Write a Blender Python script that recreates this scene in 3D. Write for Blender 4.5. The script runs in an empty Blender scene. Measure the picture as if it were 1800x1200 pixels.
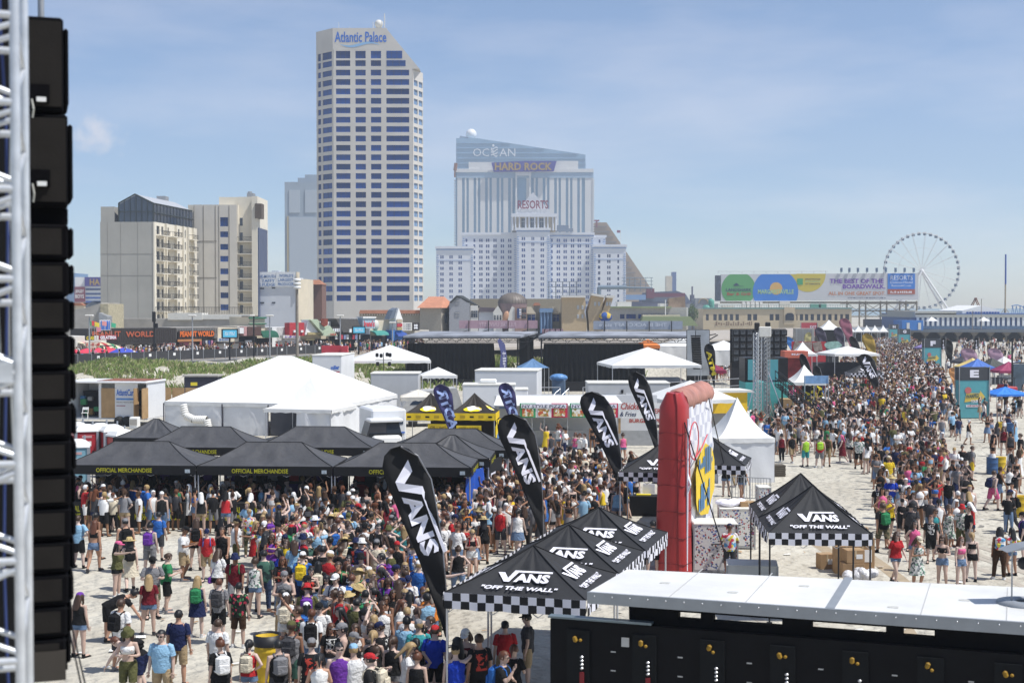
import bpy,bmesh,math,random
import numpy as np
from mathutils import Vector,Matrix,Quaternion
R = math.radians
rnd = random.Random(7)
SC = bpy.context.scene
COL = SC.collection
# ------------------------------------------------------------ camera, sky, sun, exposure
F,YH,HC = 2500.0,539.0,8.7            # focal length in photo pixels, horizon row, eye height
PITCH = math.atan((600 - YH) / F)
cam_d = bpy.data.cameras.new('camera'); cam = bpy.data.objects.new('camera',cam_d); COL.objects.link(cam)
cam_d.sensor_width = 36; cam_d.lens = 50; cam_d.clip_start = 0.2; cam_d.clip_end = 9000
cam.location = (0,0,HC); cam.rotation_euler = (R(90) - PITCH,0,0)
cam_d.dof.use_dof = True; cam_d.dof.focus_distance = 75; cam_d.dof.aperture_fstop = 3.0
SC.camera = cam
SUN_EL,SUN_AZ = 61.0,110.0              # azimuth clockwise from the view direction (+Y)
world = bpy.data.worlds.new('World'); SC.world = world; world.use_nodes = True
wn = world.node_tree.nodes; wl = world.node_tree.links; wn.clear()
w_out = wn.new('ShaderNodeOutputWorld'); w_bg = wn.new('ShaderNodeBackground'); w_sky = wn.new('ShaderNodeTexSky')
w_sky.sky_type = 'NISHITA'; w_sky.sun_disc = False
w_sky.sun_elevation = R(SUN_EL); w_sky.sun_rotation = R(SUN_AZ)
w_sky.altitude = 5; w_sky.air_density = .7; w_sky.dust_density = .4; w_sky.ozone_density = 9.0
w_bg.inputs['Strength'].default_value = 0.148
# thin drifting cirrus over the whole sky, and a few small fair-weather puffs low down
w_tc = wn.new('ShaderNodeTexCoord'); w_map = wn.new('ShaderNodeMapping')
w_map.inputs['Scale'].default_value = (2.0,2.0,9.0); w_map.inputs['Rotation'].default_value = (0,R(12),0)
w_n = wn.new('ShaderNodeTexNoise'); w_n.inputs['Scale'].default_value = 2.2; w_n.inputs['Detail'].default_value = 7; w_n.inputs['Roughness'].default_value = .55
w_r = wn.new('ShaderNodeValToRGB'); w_r.color_ramp.elements[0].position = .46; w_r.color_ramp.elements[1].position = .85
w_r.color_ramp.elements[1].color = (.26,.26,.26,1)
w_mix = wn.new('ShaderNodeMix'); w_mix.data_type = 'RGBA'
w_mix.inputs['B'].default_value = (7.0,7.4,8.2,1)
wl.new(w_tc.outputs['Generated'],w_map.inputs['Vector']); wl.new(w_map.outputs['Vector'],w_n.inputs['Vector'])
wl.new(w_n.outputs['Fac'],w_r.inputs['Fac']); wl.new(w_r.outputs['Color'],w_mix.inputs['Factor'])
wl.new(w_sky.outputs['Color'],w_mix.inputs['A'])
_pd = Vector((-.29,1,.118)).normalized()        # the one small cumulus low over the hotels
w_s = wn.new('ShaderNodeVectorMath'); w_s.operation = 'SUBTRACT'; w_s.inputs[1].default_value = _pd; wl.new(w_tc.outputs['Generated'],w_s.inputs[0])
w_sc = wn.new('ShaderNodeVectorMath'); w_sc.operation = 'MULTIPLY'; w_sc.inputs[1].default_value = (1,1,1.3); wl.new(w_s.outputs[0],w_sc.inputs[0])
w_l = wn.new('ShaderNodeVectorMath'); w_l.operation = 'LENGTH'; wl.new(w_sc.outputs[0],w_l.inputs[0])
w_n2 = wn.new('ShaderNodeTexNoise'); w_n2.inputs['Scale'].default_value = 55; w_n2.inputs['Detail'].default_value = 6; wl.new(w_tc.outputs['Generated'],w_n2.inputs['Vector'])
w_a = wn.new('ShaderNodeMath'); w_a.operation = 'MULTIPLY_ADD'; w_a.inputs[1].default_value = -.055; wl.new(w_n2.outputs['Fac'],w_a.inputs[0]); wl.new(w_l.outputs['Value'],w_a.inputs[2])
w_m = wn.new('ShaderNodeMapRange'); w_m.interpolation_type = 'SMOOTHSTEP'; w_m.inputs['From Min'].default_value = -.005; w_m.inputs['From Max'].default_value = -.022; w_m.inputs['To Max'].default_value = .3; wl.new(w_a.outputs[0],w_m.inputs['Value'])
w_mx2 = wn.new('ShaderNodeMix'); w_mx2.data_type = 'RGBA'; w_mx2.inputs['B'].default_value = (7.4,7.3,7.3,1); wl.new(w_m.outputs['Result'],w_mx2.inputs['Factor']); wl.new(w_mix.outputs['Result'],w_mx2.inputs['A'])
w_t = wn.new('ShaderNodeMix'); w_t.data_type = 'RGBA'; w_t.blend_type = 'MULTIPLY'; w_t.inputs['Factor'].default_value = 1; w_t.inputs['B'].default_value = (1.30,1.09,.92,1); wl.new(w_mx2.outputs['Result'],w_t.inputs['A']); wl.new(w_t.outputs['Result'],w_bg.inputs['Color'])
wl.new(w_bg.outputs['Background'],w_out.inputs['Surface'])
sun_d = bpy.data.lights.new('sun','SUN'); sun_d.energy = 5.0; sun_d.angle = R(.53); sun_d.color = (1,.975,.93)
sun = bpy.data.objects.new('sun',sun_d); COL.objects.link(sun); sun.location = (60,-20,140)
_sd = Vector((math.sin(R(SUN_AZ)) * math.cos(R(SUN_EL)),math.cos(R(SUN_AZ)) * math.cos(R(SUN_EL)),math.sin(R(SUN_EL))))
sun.rotation_euler = _sd.to_track_quat('Z','Y').to_euler()
vs = SC.view_settings; vs.view_transform = 'Standard'; vs.look = 'None'; vs.gamma = 1; vs.use_curve_mapping = False; vs.exposure = 0.15
# ------------------------------------------------------------ places: photo measurements to world points
def ray(px,py):
 x = (px - 900) / F; z = -(py - 600) / F; c,s = math.cos(PITCH),math.sin(PITCH)
 return Vector((x,c + z * s,z * c - s))
def gp(px,py,z=0.0):
 d = ray(px,py); t = (z - HC) / d.z
 return Vector((d.x * t,d.y * t,z))
def dp(px,py,Y):
 d = ray(px,py); t = Y / d.y
 return Vector((d.x * t,Y,HC + d.z * t))
def XX(px,Y): return dp(px,YH,Y).x
def ZZ(py,Y): return dp(900,py,Y).z
# ------------------------------------------------------------ materials
MATS = {}
def M(name,col=(.5,.5,.5),rough=.6,metal=0.0,var=.12,scale=3.0,bump=0.0,bscale=30.0,spec=.4,emit=None,alpha=None,trans=0.0):
 if name in MATS: return MATS[name]
 m = bpy.data.materials.new(name); m.use_nodes = True; MATS[name] = m
 nt = m.node_tree; b = nt.nodes['Principled BSDF']
 b.inputs['Roughness'].default_value = rough; b.inputs['Metallic'].default_value = metal
 b.inputs['Specular IOR Level'].default_value = spec
 c4 = (col[0],col[1],col[2],1); b.inputs['Base Color'].default_value = c4
 if trans: b.inputs['Transmission Weight'].default_value = trans
 if alpha is not None: b.inputs['Alpha'].default_value = alpha
 if emit: b.inputs['Emission Color'].default_value = (*emit[:3],1); b.inputs['Emission Strength'].default_value = emit[3]
 if var or bump:
  tc = nt.nodes.new('ShaderNodeTexCoord')
 if var:
  n = nt.nodes.new('ShaderNodeTexNoise'); n.inputs['Scale'].default_value = scale; n.inputs['Detail'].default_value = 5; n.inputs['Roughness'].default_value = .6
  nt.links.new(tc.outputs['Object'],n.inputs['Vector'])
  mr = nt.nodes.new('ShaderNodeMapRange'); mr.inputs['From Min'].default_value = .25; mr.inputs['From Max'].default_value = .75
  mr.inputs['To Min'].default_value = 1 - var * 1.3; mr.inputs['To Max'].default_value = 1 + var * .7
  nt.links.new(n.outputs['Fac'],mr.inputs['Value'])
  mx = nt.nodes.new('ShaderNodeMix'); mx.data_type = 'RGBA'; mx.blend_type = 'MULTIPLY'; mx.inputs['Factor'].default_value = 1
  mx.inputs['A'].default_value = c4; nt.links.new(mr.outputs['Result'],mx.inputs['B']); nt.links.new(mx.outputs['Result'],b.inputs['Base Color'])
 if bump:
  n2 = nt.nodes.new('ShaderNodeTexNoise'); n2.inputs['Scale'].default_value = bscale; n2.inputs['Detail'].default_value = 4
  nt.links.new(tc.outputs['Object'],n2.inputs['Vector'])
  bp = nt.nodes.new('ShaderNodeBump'); bp.inputs['Strength'].default_value = bump; bp.inputs['Distance'].default_value = .05
  nt.links.new(n2.outputs['Fac'],bp.inputs['Height']); nt.links.new(bp.outputs['Normal'],b.inputs['Normal'])
 return m
def M_checker(name,c1,c2,sx,sy):
 """black and white checks printed along a UV strip (U and V in metres)"""
 if name in MATS: return MATS[name]
 m = M(name,c1,.8,var=0); nt = m.node_tree; b = nt.nodes['Principled BSDF']
 uv = nt.nodes.new('ShaderNodeUVMap'); mp = nt.nodes.new('ShaderNodeMapping'); mp.inputs['Scale'].default_value = (1 / sx,1 / sy,1)
 mp.inputs['Location'].default_value = (0.01,0.01,0.5)
 ck = nt.nodes.new('ShaderNodeTexChecker'); ck.inputs['Scale'].default_value = 1
 ck.inputs['Color1'].default_value = (*c1,1); ck.inputs['Color2'].default_value = (*c2,1)
 nt.links.new(uv.outputs['UV'],mp.inputs['Vector']); nt.links.new(mp.outputs['Vector'],ck.inputs['Vector']); nt.links.new(ck.outputs['Color'],b.inputs['Base Color'])
 return m
def M_print(name,base,ink,zr=(1.02,1.36),xr=.12,scale=14,thr=.5,rough=.85):
 """cloth with a flat blotchy print in the middle of the chest and back"""
 if name in MATS: return MATS[name]
 m = M(name,base,rough,var=0,spec=.2); nt = m.node_tree; b = nt.nodes['Principled BSDF']; L = nt.links
 tc = nt.nodes.new('ShaderNodeTexCoord'); sp = nt.nodes.new('ShaderNodeSeparateXYZ'); L.new(tc.outputs['Object'],sp.inputs[0])
 n = nt.nodes.new('ShaderNodeTexNoise'); n.inputs['Scale'].default_value = scale; n.inputs['Detail'].default_value = 3; L.new(tc.outputs['Object'],n.inputs['Vector'])
 def mth(op,a,bb):
  q = nt.nodes.new('ShaderNodeMath'); q.operation = op
  for i,v in enumerate((a,bb)):
   if v is None: continue
   if isinstance(v,(int,float)): q.inputs[i].default_value = v
   else: L.new(v,q.inputs[i])
  return q.outputs[0]
 ax = mth('ABSOLUTE',sp.outputs['X'],None)
 k = mth('MULTIPLY',mth('LESS_THAN',ax,xr),mth('MULTIPLY',mth('GREATER_THAN',sp.outputs['Z'],zr[0]),mth('LESS_THAN',sp.outputs['Z'],zr[1])))
 k = mth('MULTIPLY',k,mth('GREATER_THAN',n.outputs['Fac'],thr))
 mx = nt.nodes.new('ShaderNodeMix'); mx.data_type = 'RGBA'; mx.inputs['A'].default_value = (*base,1); mx.inputs['B'].default_value = (*ink,1)
 L.new(k,mx.inputs['Factor']); L.new(mx.outputs['Result'],b.inputs['Base Color'])
 return m
def M_pattern(name,cols,scale=8,rough=.85):
 """cloth with an all-over pattern of several colours"""
 if name in MATS: return MATS[name]
 m = M(name,cols[0],rough,var=0,spec=.2); nt = m.node_tree; b = nt.nodes['Principled BSDF']; L = nt.links
 tc = nt.nodes.new('ShaderNodeTexCoord'); v = nt.nodes.new('ShaderNodeTexVoronoi'); v.inputs['Scale'].default_value = scale; L.new(tc.outputs['Object'],v.inputs['Vector'])
 s = nt.nodes.new('ShaderNodeSeparateColor'); L.new(v.outputs['Color'],s.inputs[0])
 r = nt.nodes.new('ShaderNodeValToRGB'); r.color_ramp.interpolation = 'CONSTANT'
 while len(r.color_ramp.elements) < len(cols): r.color_ramp.elements.new(.5)
 for i,c in enumerate(cols): r.color_ramp.elements[i].position = i / len(cols); r.color_ramp.elements[i].color = (*c,1)
 L.new(s.outputs[0],r.inputs['Fac']); L.new(r.outputs['Color'],b.inputs['Base Color'])
 return m
def M_glass(name,col,rough=.08,spec=.8,var=.35,scale=.15):
 return M(name,col,rough,0,var,scale,spec=spec)
# ------------------------------------------------------------ mesh builder
class MB:
 def __init__(s): s.v = []; s.f = []; s.mi = []; s.sm = []; s.uv = {}
 def add(s,vs_,fs,mi=0,smooth=False):
  o = len(s.v); s.v += [tuple(p) for p in vs_]
  for f in fs: s.f.append(tuple(i + o for i in f)); s.mi.append(mi); s.sm.append(smooth)
  return s
 def box(s,c,d,rz=0,mi=0,M4=None):
  x,y,z = d[0] / 2,d[1] / 2,d[2] / 2
  P = [Vector((a * x,b * y,e * z)) for e in (-1,1) for b in (-1,1) for a in (-1,1)]
  if rz: P = [Matrix.Rotation(rz,3,'Z') @ p for p in P]
  if M4 is not None: P = [M4 @ p for p in P]
  P = [p + Vector(c) for p in P]
  return s.add(P,[(0,2,3,1),(4,5,7,6),(0,1,5,4),(2,6,7,3),(0,4,6,2),(1,3,7,5)],mi)
 def b2(s,a,b,mi=0):
  return s.box(((a[0] + b[0]) / 2,(a[1] + b[1]) / 2,(a[2] + b[2]) / 2),(abs(b[0] - a[0]),abs(b[1] - a[1]),abs(b[2] - a[2])),0,mi)
 def rbox(s,c,d,r=.03,rz=0,mi=0):
  """box with chamfered edges"""
  x,y,z = d[0] / 2,d[1] / 2,d[2] / 2; r = min(r,x * .9,y * .9,z * .9)
  rings = []
  for (zz,k) in ((-z,r),(-z + r,0),(z - r,0),(z,r)):
   xx,yy = x - k,y - k; q = r * (1 if k == 0 else .6)
   rings.append([(xx - q,-yy,zz),(xx,-yy + q,zz),(xx,yy - q,zz),(xx - q,yy,zz),(-xx + q,yy,zz),(-xx,yy - q,zz),(-xx,-yy + q,zz),(-xx + q,-yy,zz)])
  P = [Vector(p) for g in rings for p in g]
  if rz: P = [Matrix.Rotation(rz,3,'Z') @ p for p in P]
  P = [p + Vector(c) for p in P]; fs = [tuple(range(7,-1,-1)),tuple(range(24,32))]
  for k in range(3):
   for i in range(8): fs.append((k * 8 + i,k * 8 + (i + 1) % 8,k * 8 + 8 + (i + 1) % 8,k * 8 + 8 + i))
  return s.add(P,fs,mi)
 def tube(s,p0,p1,r,r1=None,n=8,mi=0,cap=True,smooth=True):
  p0,p1 = Vector(p0),Vector(p1); r1 = r if r1 is None else r1
  d = (p1 - p0)
  if d.length < 1e-6: return s
  d.normalize(); a = d.orthogonal().normalized(); b = d.cross(a)
  P = [p0 + (a * math.cos(t) + b * math.sin(t)) * r for t in [2 * math.pi * i / n for i in range(n)]]
  P += [p1 + (a * math.cos(t) + b * math.sin(t)) * r1 for t in [2 * math.pi * i / n for i in range(n)]]
  s.add(P,[(i,(i + 1) % n,n + (i + 1) % n,n + i) for i in range(n)],mi,smooth)
  if cap: s.add(P,[tuple(range(n - 1,-1,-1)),tuple(range(n,2 * n))],mi)
  return s
 def path(s,pts,r,n=6,mi=0):
  for a,b in zip(pts,pts[1:]): s.tube(a,b,r,n=n,mi=mi)
  return s
 def prism(s,poly,z0,z1,mi=0,mi_top=None):
  """plan polygon (x, y), counter-clockwise, raised from z0 to z1"""
  n = len(poly); P = [(p[0],p[1],z0) for p in poly] + [(p[0],p[1],z1) for p in poly]
  s.add(P,[(i,(i + 1) % n,n + (i + 1) % n,n + i) for i in range(n)],mi)
  s.add(P,[tuple(range(n - 1,-1,-1)),tuple(range(n,2 * n))],mi if mi_top is None else mi_top)
  return s
 def slab(s,poly,y0,y1,mi=0):
  """outline polygon (x, z) made solid from y0 to y1"""
  n = len(poly); P = [(p[0],y0,p[1]) for p in poly] + [(p[0],y1,p[1]) for p in poly]
  s.add(P,[(i,n + i,n + (i + 1) % n,(i + 1) % n) for i in range(n)] + [tuple(range(n)),tuple(range(2 * n - 1,n - 1,-1))],mi)
  return s
 def lathe(s,prof,n=16,c=(0,0,0),mi=0,smooth=True,a0=0,a1=2 * math.pi,sx=1,sy=1):
  full = abs(a1 - a0 - 2 * math.pi) < 1e-6; m = n if full else n + 1
  P = []
  for (r,z) in prof:
   for i in range(m):
    t = a0 + (a1 - a0) * i / n; P.append((c[0] + r * math.cos(t) * sx,c[1] + r * math.sin(t) * sy,c[2] + z))
  fs = []
  for k in range(len(prof) - 1):
   for i in range(n):
    j = (i + 1) % m; fs.append((k * m + i,k * m + j,k * m + m + j,k * m + m + i))
  return s.add(P,fs,mi,smooth)
 def ell(s,c,r,n=10,m=7,mi=0,M3=None):
  P = []; fs = []
  for k in range(m + 1):
   ph = -math.pi / 2 + math.pi * k / m
   for i in range(n):
    t = 2 * math.pi * i / n; p = Vector((r[0] * math.cos(ph) * math.cos(t),r[1] * math.cos(ph) * math.sin(t),r[2] * math.sin(ph)))
    if M3 is not None: p = M3 @ p
    P.append(p + Vector(c))
  for k in range(m):
   for i in range(n): fs.append((k * n + i,k * n + (i + 1) % n,k * n + n + (i + 1) % n,k * n + n + i))
  return s.add(P,fs,mi,True)
 def loft(s,rings,mi=0,cap=True,smooth=True):
  n = len(rings[0]); P = [p for r in rings for p in r]; fs = []
  for k in range(len(rings) - 1):
   for i in range(n): fs.append((k * n + i,k * n + (i + 1) % n,k * n + n + (i + 1) % n,k * n + n + i))
  s.add(P,fs,mi,smooth)
  if cap: s.add(P,[tuple(range(n - 1,-1,-1)),tuple(range((len(rings) - 1) * n,len(rings) * n))],mi)
  return s
 def mesh(s,name,mats):
  me = bpy.data.meshes.new(name); me.from_pydata(s.v,[],s.f)
  if not isinstance(mats,(list,tuple)): mats = [mats]
  for m in mats: me.materials.append(m)
  if len(mats) > 1: me.polygons.foreach_set('material_index',s.mi)
  me.polygons.foreach_set('use_smooth',s.sm)
  if s.uv:
   uvl = me.uv_layers.new(name='UVMap')
   for l in me.loops: uvl.data[l.index].uv = s.uv.get(l.vertex_index,(0,0))
  me.update(); return me
 def build(s,name,mats,parent=None):
  return link(name,s.mesh(name,mats),parent)
def link(name,me,parent=None,loc=None,rz=0,mw=None):
 o = bpy.data.objects.new(name,me); COL.objects.link(o)
 if parent is not None: o.parent = parent
 if mw is not None: o.matrix_local = mw
 else:
  if loc is not None: o.location = loc
  if rz: o.rotation_euler = (0,0,rz)
 return o
def tag(o,label=None,cat=None,group=None,kind=None):
 if label: o['label'] = label
 if cat: o['category'] = cat
 if group: o['group'] = group
 if kind: o['kind'] = kind
 return o
def thing(name,label,cat,loc=(0,0,0),rz=0,group=None):
 o = bpy.data.objects.new(name,None); COL.objects.link(o); o.location = loc; o.rotation_euler = (0,0,rz); o.empty_display_size = .2
 return tag(o,label,cat,group)
def struct(name,mb,mats):
 o = mb.build(name,mats); o['kind'] = 'structure'; return o
def copy_tree(o,parent=None):
 c = o.copy(); COL.objects.link(c); c.parent = parent
 for ch in list(o.children): copy_tree(ch,c)
 return c
# ------------------------------------------------------------ lettering
TMP = bpy.data.scenes.new('workshop')            # empty side scene where modifiers and text are turned into meshes
def bake(o):
 TMP.collection.objects.link(o); vl = TMP.view_layers[0]; vl.update(); me = bpy.data.meshes.new_from_object(o.evaluated_get(vl.depsgraph)); bpy.data.objects.remove(o); return me
def text_mesh(s,bold=.0,ext=.01):
 cu = bpy.data.curves.new('lettering','FONT'); cu.body = s; cu.resolution_u = 2; cu.offset = bold; cu.extrude = 0; cu.size = 1
 me = bake(bpy.data.objects.new('lettering',cu))
 V = np.zeros(len(me.vertices) * 3); me.vertices.foreach_get('co',V); V = V.reshape(-1,3)[:,:2]
 Fs = [tuple(p.vertices) for p in me.polygons]
 bpy.data.curves.remove(cu); bpy.data.meshes.remove(me)
 return V,Fs
TEXTS = {}
def lettering(s,w,h,origin,xd,up,mat,parent,bold=.02,mirror=False,name='lettering',shear=0.0,fn=None):
 """flat lettering of width w and height h, its lower left corner at origin, reading along xd with its top towards up"""
 k = (s,bold)
 if k not in TEXTS and s[0] == '~':            # writing too small to read: a row of uneven strokes
  g_ = random.Random(len(s) * 7 + int(w * 100)); V_,F_,x_ = [],[],0.
  for i in range(len(s) * 2):
   d_ = g_.uniform(.25,.6); a_,b_ = (0,1) if g_.random() < .5 else (g_.choice((0,.3)),g_.choice((.5,.7)))
   n_ = len(V_); V_ += [(x_,a_),(x_ + d_,a_),(x_ + d_,b_),(x_,b_)]; F_.append((n_,n_ + 1,n_ + 2,n_ + 3)); x_ += d_ + g_.uniform(.12,.4)
  TEXTS[k] = (np.array(V_),F_)
 if k not in TEXTS: TEXTS[k] = text_mesh(s,bold)
 V,Fs = TEXTS[k]
 if len(V) == 0: return None
 a = V.min(0); b = V.max(0); U = (V - a) / np.maximum(b - a,1e-6)
 if mirror: U = U.copy(); U[:,0] = 1 - U[:,0]
 X = Vector(xd).normalized(); Z = Vector(up); Z = (Z - X * Z.dot(X)).normalized(); O = Vector(origin)
 P = [O + X * (float(u) * w + shear * float(v) * h) + Z * (float(v) * h) for u,v in U]
 if fn: P = [fn(p) for p in P]
 mb = MB(); mb.add(P,Fs); o = mb.build(name,mat,parent); return o
def checks_logo(w,h,origin,xd,up,mat,parent,name='lettering'):
 """the shoe maker's word mark: a V whose right arm runs on as a bar over the other letters"""
 X = Vector(xd).normalized(); Z = Vector(up); Z = (Z - X * Z.dot(X)).normalized(); O = Vector(origin)
 a = [(0,.80),(.125,.80),(.215,.33),(.30,1.0),(1.0,1.0),(1.0,.86),(.375,.86),(.262,0),(.165,0)]
 k = ('ANS',.045)
 if k not in TEXTS: TEXTS[k] = text_mesh('ANS',.045)
 V,Fs = TEXTS[k]; lo = V.min(0); hi = V.max(0); U = (V - lo) / (hi - lo)
 mb = MB(); mb.add([O + X * (p[0] * w) + Z * (p[1] * h) for p in a],[(0,8,2,1)[::-1],(8,7,2)[::-1],(2,7,6,3)[::-1],(3,6,5,4)[::-1]])
 mb.add([O + X * ((.335 + .645 * float(u)) * w) + Z * (float(v) * .76 * h) for u,v in U],Fs)
 return mb.build(name,mat,parent)
# ============================================================ SETTING
def M_sand():
 m = M('sand',(.62,.575,.51),.95,var=0,spec=.15); nt = m.node_tree; b = nt.nodes['Principled BSDF']; L = nt.links
 g = nt.nodes.new('ShaderNodeNewGeometry')
 n1 = nt.nodes.new('ShaderNodeTexNoise'); n1.inputs['Scale'].default_value = .22; n1.inputs['Detail'].default_value = 8; n1.inputs['Roughness'].default_value = .65
 n2 = nt.nodes.new('ShaderNodeTexNoise'); n2.inputs['Scale'].default_value = 3.2; n2.inputs['Detail'].default_value = 4
 v = nt.nodes.new('ShaderNodeTexVoronoi'); v.inputs['Scale'].default_value = 2.6; v.feature = 'SMOOTH_F1'
 for q in (n1,n2,v): L.new(g.outputs['Position'],q.inputs['Vector'])
 r = nt.nodes.new('ShaderNodeValToRGB'); r.color_ramp.elements[0].position = .3; r.color_ramp.elements[1].position = .72
 r.color_ramp.elements[0].color = (.39,.358,.295,1); r.color_ramp.elements[1].color = (.56,.535,.46,1)
 L.new(n1.outputs['Fac'],r.inputs['Fac']); L.new(r.outputs['Color'],b.inputs['Base Color'])
 a = nt.nodes.new('ShaderNodeMath'); a.operation = 'ADD'; L.new(n2.outputs['Fac'],a.inputs[0]); L.new(v.outputs['Distance'],a.inputs[1])
 bp = nt.nodes.new('ShaderNodeBump'); bp.inputs['Strength'].default_value = .9; bp.inputs['Distance'].default_value = .2
 L.new(a.outputs[0],bp.inputs['Height']); L.new(bp.outputs['Normal'],b.inputs['Normal'])
 return m
SAND = M_sand()
WHITE = M('white_paint',(.78,.78,.76),.5,var=.06)
OFFW = M('off_white',(.66,.65,.60),.6,var=.1)
CREAM = M('cream_render',(.62,.55,.42),.8,var=.12,scale=.3)
BEIGE = M('beige_concrete',(.52,.49,.43),.85,var=.12,scale=.15)
CONC = M('grey_concrete',(.40,.38,.345),.9,var=.25,scale=.35)
DARK = M('dark_brown_cladding',(.035,.03,.028),.7,var=.2)
BLACK = M('black_metal',(.012,.012,.014),.5,var=.2)
ALU = M('aluminium',(.62,.63,.65),.35,.85,var=.1)
GALV = M('galvanised_steel',(.42,.43,.44),.5,.6,var=.15)
WOOD = M('plywood',(.42,.27,.13),.75,var=.2,scale=1.5)
TIMBER = M('weathered_timber',(.27,.24,.20),.85,var=.25,scale=2)
def glass_rand(name,col,rough=.1,lo=.6,hi=1.5,spec=.7):
 m = M(name,col,rough,var=0,spec=spec); nt = m.node_tree; b = nt.nodes['Principled BSDF']
 oi = nt.nodes.new('ShaderNodeObjectInfo'); mr = nt.nodes.new('ShaderNodeMapRange'); mr.inputs['To Min'].default_value = lo; mr.inputs['To Max'].default_value = hi
 mx = nt.nodes.new('ShaderNodeMix'); mx.data_type = 'RGBA'; mx.blend_type = 'MULTIPLY'; mx.inputs['Factor'].default_value = 1; mx.inputs['A'].default_value = (*col,1)
 nt.links.new(oi.outputs['Random'],mr.inputs['Value']); nt.links.new(mr.outputs['Result'],mx.inputs['B']); nt.links.new(mx.outputs['Result'],b.inputs['Base Color'])
 return m
GL_BLUE = glass_rand('blue_window_glass',(.010,.055,.23),spec=.3)
GL_PALE = glass_rand('pale_sky_toned_glass',(.16,.26,.42),.08,.8,1.25)
GL_DARK = glass_rand('dark_window_glass',(.02,.03,.05),.12,.6,2.0)
MULL = M('dark_mullion',(.03,.04,.06),.5,var=0)
INSHADE = M('painted_inside_shade',(.025,.025,.03),.8,var=.4,scale=1.2)  # solid near-black panels: shade of unlit insides put into the colour
mb = MB(); mb.add([(-3500,-60,0),(330,-60,0),(330,6500,0),(-3500,6500,0)],[(0,1,2,3)]); struct('beach_ground',mb,SAND)
mb = MB(); mb.add([(330,-60,-.02),(4500,-60,-.02),(4500,6500,-.02),(330,6500,-.02)],[(0,1,2,3)])
struct('sea_water',mb,M('sea_water',(.05,.12,.15),.15,var=.2,scale=.05,bump=.4,bscale=.4))
# boardwalk deck along the shops
BW = 2.0
def lineY(px,a,b):
 """depth where the sight line of column px meets the plan line a-b"""
 kx = (px - 900) / F; m_ = (b[0] - a[0]) / (b[1] - a[1]); return (a[0] - m_ * a[1]) / (kx - m_)
EA,EB = (XX(60,158),158),(XX(585,206),206)            # seaward edge of the boardwalk
SA,SB = (XX(100,181),181),(XX(760,226),226)           # line of the shop fronts
mb = MB(); mb.prism([(-95,150),EA,EB,(22,260),(190,520),(150,540),(-20,290),(SB[0],SB[1] + 8),(SA[0],SA[1] + 8),(-110,180)],BW - .4,BW)
bw = struct('boardwalk',mb,M('boardwalk_boards',(.40,.36,.31),.85,var=.15,scale=.6))
mb = MB()
for i in range(16):
 t = i / 15; x,y = EA[0] + (EB[0] - EA[0]) * t,EA[1] + (EB[1] - EA[1]) * t
 mb.box((x,y + .6,(BW - .4) / 2),(.3,.3,BW - .4))
mb.build('pile',TIMBER,bw)
# mesh-covered fence on the seaward edge: panels, rails and posts are parts
fence = thing('boardwalk_fence','dark mesh covered railing along the seaward edge of the boardwalk above the dune','fence')
MESHF = M('black_fence_mesh',(.045,.045,.048),.9,var=.3,scale=1.5)
ev = Vector((EB[0] - EA[0],EB[1] - EA[1],0)); el = ev.length; ed = ev.normalized(); erz = math.atan2(ed.y,ed.x)
NP = 26
for i in range(NP):
 c = Vector((EA[0],EA[1],0)) + ed * (el * (i + .5) / NP)
 link('mesh_panel',MB().box((0,0,0),(el / NP - .06,.05,1.15)).mesh('mesh_panel',MESHF) if i == 0 else fence.children[0].data,fence,(c.x,c.y,BW + .65),erz)
for i in range(NP + 1):
 c = Vector((EA[0],EA[1],0)) + ed * (el * i / NP)
 o = MB().tube((0,0,-.9),(0,0,1.3),.05,n=6).build('post',GALV,fence) if i == 0 else link('post',pm,fence)
 pm = o.data; o.location = (c.x,c.y - .06,BW)
for k,z in enumerate((-.15,-.45,-.8)):
 c = Vector((EA[0],EA[1],0)) + ed * (el / 2)
 link('rail',MB().box((0,0,0),(el,.09,.12)).mesh('rail',GALV),fence,(c.x,c.y - .12,BW + z),erz)
PAPER = M('white_paper',(.75,.75,.73),.8,var=0)
for i in range(2,NP,2):
 c = Vector((EA[0],EA[1],0)) + ed * (el * (i + .5) / NP)
 link('notice',MB().box((0,0,0),(.42,.03,.34)).mesh('notice',PAPER),fence,(c.x,c.y - .06,BW + .8),erz)
# dune in front of the boardwalk, with beach grass
def dune_z(x,y):
 t = min(1,max(0,(y - 136) / 18)); e = lineY(900 + F * x / y,EA,EB) if y > 1 else 160
 n = .35 * math.sin(x * .31 + y * .17) + .25 * math.sin(x * .83 - y * .41 + 1.3) + .12 * math.sin(x * 2.1 + y * 1.3)
 return (t * t * (3 - 2 * t)) * (1.75 + n * .9) - .05
mb = MB(); nx,ny = 90,30
for j in range(ny + 1):
 for i in range(nx + 1):
  x = -75 + 95 * i / nx; y = 134 + 46 * j / ny + max(0,(x + 40)) * .25
  mb.v.append((x,y,dune_z(x,y - max(0,(x + 40)) * .25)))
for j in range(ny):
 for i in range(nx):
  a = j * (nx + 1) + i; mb.f.append((a,a + 1,a + nx + 2,a + nx + 1)); mb.mi.append(0); mb.sm.append(True)
struct('dune_terrain',mb,SAND)
mb = MB(); g = random.Random(3)
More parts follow.
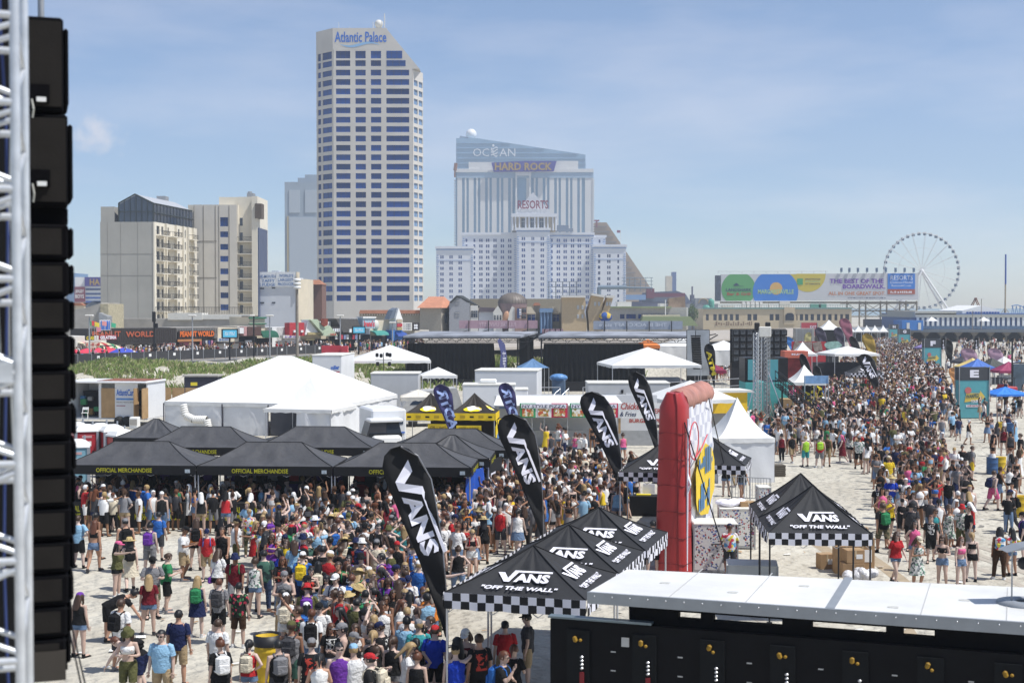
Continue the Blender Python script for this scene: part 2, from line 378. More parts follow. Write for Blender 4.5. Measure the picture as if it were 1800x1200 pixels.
for _ in range(9500):
 x = g.uniform(-73,15); u = g.uniform(0,1); y = 138 + 30 * u
 cl = math.sin(x * .55 + 1) * math.sin(y * .6 + x * .2) + .5 * math.sin(x * 1.3 + y * 1.1)
 if cl < -.45 + .5 * (1 - u) - .5 * u and g.random() < .85: continue
 z = dune_z(x,y); yy = y + max(0,(x + 40)) * .25
 for _k in range(6):
  a = g.uniform(0,6.28); h = g.uniform(.3,.85); lx,ly = math.cos(a) * h * .45,math.sin(a) * h * .45; w = g.uniform(.04,.09)
  bx,by = x + g.gauss(0,.14),yy + g.gauss(0,.14)
  px_,py_ = -math.sin(a) * w,math.cos(a) * w
  mb.add([(bx - w,by,z - .05),(bx + w,by,z - .05),(bx + lx * .5 + px_ * .7,by + ly * .5 + py_ * .7,z + h * .7),(bx + lx * 1.1,by + ly * 1.1,z + h * .92)],[(0,1,2),(0,2,3)],g.choice((0,0,0,1,1,2)))
tag(mb.build('dune_grass',[M('grass_green',(.22,.31,.07),.8,var=.2),M('grass_light',(.36,.38,.16),.8,var=.2),M('grass_straw',(.42,.38,.2),.8,var=.2)]),
 'pale green beach grass growing over the dune below the boardwalk','grass',kind='stuff')
# ------------------------------------------------------------ building helpers
WM = {}
def window_mesh(w,h,glass,frame=None,nm=1,inset=.0):
 k = (round(w,2),round(h,2),glass.name,nm)
 if k in WM: return WM[k]
 b = MB(); b.box((0,0,0),(w,.06,h),mi=0)
 for i in range(1,nm + 1):
  b.box((-w / 2 + w * i / (nm + 1),-.05,0),(max(.06,w * .02),.06,h),mi=1)
 b.box((0,-.05,h * .22),(w,.05,max(.05,h * .03)),mi=1)
 WM[k] = b.mesh('window',[glass,frame or MULL]); return WM[k]
def facade(root,p,q,z0,z1,rows,cols,wall,glass,proud=.35,frame=None,nm=1,ext=.12,wallname='wall',stuff=False,winname='window'):
 """wall between plan points p and q (outside on the right of p->q reversed: faces -Y when p->q is +X);
 rows = [(zb, zt)], cols = [(u0, u1)] in metres along the wall; windows recessed by proud"""
 p,q = Vector((p[0],p[1],0)),Vector((q[0],q[1],0)); d = (q - p); Lw = d.length; d.normalize(); n = Vector((d.y,-d.x,0)); rz = math.atan2(d.y,d.x)
 mbw = MB()
 def piece(u0,u1,za,zb):
  if u1 - u0 < .01 or zb - za < .01: return
  c = p + d * ((u0 + u1) / 2) + n * (proud / 2); mbw.box((c.x,c.y,(za + zb) / 2),(u1 - u0,proud,zb - za),rz)
 rows = sorted(rows); z = z0
 for (a,b) in rows: piece(-ext,Lw + ext,z,a); z = b
 piece(-ext,Lw + ext,z,z1)
 cs = sorted(cols)
 for (a,b) in rows:
  u = -ext
  for (c0,c1) in cs: piece(u,c0,a,b); u = c1
  piece(u,Lw + ext,a,b)
 mbw.build(wallname,wall,root)
 if stuff:
  ms = MB()
  for (a,b) in rows:
   for (c0,c1) in cs:
    c = p + d * ((c0 + c1) / 2) + n * .03; ms.box((c.x,c.y,(a + b) / 2),(c1 - c0,.05,b - a),rz)
  o = ms.build('windows',glass,root); o['kind'] = 'stuff'
 else:
  for (a,b) in rows:
   for (c0,c1) in cs:
    c = p + d * ((c0 + c1) / 2) + n * .06
    link(winname,window_mesh(c1 - c0,b - a,glass,frame,nm),root,(c.x,c.y,(a + b) / 2),rz)
def flat(px,py,Y,O): return dp(px,py,Y) - Vector(O)
# ------------------------------------------------------------ blue windowed hotel tower with the sloped shoulder
Y0 = 420.; k = Y0 / F; O = (XX(588,Y0),Y0,0)
T = thing('hotel_tower','tall pale tower with rows of blue windows and blue script sign at its top','building',O)
AP = M('pale_tower_panel',(.58,.55,.50),.7,var=.1,scale=.12)
WF = 137 * k; zt = ZZ(50,Y0); zs = ZZ(88,Y0)
A,B,C,D,E,G_ = (-5.6,6.),(0,0),(WF,0),(WF + 2.4,7),(WF + 1.0,26),(-5.6,26)
pitch = 16.4 * k
rows = [(zs - .35 - i * pitch - pitch * .62 - (0 if i else .5),zs - .35 - i * pitch) for i in range(27)]; zq = rows[2][1] + .3
mb = MB(); mb.prism([A,B,C,D,E,G_],0,zq); mb.prism([A,B,(93 * k,0),(93 * k,26),G_],zq,zs); mb.build('core',AP,T)
# crown: parapet with the diagonal cut on its sea side
xs,zc = (681 - 588) * k,ZZ(130,Y0)
mb = MB(); mb.prism([(-6,6),(-.25,-.36),(xs,-.36),(xs,26),(-6,26)],zs,zt); crown = mb.build('crown',AP,T)
mb = MB(); mb.slab([(xs + .01,zq),(xs + .01,zt - .3),(WF + 2.2,zq)],-.34,20); mb.build('sloped_shoulder',AP,T)
for i,w_ in ((0,4.6),(1,5.6)): link('window',window_mesh(w_,rows[i][1] - rows[i][0],GL_BLUE,None,2),T,(680.5 * k - 588 * k + w_ / 2,-.37,(rows[i][0] + rows[i][1]) / 2))
cols = [((u0 - 588) * k,(u1 - 588) * k) for u0,u1 in ((592,617),(626,644),(653,671),(680,720))]
facade(T,B,C,0,zq,rows[2:],cols,AP,GL_BLUE,nm=2)
facade(T,B,(93 * k,0),zq,zs,rows[:2],cols[:3],AP,GL_BLUE,nm=2,ext=.0)
facade(T,A,B,0,zs,rows,[(.6,2.2),(3.0,7.7)],AP,GL_BLUE)
facade(T,C,D,0,zq - .1,[r for r in rows if r[1] < zq - .4],[(.5,3.4),(4.2,7.1)],AP,GL_PALE)  # side windows paler: sky reflection put into the glass colour
BLUEL = M('blue_sign_letters',(.02,.14,.55),.4,var=0)
lettering('Atlantic Palace',15.2,3.1,((590 - 588) * k,-.42,ZZ(75,Y0)),(1,0,0),(0,0,1),BLUEL,crown,bold=.015)
mb = MB()
for i in range(24):
 a,b = i / 24,(i + 1) / 24; f_ = lambda t: ((600 - 588) * k + t * 11.5,-.42,ZZ(77.5,Y0) - .9 * math.sin(t * 6.28) * .6 - .25)
 P,Q = f_(a),f_(b); th = .35 * math.sin(a * 3.14) + .05; th2 = .35 * math.sin(b * 3.14) + .05
 mb.add([(P[0],P[1],P[2] - th),(Q[0],Q[1],Q[2] - th2),(Q[0],Q[1],Q[2] + th2),(P[0],P[1],P[2] + th)],[(0,1,2,3)])
mb.build('wave_emblem',M('pale_blue_sign',(.25,.45,.68),.4,var=0),T)
mb = MB(); mb.box((xs - 3,8,zt + .7),(3.2,3,1.4)); mb.ell((xs - 3,7,zt + 2.6),(1.3,1.3,1.3))
mb.tube((xs - 1.2,6,zt),(xs - 1.2,6,zt + 5.5),.12); mb.tube((xs - 4.6,6,zt),(xs - 4.6,6,zt + 3),.1)
mb.tube((.8,6,zt),(.8,6,zt + 3),.06); mb.tube((4,6,zt),(4,6,zt + 1.6),.06)
for i in range(6): mb.tube((xs - 1.2 - .35,6,zt + 1 + i * .7),(xs - 1.2 + .35,6,zt + 1 + i * .7),.05)
mb.build('roof_mast',OFFW,T)
# grey-blue slab behind it
Y1 = 640.; k1 = Y1 / F; O = (XX(501,Y1),Y1,0)
T = thing('slab_block','plain grey blue high rise half hidden behind the tall windowed tower','building',O)
GB = M('blue_grey_panel',(.33,.39,.45),.6,var=.12,scale=.08)
z1 = ZZ(320,Y1)
mb = MB(); mb.b2((0,0,0),(72 * k1,18,z1)); mb.build('wall',GB,T)
mb = MB(); mb.b2((22 * k1,2,z1),(72 * k1,16,ZZ(312,Y1))); mb.b2((34 * k1,3,ZZ(312,Y1)),(72 * k1,14,ZZ(306,Y1))); mb.build('roof_step',GB,T)
for (a,b,c,d) in ((8,27,334,374),(36,56,334,374),(8,56,382,520)):
 mb = MB(); mb.b2((a * k1,-.3,ZZ(d,Y1)),(b * k1,0,ZZ(c,Y1))); mb.build('panel',M('blue_grey_panel_light',(.42,.47,.52),.6,var=.1),T)
mb = MB(); mb.b2((4 * k1,-.35,ZZ(520,Y1)),(7 * k1,0,ZZ(380,Y1))); mb.build('panel',M('tan_strip',(.42,.36,.24),.7),T)
# ------------------------------------------------------------ cream balcony hotel at the left
Y2 = 300.; k2 = Y2 / F; O = (XX(177,Y2),Y2,0); O_ = Vector(O)
T = thing('balcony_hotel','cream hotel with blank side wall in shade-toned grey, balconies and dark glass rooftop gable','building',O)
SIDE = M('shade_toned_blank_wall',(.37,.36,.325),.9,var=.14,scale=.12)  # greyer than the balcony face: its shade is put into the colour
CRM = M('cream_hotel_wall',(.70,.65,.54),.8,var=.08,scale=.2)
wA = 93 * k2; zc_ = ZZ(390,Y2); dirb = Vector((.115,.993,0)); Lb = 26.5
P0 = Vector((wA,0,0)); P1 = P0 + dirb * Lb
mb = MB(); mb.prism([(0,0),(wA,0),(P1.x,P1.y),(P1.x - wA - 2,P1.y)],0,zc_); mb.build('side_wall',SIDE,T)
mb = MB(); mb.b2((0,.5,zc_),(24 * k2,14,ZZ(363,Y2))); mb.build('stair_head',SIDE,T)
mb = MB()
for px in (190,213,243): mb.box(((px - 177) * k2,-.02,zc_ / 2),(.05,.05,zc_))
for py in (446,484): mb.box((wA / 2,-.02,ZZ(py,Y2)),(wA,.05,.05))
mb.build('joint',M('wall_joint',(.3,.285,.25),.9,var=0),T)
fl = 22.3 * k2; rows2 = [(zc_ - .75 - i * fl - 1.75,zc_ - .75 - i * fl) for i in range(8)]
colsb = [(1.2,3.0),(4.0,5.2),(14.2,15.2),(18.4,19.3),(24.4,25.3)]
facade(T,P0[:2],P1[:2],0,zc_,rows2,colsb + [(7.0,8.6)],CRM,GL_DARK,proud=.3,nm=0)
nb = Vector((dirb.y,-dirb.x,0)); rzb = math.atan2(dirb.y,dirb.x)
RAIL = M('balcony_rail',(.06,.055,.05),.6,var=0)
def balcony_mesh(L,D,h=1.0):
 b = MB(); b.box((0,-D / 2,-.08),(L,D,.16),mi=0); b.box((0,-D + .04,h),(L,.07,.07),mi=1)
 nn = max(4,int(L / .28))
 for i in range(nn + 1): b.box((-L / 2 + L * i / nn,-D + .04,h / 2),(.035,.035,h),mi=1)
 for s_ in (-1,1):
  b.box((s_ * L / 2,-D / 2,h),(.06,D,.07),mi=1)
  for i in range(3): b.box((s_ * L / 2,-D * (i + .5) / 3,h / 2),(.035,.035,h),mi=1)
 return b.mesh('balcony',[CRM,RAIL])
bm1,bm2,bm3 = balcony_mesh(4.6,1.5),balcony_mesh(5.6,1.9),balcony_mesh(3.6,1.5)
for i in range(8):
 zf = rows2[i][0] - .25
 for u,m_ in ((3.1,bm1),(9.2,bm2),(21.6,bm3)):
  c = P0 + dirb * u + nb * .3; link('balcony',m_,T,(c.x,c.y,zf),rzb)
for u in (6.2,12.3,16.9,20,23.4):
 c = P0 + dirb * u + nb * .55; mb = MB(); mb.box((0,0,zc_ / 2),(.5,.5,zc_)); o = mb.build('pier',CRM,T); o.location = (c.x,c.y,0); o.rotation_euler = (0,0,rzb)
# glazed rooftop gable
gx0,gx1 = (209 - 177) * k2,wA; gz = ZZ(357,Y2); gt = ZZ(341,Y2)
mb = MB(); gm = (gx0 + gx1) / 2 - .2
P = []
for (s_) in (0,24.):
 off = dirb * s_
 for (x,z) in ((gx0,zc_),(gx1,zc_),(gx1,gz),(gm,gt),(gx0,gz)): P.append((x + off.x,.4 + off.y,z))
mb.add(P,[(0,1,2,3,4),(9,8,7,6,5),(1,6,7,2),(5,0,4,9)],0); mb.build('glazed_gable',GL_DARK,T)
mb = MB()
mb.add([P[2],P[7],P[8],P[3]],[(0,1,2,3)]); mb.add([P[3],P[8],P[9],P[4]],[(0,1,2,3)])
rf = mb.build('roof',M('pale_metal_roof',(.55,.56,.57),.4,.3),T); so = rf.modifiers.new('thick','SOLIDIFY'); so.thickness = .25
mb = MB()
for a,b in ((0,4),(1,2),(4,3),(3,2),(2,7),(1,6)): mb.tube(P[a],P[b],.16,n=5)
for i in range(1,6):
 x = gx0 + (gx1 - gx0) * i / 6; zt_ = gz + (gt - gz) * (1 - abs(x - gm) / (gx1 - gm)) ; mb.tube((x,.3,zc_),(x,.3,zt_),.07,n=4)
mb.tube((gx0,.3,zc_ + 2.2),(gx1,.3,zc_ + 2.2),.1,n=4)
for i in range(1,12):
 a = Vector(P[1]) + dirb * (2 * i) ; mb.tube((a.x + .1,a.y,zc_),(a.x + .1,a.y,gz),.07,n=4)
mb.tube(Vector(P[1]) + Vector((.15,0,2.0)),Vector(P[6]) + Vector((.15,0,2.0)),.12,n=4)
mb.build('glazing_bar',M('dark_green_frame',(.02,.03,.03),.5,var=0),T)
mb = MB(); mb.box((gm + 1,20,gt + .2),(2,3,1.6)); mb.build('roof_vent',GALV,T)
# far wing with its window column and balcony column
Y3 = 328.; k3 = Y3 / F
def lx(px): return XX(px,Y3) - O_.x
def lz(py): return ZZ(py,Y3)
mb = MB(); mb.b2((lx(331),28.3,0),(lx(418),42,lz(360))); mb.b2((lx(382),30.5,lz(360)),(lx(450),44,lz(345))); mb.b2((lx(443),28.0,0),(lx(453),42,lz(345))); mb.build('wing_core',CRM,T)
rw = [(lz(y + 10),lz(y)) for y in (382,407,429,450,472,493,514,535)]
rw[0] = (lz(398),lz(382))
WB = M('wing_panel',(.56,.53,.47),.85,var=.08,scale=.3)
facade(T,(lx(342),28),(lx(417),28),0,lz(360),rw,[(lx(388) - lx(342),lx(402) - lx(342))],WB,GL_BLUE,proud=.3,nm=1,ext=0)
facade(T,(lx(417),30),(lx(443),30),0,lz(345),[(lz(y + 14),lz(y)) for y in (382,408,430,451,473,494,515,536)],[(.3,1.0)],CRM,GL_DARK,proud=.1,nm=0,ext=0)
bm4 = balcony_mesh(lx(443) - lx(417.5),2.0)
for y in (424,446,468,489,510,531): link('balcony',bm4,T,((lx(417) + lx(443)) / 2,30,lz(y)))
mb = MB()
for px in (342.5,359,380,386,404): mb.box((lx(px),27.66,lz(455)),(.12,.08,lz(362) - lz(548)))
for py in (424,488): mb.box((lx(362),27.66,lz(py)),(lx(382) - lx(342),.08,.12))
mb.build('joint',M('dark_joint',(.2,.18,.15),.9,var=0),T)
mb = MB(); mb.b2((lx(449.5),27.5,lz(384)),(lx(461),31,lz(358))); mb.build('brown_plant_box',M('brown_box',(.10,.075,.055),.7),T)
mb = MB(); mb.b2((lx(432),30,lz(345)),(lx(443),33,lz(338))); mb.tube((lx(436),31,lz(338)),(lx(436),31,lz(335)),.5); mb.build('roof_vent',GALV,T)
mb = MB(); mb.b2((lx(452),28.4,0),(lx(455),40,lz(400))); mb.build('end_strip',M('blue_end_glass',(.05,.07,.14),.3),T)
# podium walls between hotel and shops
Yp = 226.
T = thing('concrete_podium','long stained concrete parapet between the peanut shops and the balcony hotel','wall',(0,Yp,0))
mb = MB(); mb.b2((XX(168,Yp),0,0),(XX(440,Yp),5,ZZ(560,Yp))); mb.build('wall',CONC,T)
mb = MB(); mb.b2((XX(296,Yp),-.4,ZZ(562,Yp)),(XX(356,Yp),4,ZZ(550,Yp))); mb.b2((XX(356,Yp),-.2,ZZ(561,Yp)),(XX(440,Yp),4,ZZ(553,Yp))); mb.build('parapet',OFFW,T)
mb = MB()
x0,x1 = XX(270,Yp),XX(442,Yp)
for i in range(60): mb.box((x0 + (x1 - x0) * i / 59,1,ZZ(546,Yp)),(.05,.05,1.1))
mb.box(((x0 + x1) / 2,1,ZZ(540,Yp)),(x1 - x0,.08,.08)); mb.build('railing',RAIL,T)
Yq = 214.
T = thing('stained_concrete_house','low stained concrete building with sloped top beside the striped awning cafe','building',(0,Yq,0))
mb = MB(); mb.slab([(XX(90,Yq),0),(XX(90,Yq),ZZ(552,Yq)),(XX(126,Yq),ZZ(545,Yq)),(XX(150,Yq),ZZ(541,Yq)),(XX(178,Yq),ZZ(532,Yq)),(XX(178,Yq),0)][::-1],0,10); mb.build('wall',CONC,T)
mb = MB(); mb.b2((XX(178,Yq),-.5,0),(XX(192,Yq),8,ZZ(534,Yq))); mb.build('chimney_wall',M('yellowed_concrete',(.45,.40,.27),.9,var=.3),T)
mb = MB(); mb.slab([(XX(182,Yq),ZZ(575,Yq)),(XX(182,Yq),ZZ(549,Yq)),(XX(197,Yq),ZZ(556,Yq)),(XX(197,Yq),ZZ(575,Yq))][::-1],-2.5,0); mb.build('hood',GALV,T)
# casino slab with purple sign far left
Yc = 640.
T = thing('purple_sign_block','distant white banded block with purple sign board left of the balcony hotel','building',(0,Yc,0))
mb = MB(); mb.b2((XX(100,Yc),0,0),(XX(185,Yc),25,ZZ(487,Yc))); mb.build('wall',WHITE,T)
for y in (507,515,522,529): mb = MB(); mb.b2((XX(151,Yc),-.4,ZZ(y + 3,Yc)),(XX(184,Yc),0,ZZ(y,Yc))); mb.build('window_band',GL_BLUE,T)
mb = MB(); mb.b2((XX(150,Yc),-.8,ZZ(503,Yc)),(XX(185,Yc),0,ZZ(487,Yc))); mb.build('sign_board',M('purple_board',(.05,.035,.22),.5,var=0),T)
GOLD = M('gold_letters',(.42,.27,.06),.4,var=0)
lettering('HA',4.6,2.7,(XX(159,Yc),-.9,ZZ(501,Yc)),(1,0,0),(0,0,1),GOLD,T,bold=.03)
mb = MB(); mb.b2((XX(132,Yc),-.8,ZZ(531,Yc)),(XX(150,Yc),-.1,ZZ(504,Yc))); mb.build('poster_board',M('maroon_board',(.20,.03,.05),.5),T)
for i,(s_,y) in enumerate((('JERSEY',516),('BOYS',524))): lettering(s_,3.9,1.7,(XX(133.5,Yc),-.9,ZZ(y,Yc)),(1,0,0),(0,0,1),WHITE,T)
mb = MB(); mb.b2((XX(118,Yc),-1,0),(XX(132,Yc),20,ZZ(480,Yc))); mb.build('glass_wing',GL_PALE,T)
Yt = 300.
T = thing('red_roof_house','small house with red tiled roof below the purple signed block','building',(0,Yt,0))
mb = MB(); mb.b2((XX(100,Yt),0,0),(XX(148,Yt),9,ZZ(537,Yt))); mb.build('wall',CREAM,T)
mb = MB(); mb.slab([(XX(100,Yt),ZZ(537,Yt)),(XX(103,Yt),ZZ(532,Yt)),(XX(142,Yt),ZZ(532,Yt)),(XX(149,Yt),ZZ(537,Yt))][::-1],-.5,9); mb.build('roof',M('red_tiles',(.33,.14,.075),.8,var=.2,scale=1),T)
mb = MB(); mb.slab([(XX(142,Yt),ZZ(540,Yt)),(XX(160,Yt),ZZ(529,Yt)),(XX(178,Yt),ZZ(540,Yt))][::-1],1,9); mb.build('gable',M('blue_grey_roof',(.16,.19,.23),.7),T)
# taffy factory wall with painted signs
Yf = 330.; kf = Yf / F
T = thing('candy_factory','pale factory wall with blue painted taffy and fudge lettering between hotel and tower','building',(XX(454,Yf),Yf,0))
PALEW = M('pale_blue_white_wall',(.52,.55,.60),.8,var=.08,scale=.2)
mb = MB(); mb.b2((0,0,0),(66 * kf,12,ZZ(487,Yf))); mb.build('wall',PALEW,T)
mb = MB(); mb.prism([(66 * kf,-.1),(82 * kf,5),(82 * kf,14),(66 * kf,14)],0,ZZ(490,Yf)); mb.build('side_wall',CREAM,T)
mb = MB(); mb.b2((67 * kf,-.5,ZZ(520,Yf)),(69.5 * kf,3,ZZ(478,Yf))); mb.build('chimney_wall',CREAM,T)
SGN = M('sign_white',(.62,.65,.68),.7,var=.1); BLT = M('faded_blue_letters',(.06,.15,.36),.7,var=.15)
for a,b in ((0,31.5),(32,64.5)):
 mb = MB(); mb.b2((a * kf,-.4,ZZ(504,Yf)),(b * kf,0,ZZ(478,Yf))); mb.build('sign_board',SGN,T)
for s_,x,y,w in (('HE-MOUTH',0,488.5,29),('TAFFY',4.5,496,23),("E FUDGE",0,503,28),("WORLD'S",35,487,25),('LARGEST',33,494.5,27),('PRODUCERS',33,502,30)):
 lettering(s_,w * kf,5.2 * kf,(x * kf + .3,-.45,ZZ(y,Yf)),(1,0,0),(0,0,1),BLT,T)
for x,y in ((2,507),(23,506),(2,532),(23,532)): link('window',window_mesh(9 * kf if x == 2 else 6 * kf,.35,GL_DARK,None,1),T,((x + 4) * kf,-.05,ZZ(y,Yf)))
mb = MB(); mb.b2((19 * kf,4,ZZ(487,Yf)),(31 * kf,8,ZZ(475,Yf))); mb.b2((33 * kf,5,ZZ(487,Yf)),(37 * kf,8,ZZ(480,Yf))); mb.build('roof_tank',PALEW,T)
Yr = 350.; kr = Yr / F
T = thing('brick_corner_house','narrow brick house with hipped red roof tucked beside the tall tower','building',(XX(536,Yr),Yr,0))
mb = MB(); mb.b2((10 * kr,0,0),(30 * kr,8,ZZ(499,Yr))); mb.build('wall',M('dark_brick',(.17,.09,.07),.9,var=.2),T)
mb = MB(); mb.add([(1 * kr,-1,ZZ(500,Yr)),(31 * kr,-1,ZZ(500,Yr)),(31 * kr,9,ZZ(500,Yr)),(1 * kr,9,ZZ(500,Yr)),(12 * kr,4,ZZ(491,Yr)),(22 * kr,4,ZZ(491,Yr))],[(0,1,5,4),(1,2,5),(2,3,4,5),(3,0,4),(3,2,1,0)]); mb.build('roof',MATS['red_tiles'],T)
mb = MB(); mb.b2((0,-.6,0),(15 * kr,7,ZZ(506,Yr))); mb.build('stair_block',M('grey_green_wall',(.25,.29,.28),.8),T)
for y in (516,522,530,540): link('window',window_mesh(1.1,.8,GL_DARK,None,0),T,(8 * kr,-.65,ZZ(y,Yr)))
# ============================================================ FAR CASINOS
Y0 = 1300.
T = thing('glass_casino','far blue glass casino with sloping top and white ball on its high corner','building',(0,Y0,0))
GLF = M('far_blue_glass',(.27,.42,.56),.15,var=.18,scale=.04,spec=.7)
def q(px,py): return (XX(px,Y0),ZZ(py,Y0))
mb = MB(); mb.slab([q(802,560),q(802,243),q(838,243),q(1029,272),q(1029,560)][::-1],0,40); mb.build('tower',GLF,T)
mb = MB(); mb.slab([q(807,243),q(808,237),q(840,243),q(960,265),q(1026,272),q(900,260)][::-1],8,14); mb.build('sail_wall',M('far_glass_fin',(.26,.34,.42),.3),T)
for i in range(1,16):
 y = 243 + i * 9; x1 = 1029 if y > 272 else 838 + (y - 243) / 29 * 191
 mb = MB(); mb.b2((XX(802,Y0),-.6,ZZ(y + .7,Y0)),(XX(x1,Y0),0,ZZ(y,Y0))); mb.build('floor_band',M('far_band',(.22,.32,.43),.3,var=.05),T)
mb = MB(); mb.ell((XX(828,Y0),10,ZZ(234,Y0)),(5,5,5),20,14); mb.build('roof_ball',M('white_ball',(.85,.85,.85),.35,var=0),T)
mb = MB(); mb.lathe([(2.2,0),(1.4,3),(1.6,5)],12,(XX(828,Y0),10,ZZ(245,Y0))); mb.build('ball_stand',WHITE,T)
WL = M('white_sign_letters',(.80,.82,.85),.4,var=0)
lettering('OC',14.5,7,(XX(832,Y0),-1,ZZ(275,Y0)),(1,0,0),(0,0,1),WL,T,bold=-.005)
lettering('AN',14.5,7,(XX(878,Y0),-1,ZZ(275,Y0)),(1,0,0),(0,0,1),WL,T,bold=-.005)
mb = MB()
for i in range(4):
 for j in range(10):
  a,b = j / 10,(j + 1) / 10; x0_,x1_ = XX(863,Y0) + 6.2 * a,XX(863,Y0) + 6.2 * b; z = ZZ(274.5 - i * 4.2,Y0); f_ = lambda t: .9 * math.sin(t * 6.28 + i)
  mb.add([(x0_,-1,z + f_(a)),(x1_,-1,z + f_(b)),(x1_,-1,z + 1.1 + f_(b)),(x0_,-1,z + 1.1 + f_(a))],[(0,1,2,3)])
mb.ell((XX(867,Y0),-1,ZZ(256.5,Y0)),(1.2,.2,1.2)); mb.build('wave_emblem',WL,T)
Y0 = 1000.; kh = Y0 / F; X0 = XX(801,Y0)
T = thing('guitar_casino','white and pale blue casino slab with gold lettered purple board near its top','building',(X0,Y0,0))
def hx(px): return XX(px,Y0) - X0
def hz(py): return ZZ(py,Y0)
PW = M('casino_white',(.70,.70,.69),.6,var=.05,scale=.05)
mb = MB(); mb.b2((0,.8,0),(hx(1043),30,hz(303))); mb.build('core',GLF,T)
mb = MB()
for i in range(11):
 a = 813 + i * 20.2
 if 905 < a < 932: continue
 for u0,u1 in ((a - 9.0,a - .5),(a + 4.0,a + 7.2)): mb.b2((hx(u0),-.2,hz(440)),(hx(u1),.8,hz(312)))
mb.b2((hx(1028),-.2,hz(440)),(hx(1043),.8,hz(312))); mb.build('pier',PW,T)
for (a,b,c,d) in ((803,1043,303,313),):
 mb = MB(); mb.b2((hx(a),-.5,hz(d)),(hx(b),0.75,hz(c))); mb.build('cornice',M('casino_blue_band',(.36,.48,.60),.4),T)
mb = MB(); mb.b2((hx(801),-1,hz(303)),(hx(1043),28,hz(297))); mb.b2((hx(824),0,hz(297)),(hx(868),26,hz(285))); mb.b2((hx(976),0,hz(297)),(hx(1016),26,hz(283)))
mb.b2((hx(846),-.5,hz(301)),(hx(870),2,hz(293))); mb.b2((hx(970),-.5,hz(300)),(hx(997),2,hz(292))); mb.build('parapet',PW,T)
mb = MB(); mb.b2((hx(906),-2,hz(420)),(hx(909),0,hz(305))); mb.b2((hx(930),-2,hz(420)),(hx(933),0,hz(305))); mb.b2((hx(906),-2.2,hz(309)),(hx(934),0,hz(302))); mb.build('center_bay',PW,T)
for i in range(24):
 mb = MB(); mb.b2((hx(801) - 1.2,1.4,hz(318 + i * 5.1)),(hx(805),5,hz(316 + i * 5.1))); mb.b2((hx(1041),-.6,hz(318 + i * 4.4)),(hx(1044.5),5,hz(316 + i * 4.4))); mb.build('balcony',PW,T)
mb = MB(); mb.slab([(hx(868),hz(303)),(hx(864),hz(287)),(hx(922),hz(284)),(hx(978),hz(284)),(hx(973),hz(302))][::-1],-4,-2); mb.build('sign_board',M('purple_sign',(.06,.05,.30),.5,var=0),T)
lettering('HARD ROCK',hx(970) - hx(870),14 * kh * .95,(hx(870),-4.3,hz(300.5)),(1,0,0),(0,0,1),GOLD,T,bold=.03)
mb = MB(); mb.b2((hx(798.5),-2,hz(312)),(hx(801),0,hz(288))); mb.tube((hx(800),-1,hz(300)),(hx(802),-1,hz(287)),1.2); mb.build('guitar_sign',M('brown_sign',(.25,.12,.08),.6),T)
# white grand hotel in front
Y0 = 850.; kk = Y0 / F; X0 = XX(767,Y0)
T = thing('white_grand_hotel','white stepped grand hotel with many small windows and tall maroon roof letters','building',(X0,Y0,0))
RW = M('grand_hotel_white',(.66,.68,.72),.7,var=.06,scale=.05); RB = M('hotel_blue_trim',(.22,.33,.55),.6,var=0)
TAN = M('hotel_tan',(.50,.42,.30),.7,var=.05)
blocks = [  # px0, px1, top py, y offset, depth, windows columns px, first row py, rows
 (767,832,437,0,40,[(774,780),(790,796),(806,812)],449,9),
 (812,908,412,6,34,[(842,848),(854,860),(867,873),(880,886),(893,899),(818,821),(832,835)],419,13),
 (908,966,405,-2,42,[(917,923),(934,939),(950,956)],417,13),
 (966,1044,412,6,34,[(979,985),(991,997),(1004,1010),(1016,1022),(1030,1036),(969,972)],419,13),
 (1036,1066,416,10,30,[(1041,1044),(1054,1057)],420,3),
 (1043,1100,434,0,40,[(1051,1055),(1067,1073),(1085,1088)],447,9)]
for bi,(a,b,tp,yo,dd,cs,fr,nr) in enumerate(blocks):
 x0,x1,zt = XX(a,Y0) - X0,XX(b,Y0) - X0,ZZ(tp,Y0)
 mb = MB(); mb.b2((x0,yo,0),(x1,yo + dd,zt)); mb.build('wall_core',GL_DARK if False else RW,T)
 rows = [(ZZ(fr + 10 * i + 5.5,Y0),ZZ(fr + 10 * i,Y0)) for i in range(nr)]
 cols = []
 for c0,c1 in cs:
  if c1 - c0 > 4.5:
   m_ = (c0 + c1) / 2; cols += [(XX(c0,Y0) - X0 - x0,XX(m_ - .5,Y0) - X0 - x0),(XX(m_ + .5,Y0) - X0 - x0,XX(c1,Y0) - X0 - x0)]
  else: cols.append((XX(c0,Y0) - X0 - x0,XX(c1,Y0) - X0 - x0))
 facade(T,(x0,yo - .02),(x1,yo - .02),0,zt,rows,sorted(cols),RW,GL_BLUE,proud=.5,ext=0,stuff=True)
 mb = MB(); mb.b2((x0 - .6,yo - 1.3,zt),(x1 + .6,yo + 1,zt + 1.4)); mb.build('cornice',RW,T)
 if bi in (0,2,3,5):
  mb = MB(); mb.b2((x0,yo - .72,ZZ(fr + 9.2,Y0)),(x1,yo - .55,ZZ(fr + 8.4,Y0))); mb.b2((x0 - .3,yo - 1,zt - .9),(x1 + .3,yo - .55,zt - .3)); mb.build('blue_trim',RB,T)
 mb = MB()
 for i in range(int((560 - fr) / 4)):
  for xq in (x0 + .8,x1 - .8): mb.box((xq,yo - .6,ZZ(fr + 4 * i,Y0)),(1.5 if i % 2 else 1.0,.2,.45))
 mb.build('quoin',RB,T)['kind'] = 'stuff'
def rx(px): return XX(px,Y0) - X0
def rz_(py): return ZZ(py,Y0)
mb = MB(); mb.b2((rx(900),3,rz_(405)),(rx(978),26,rz_(380))); mb.build('tower_stage',TAN,T)
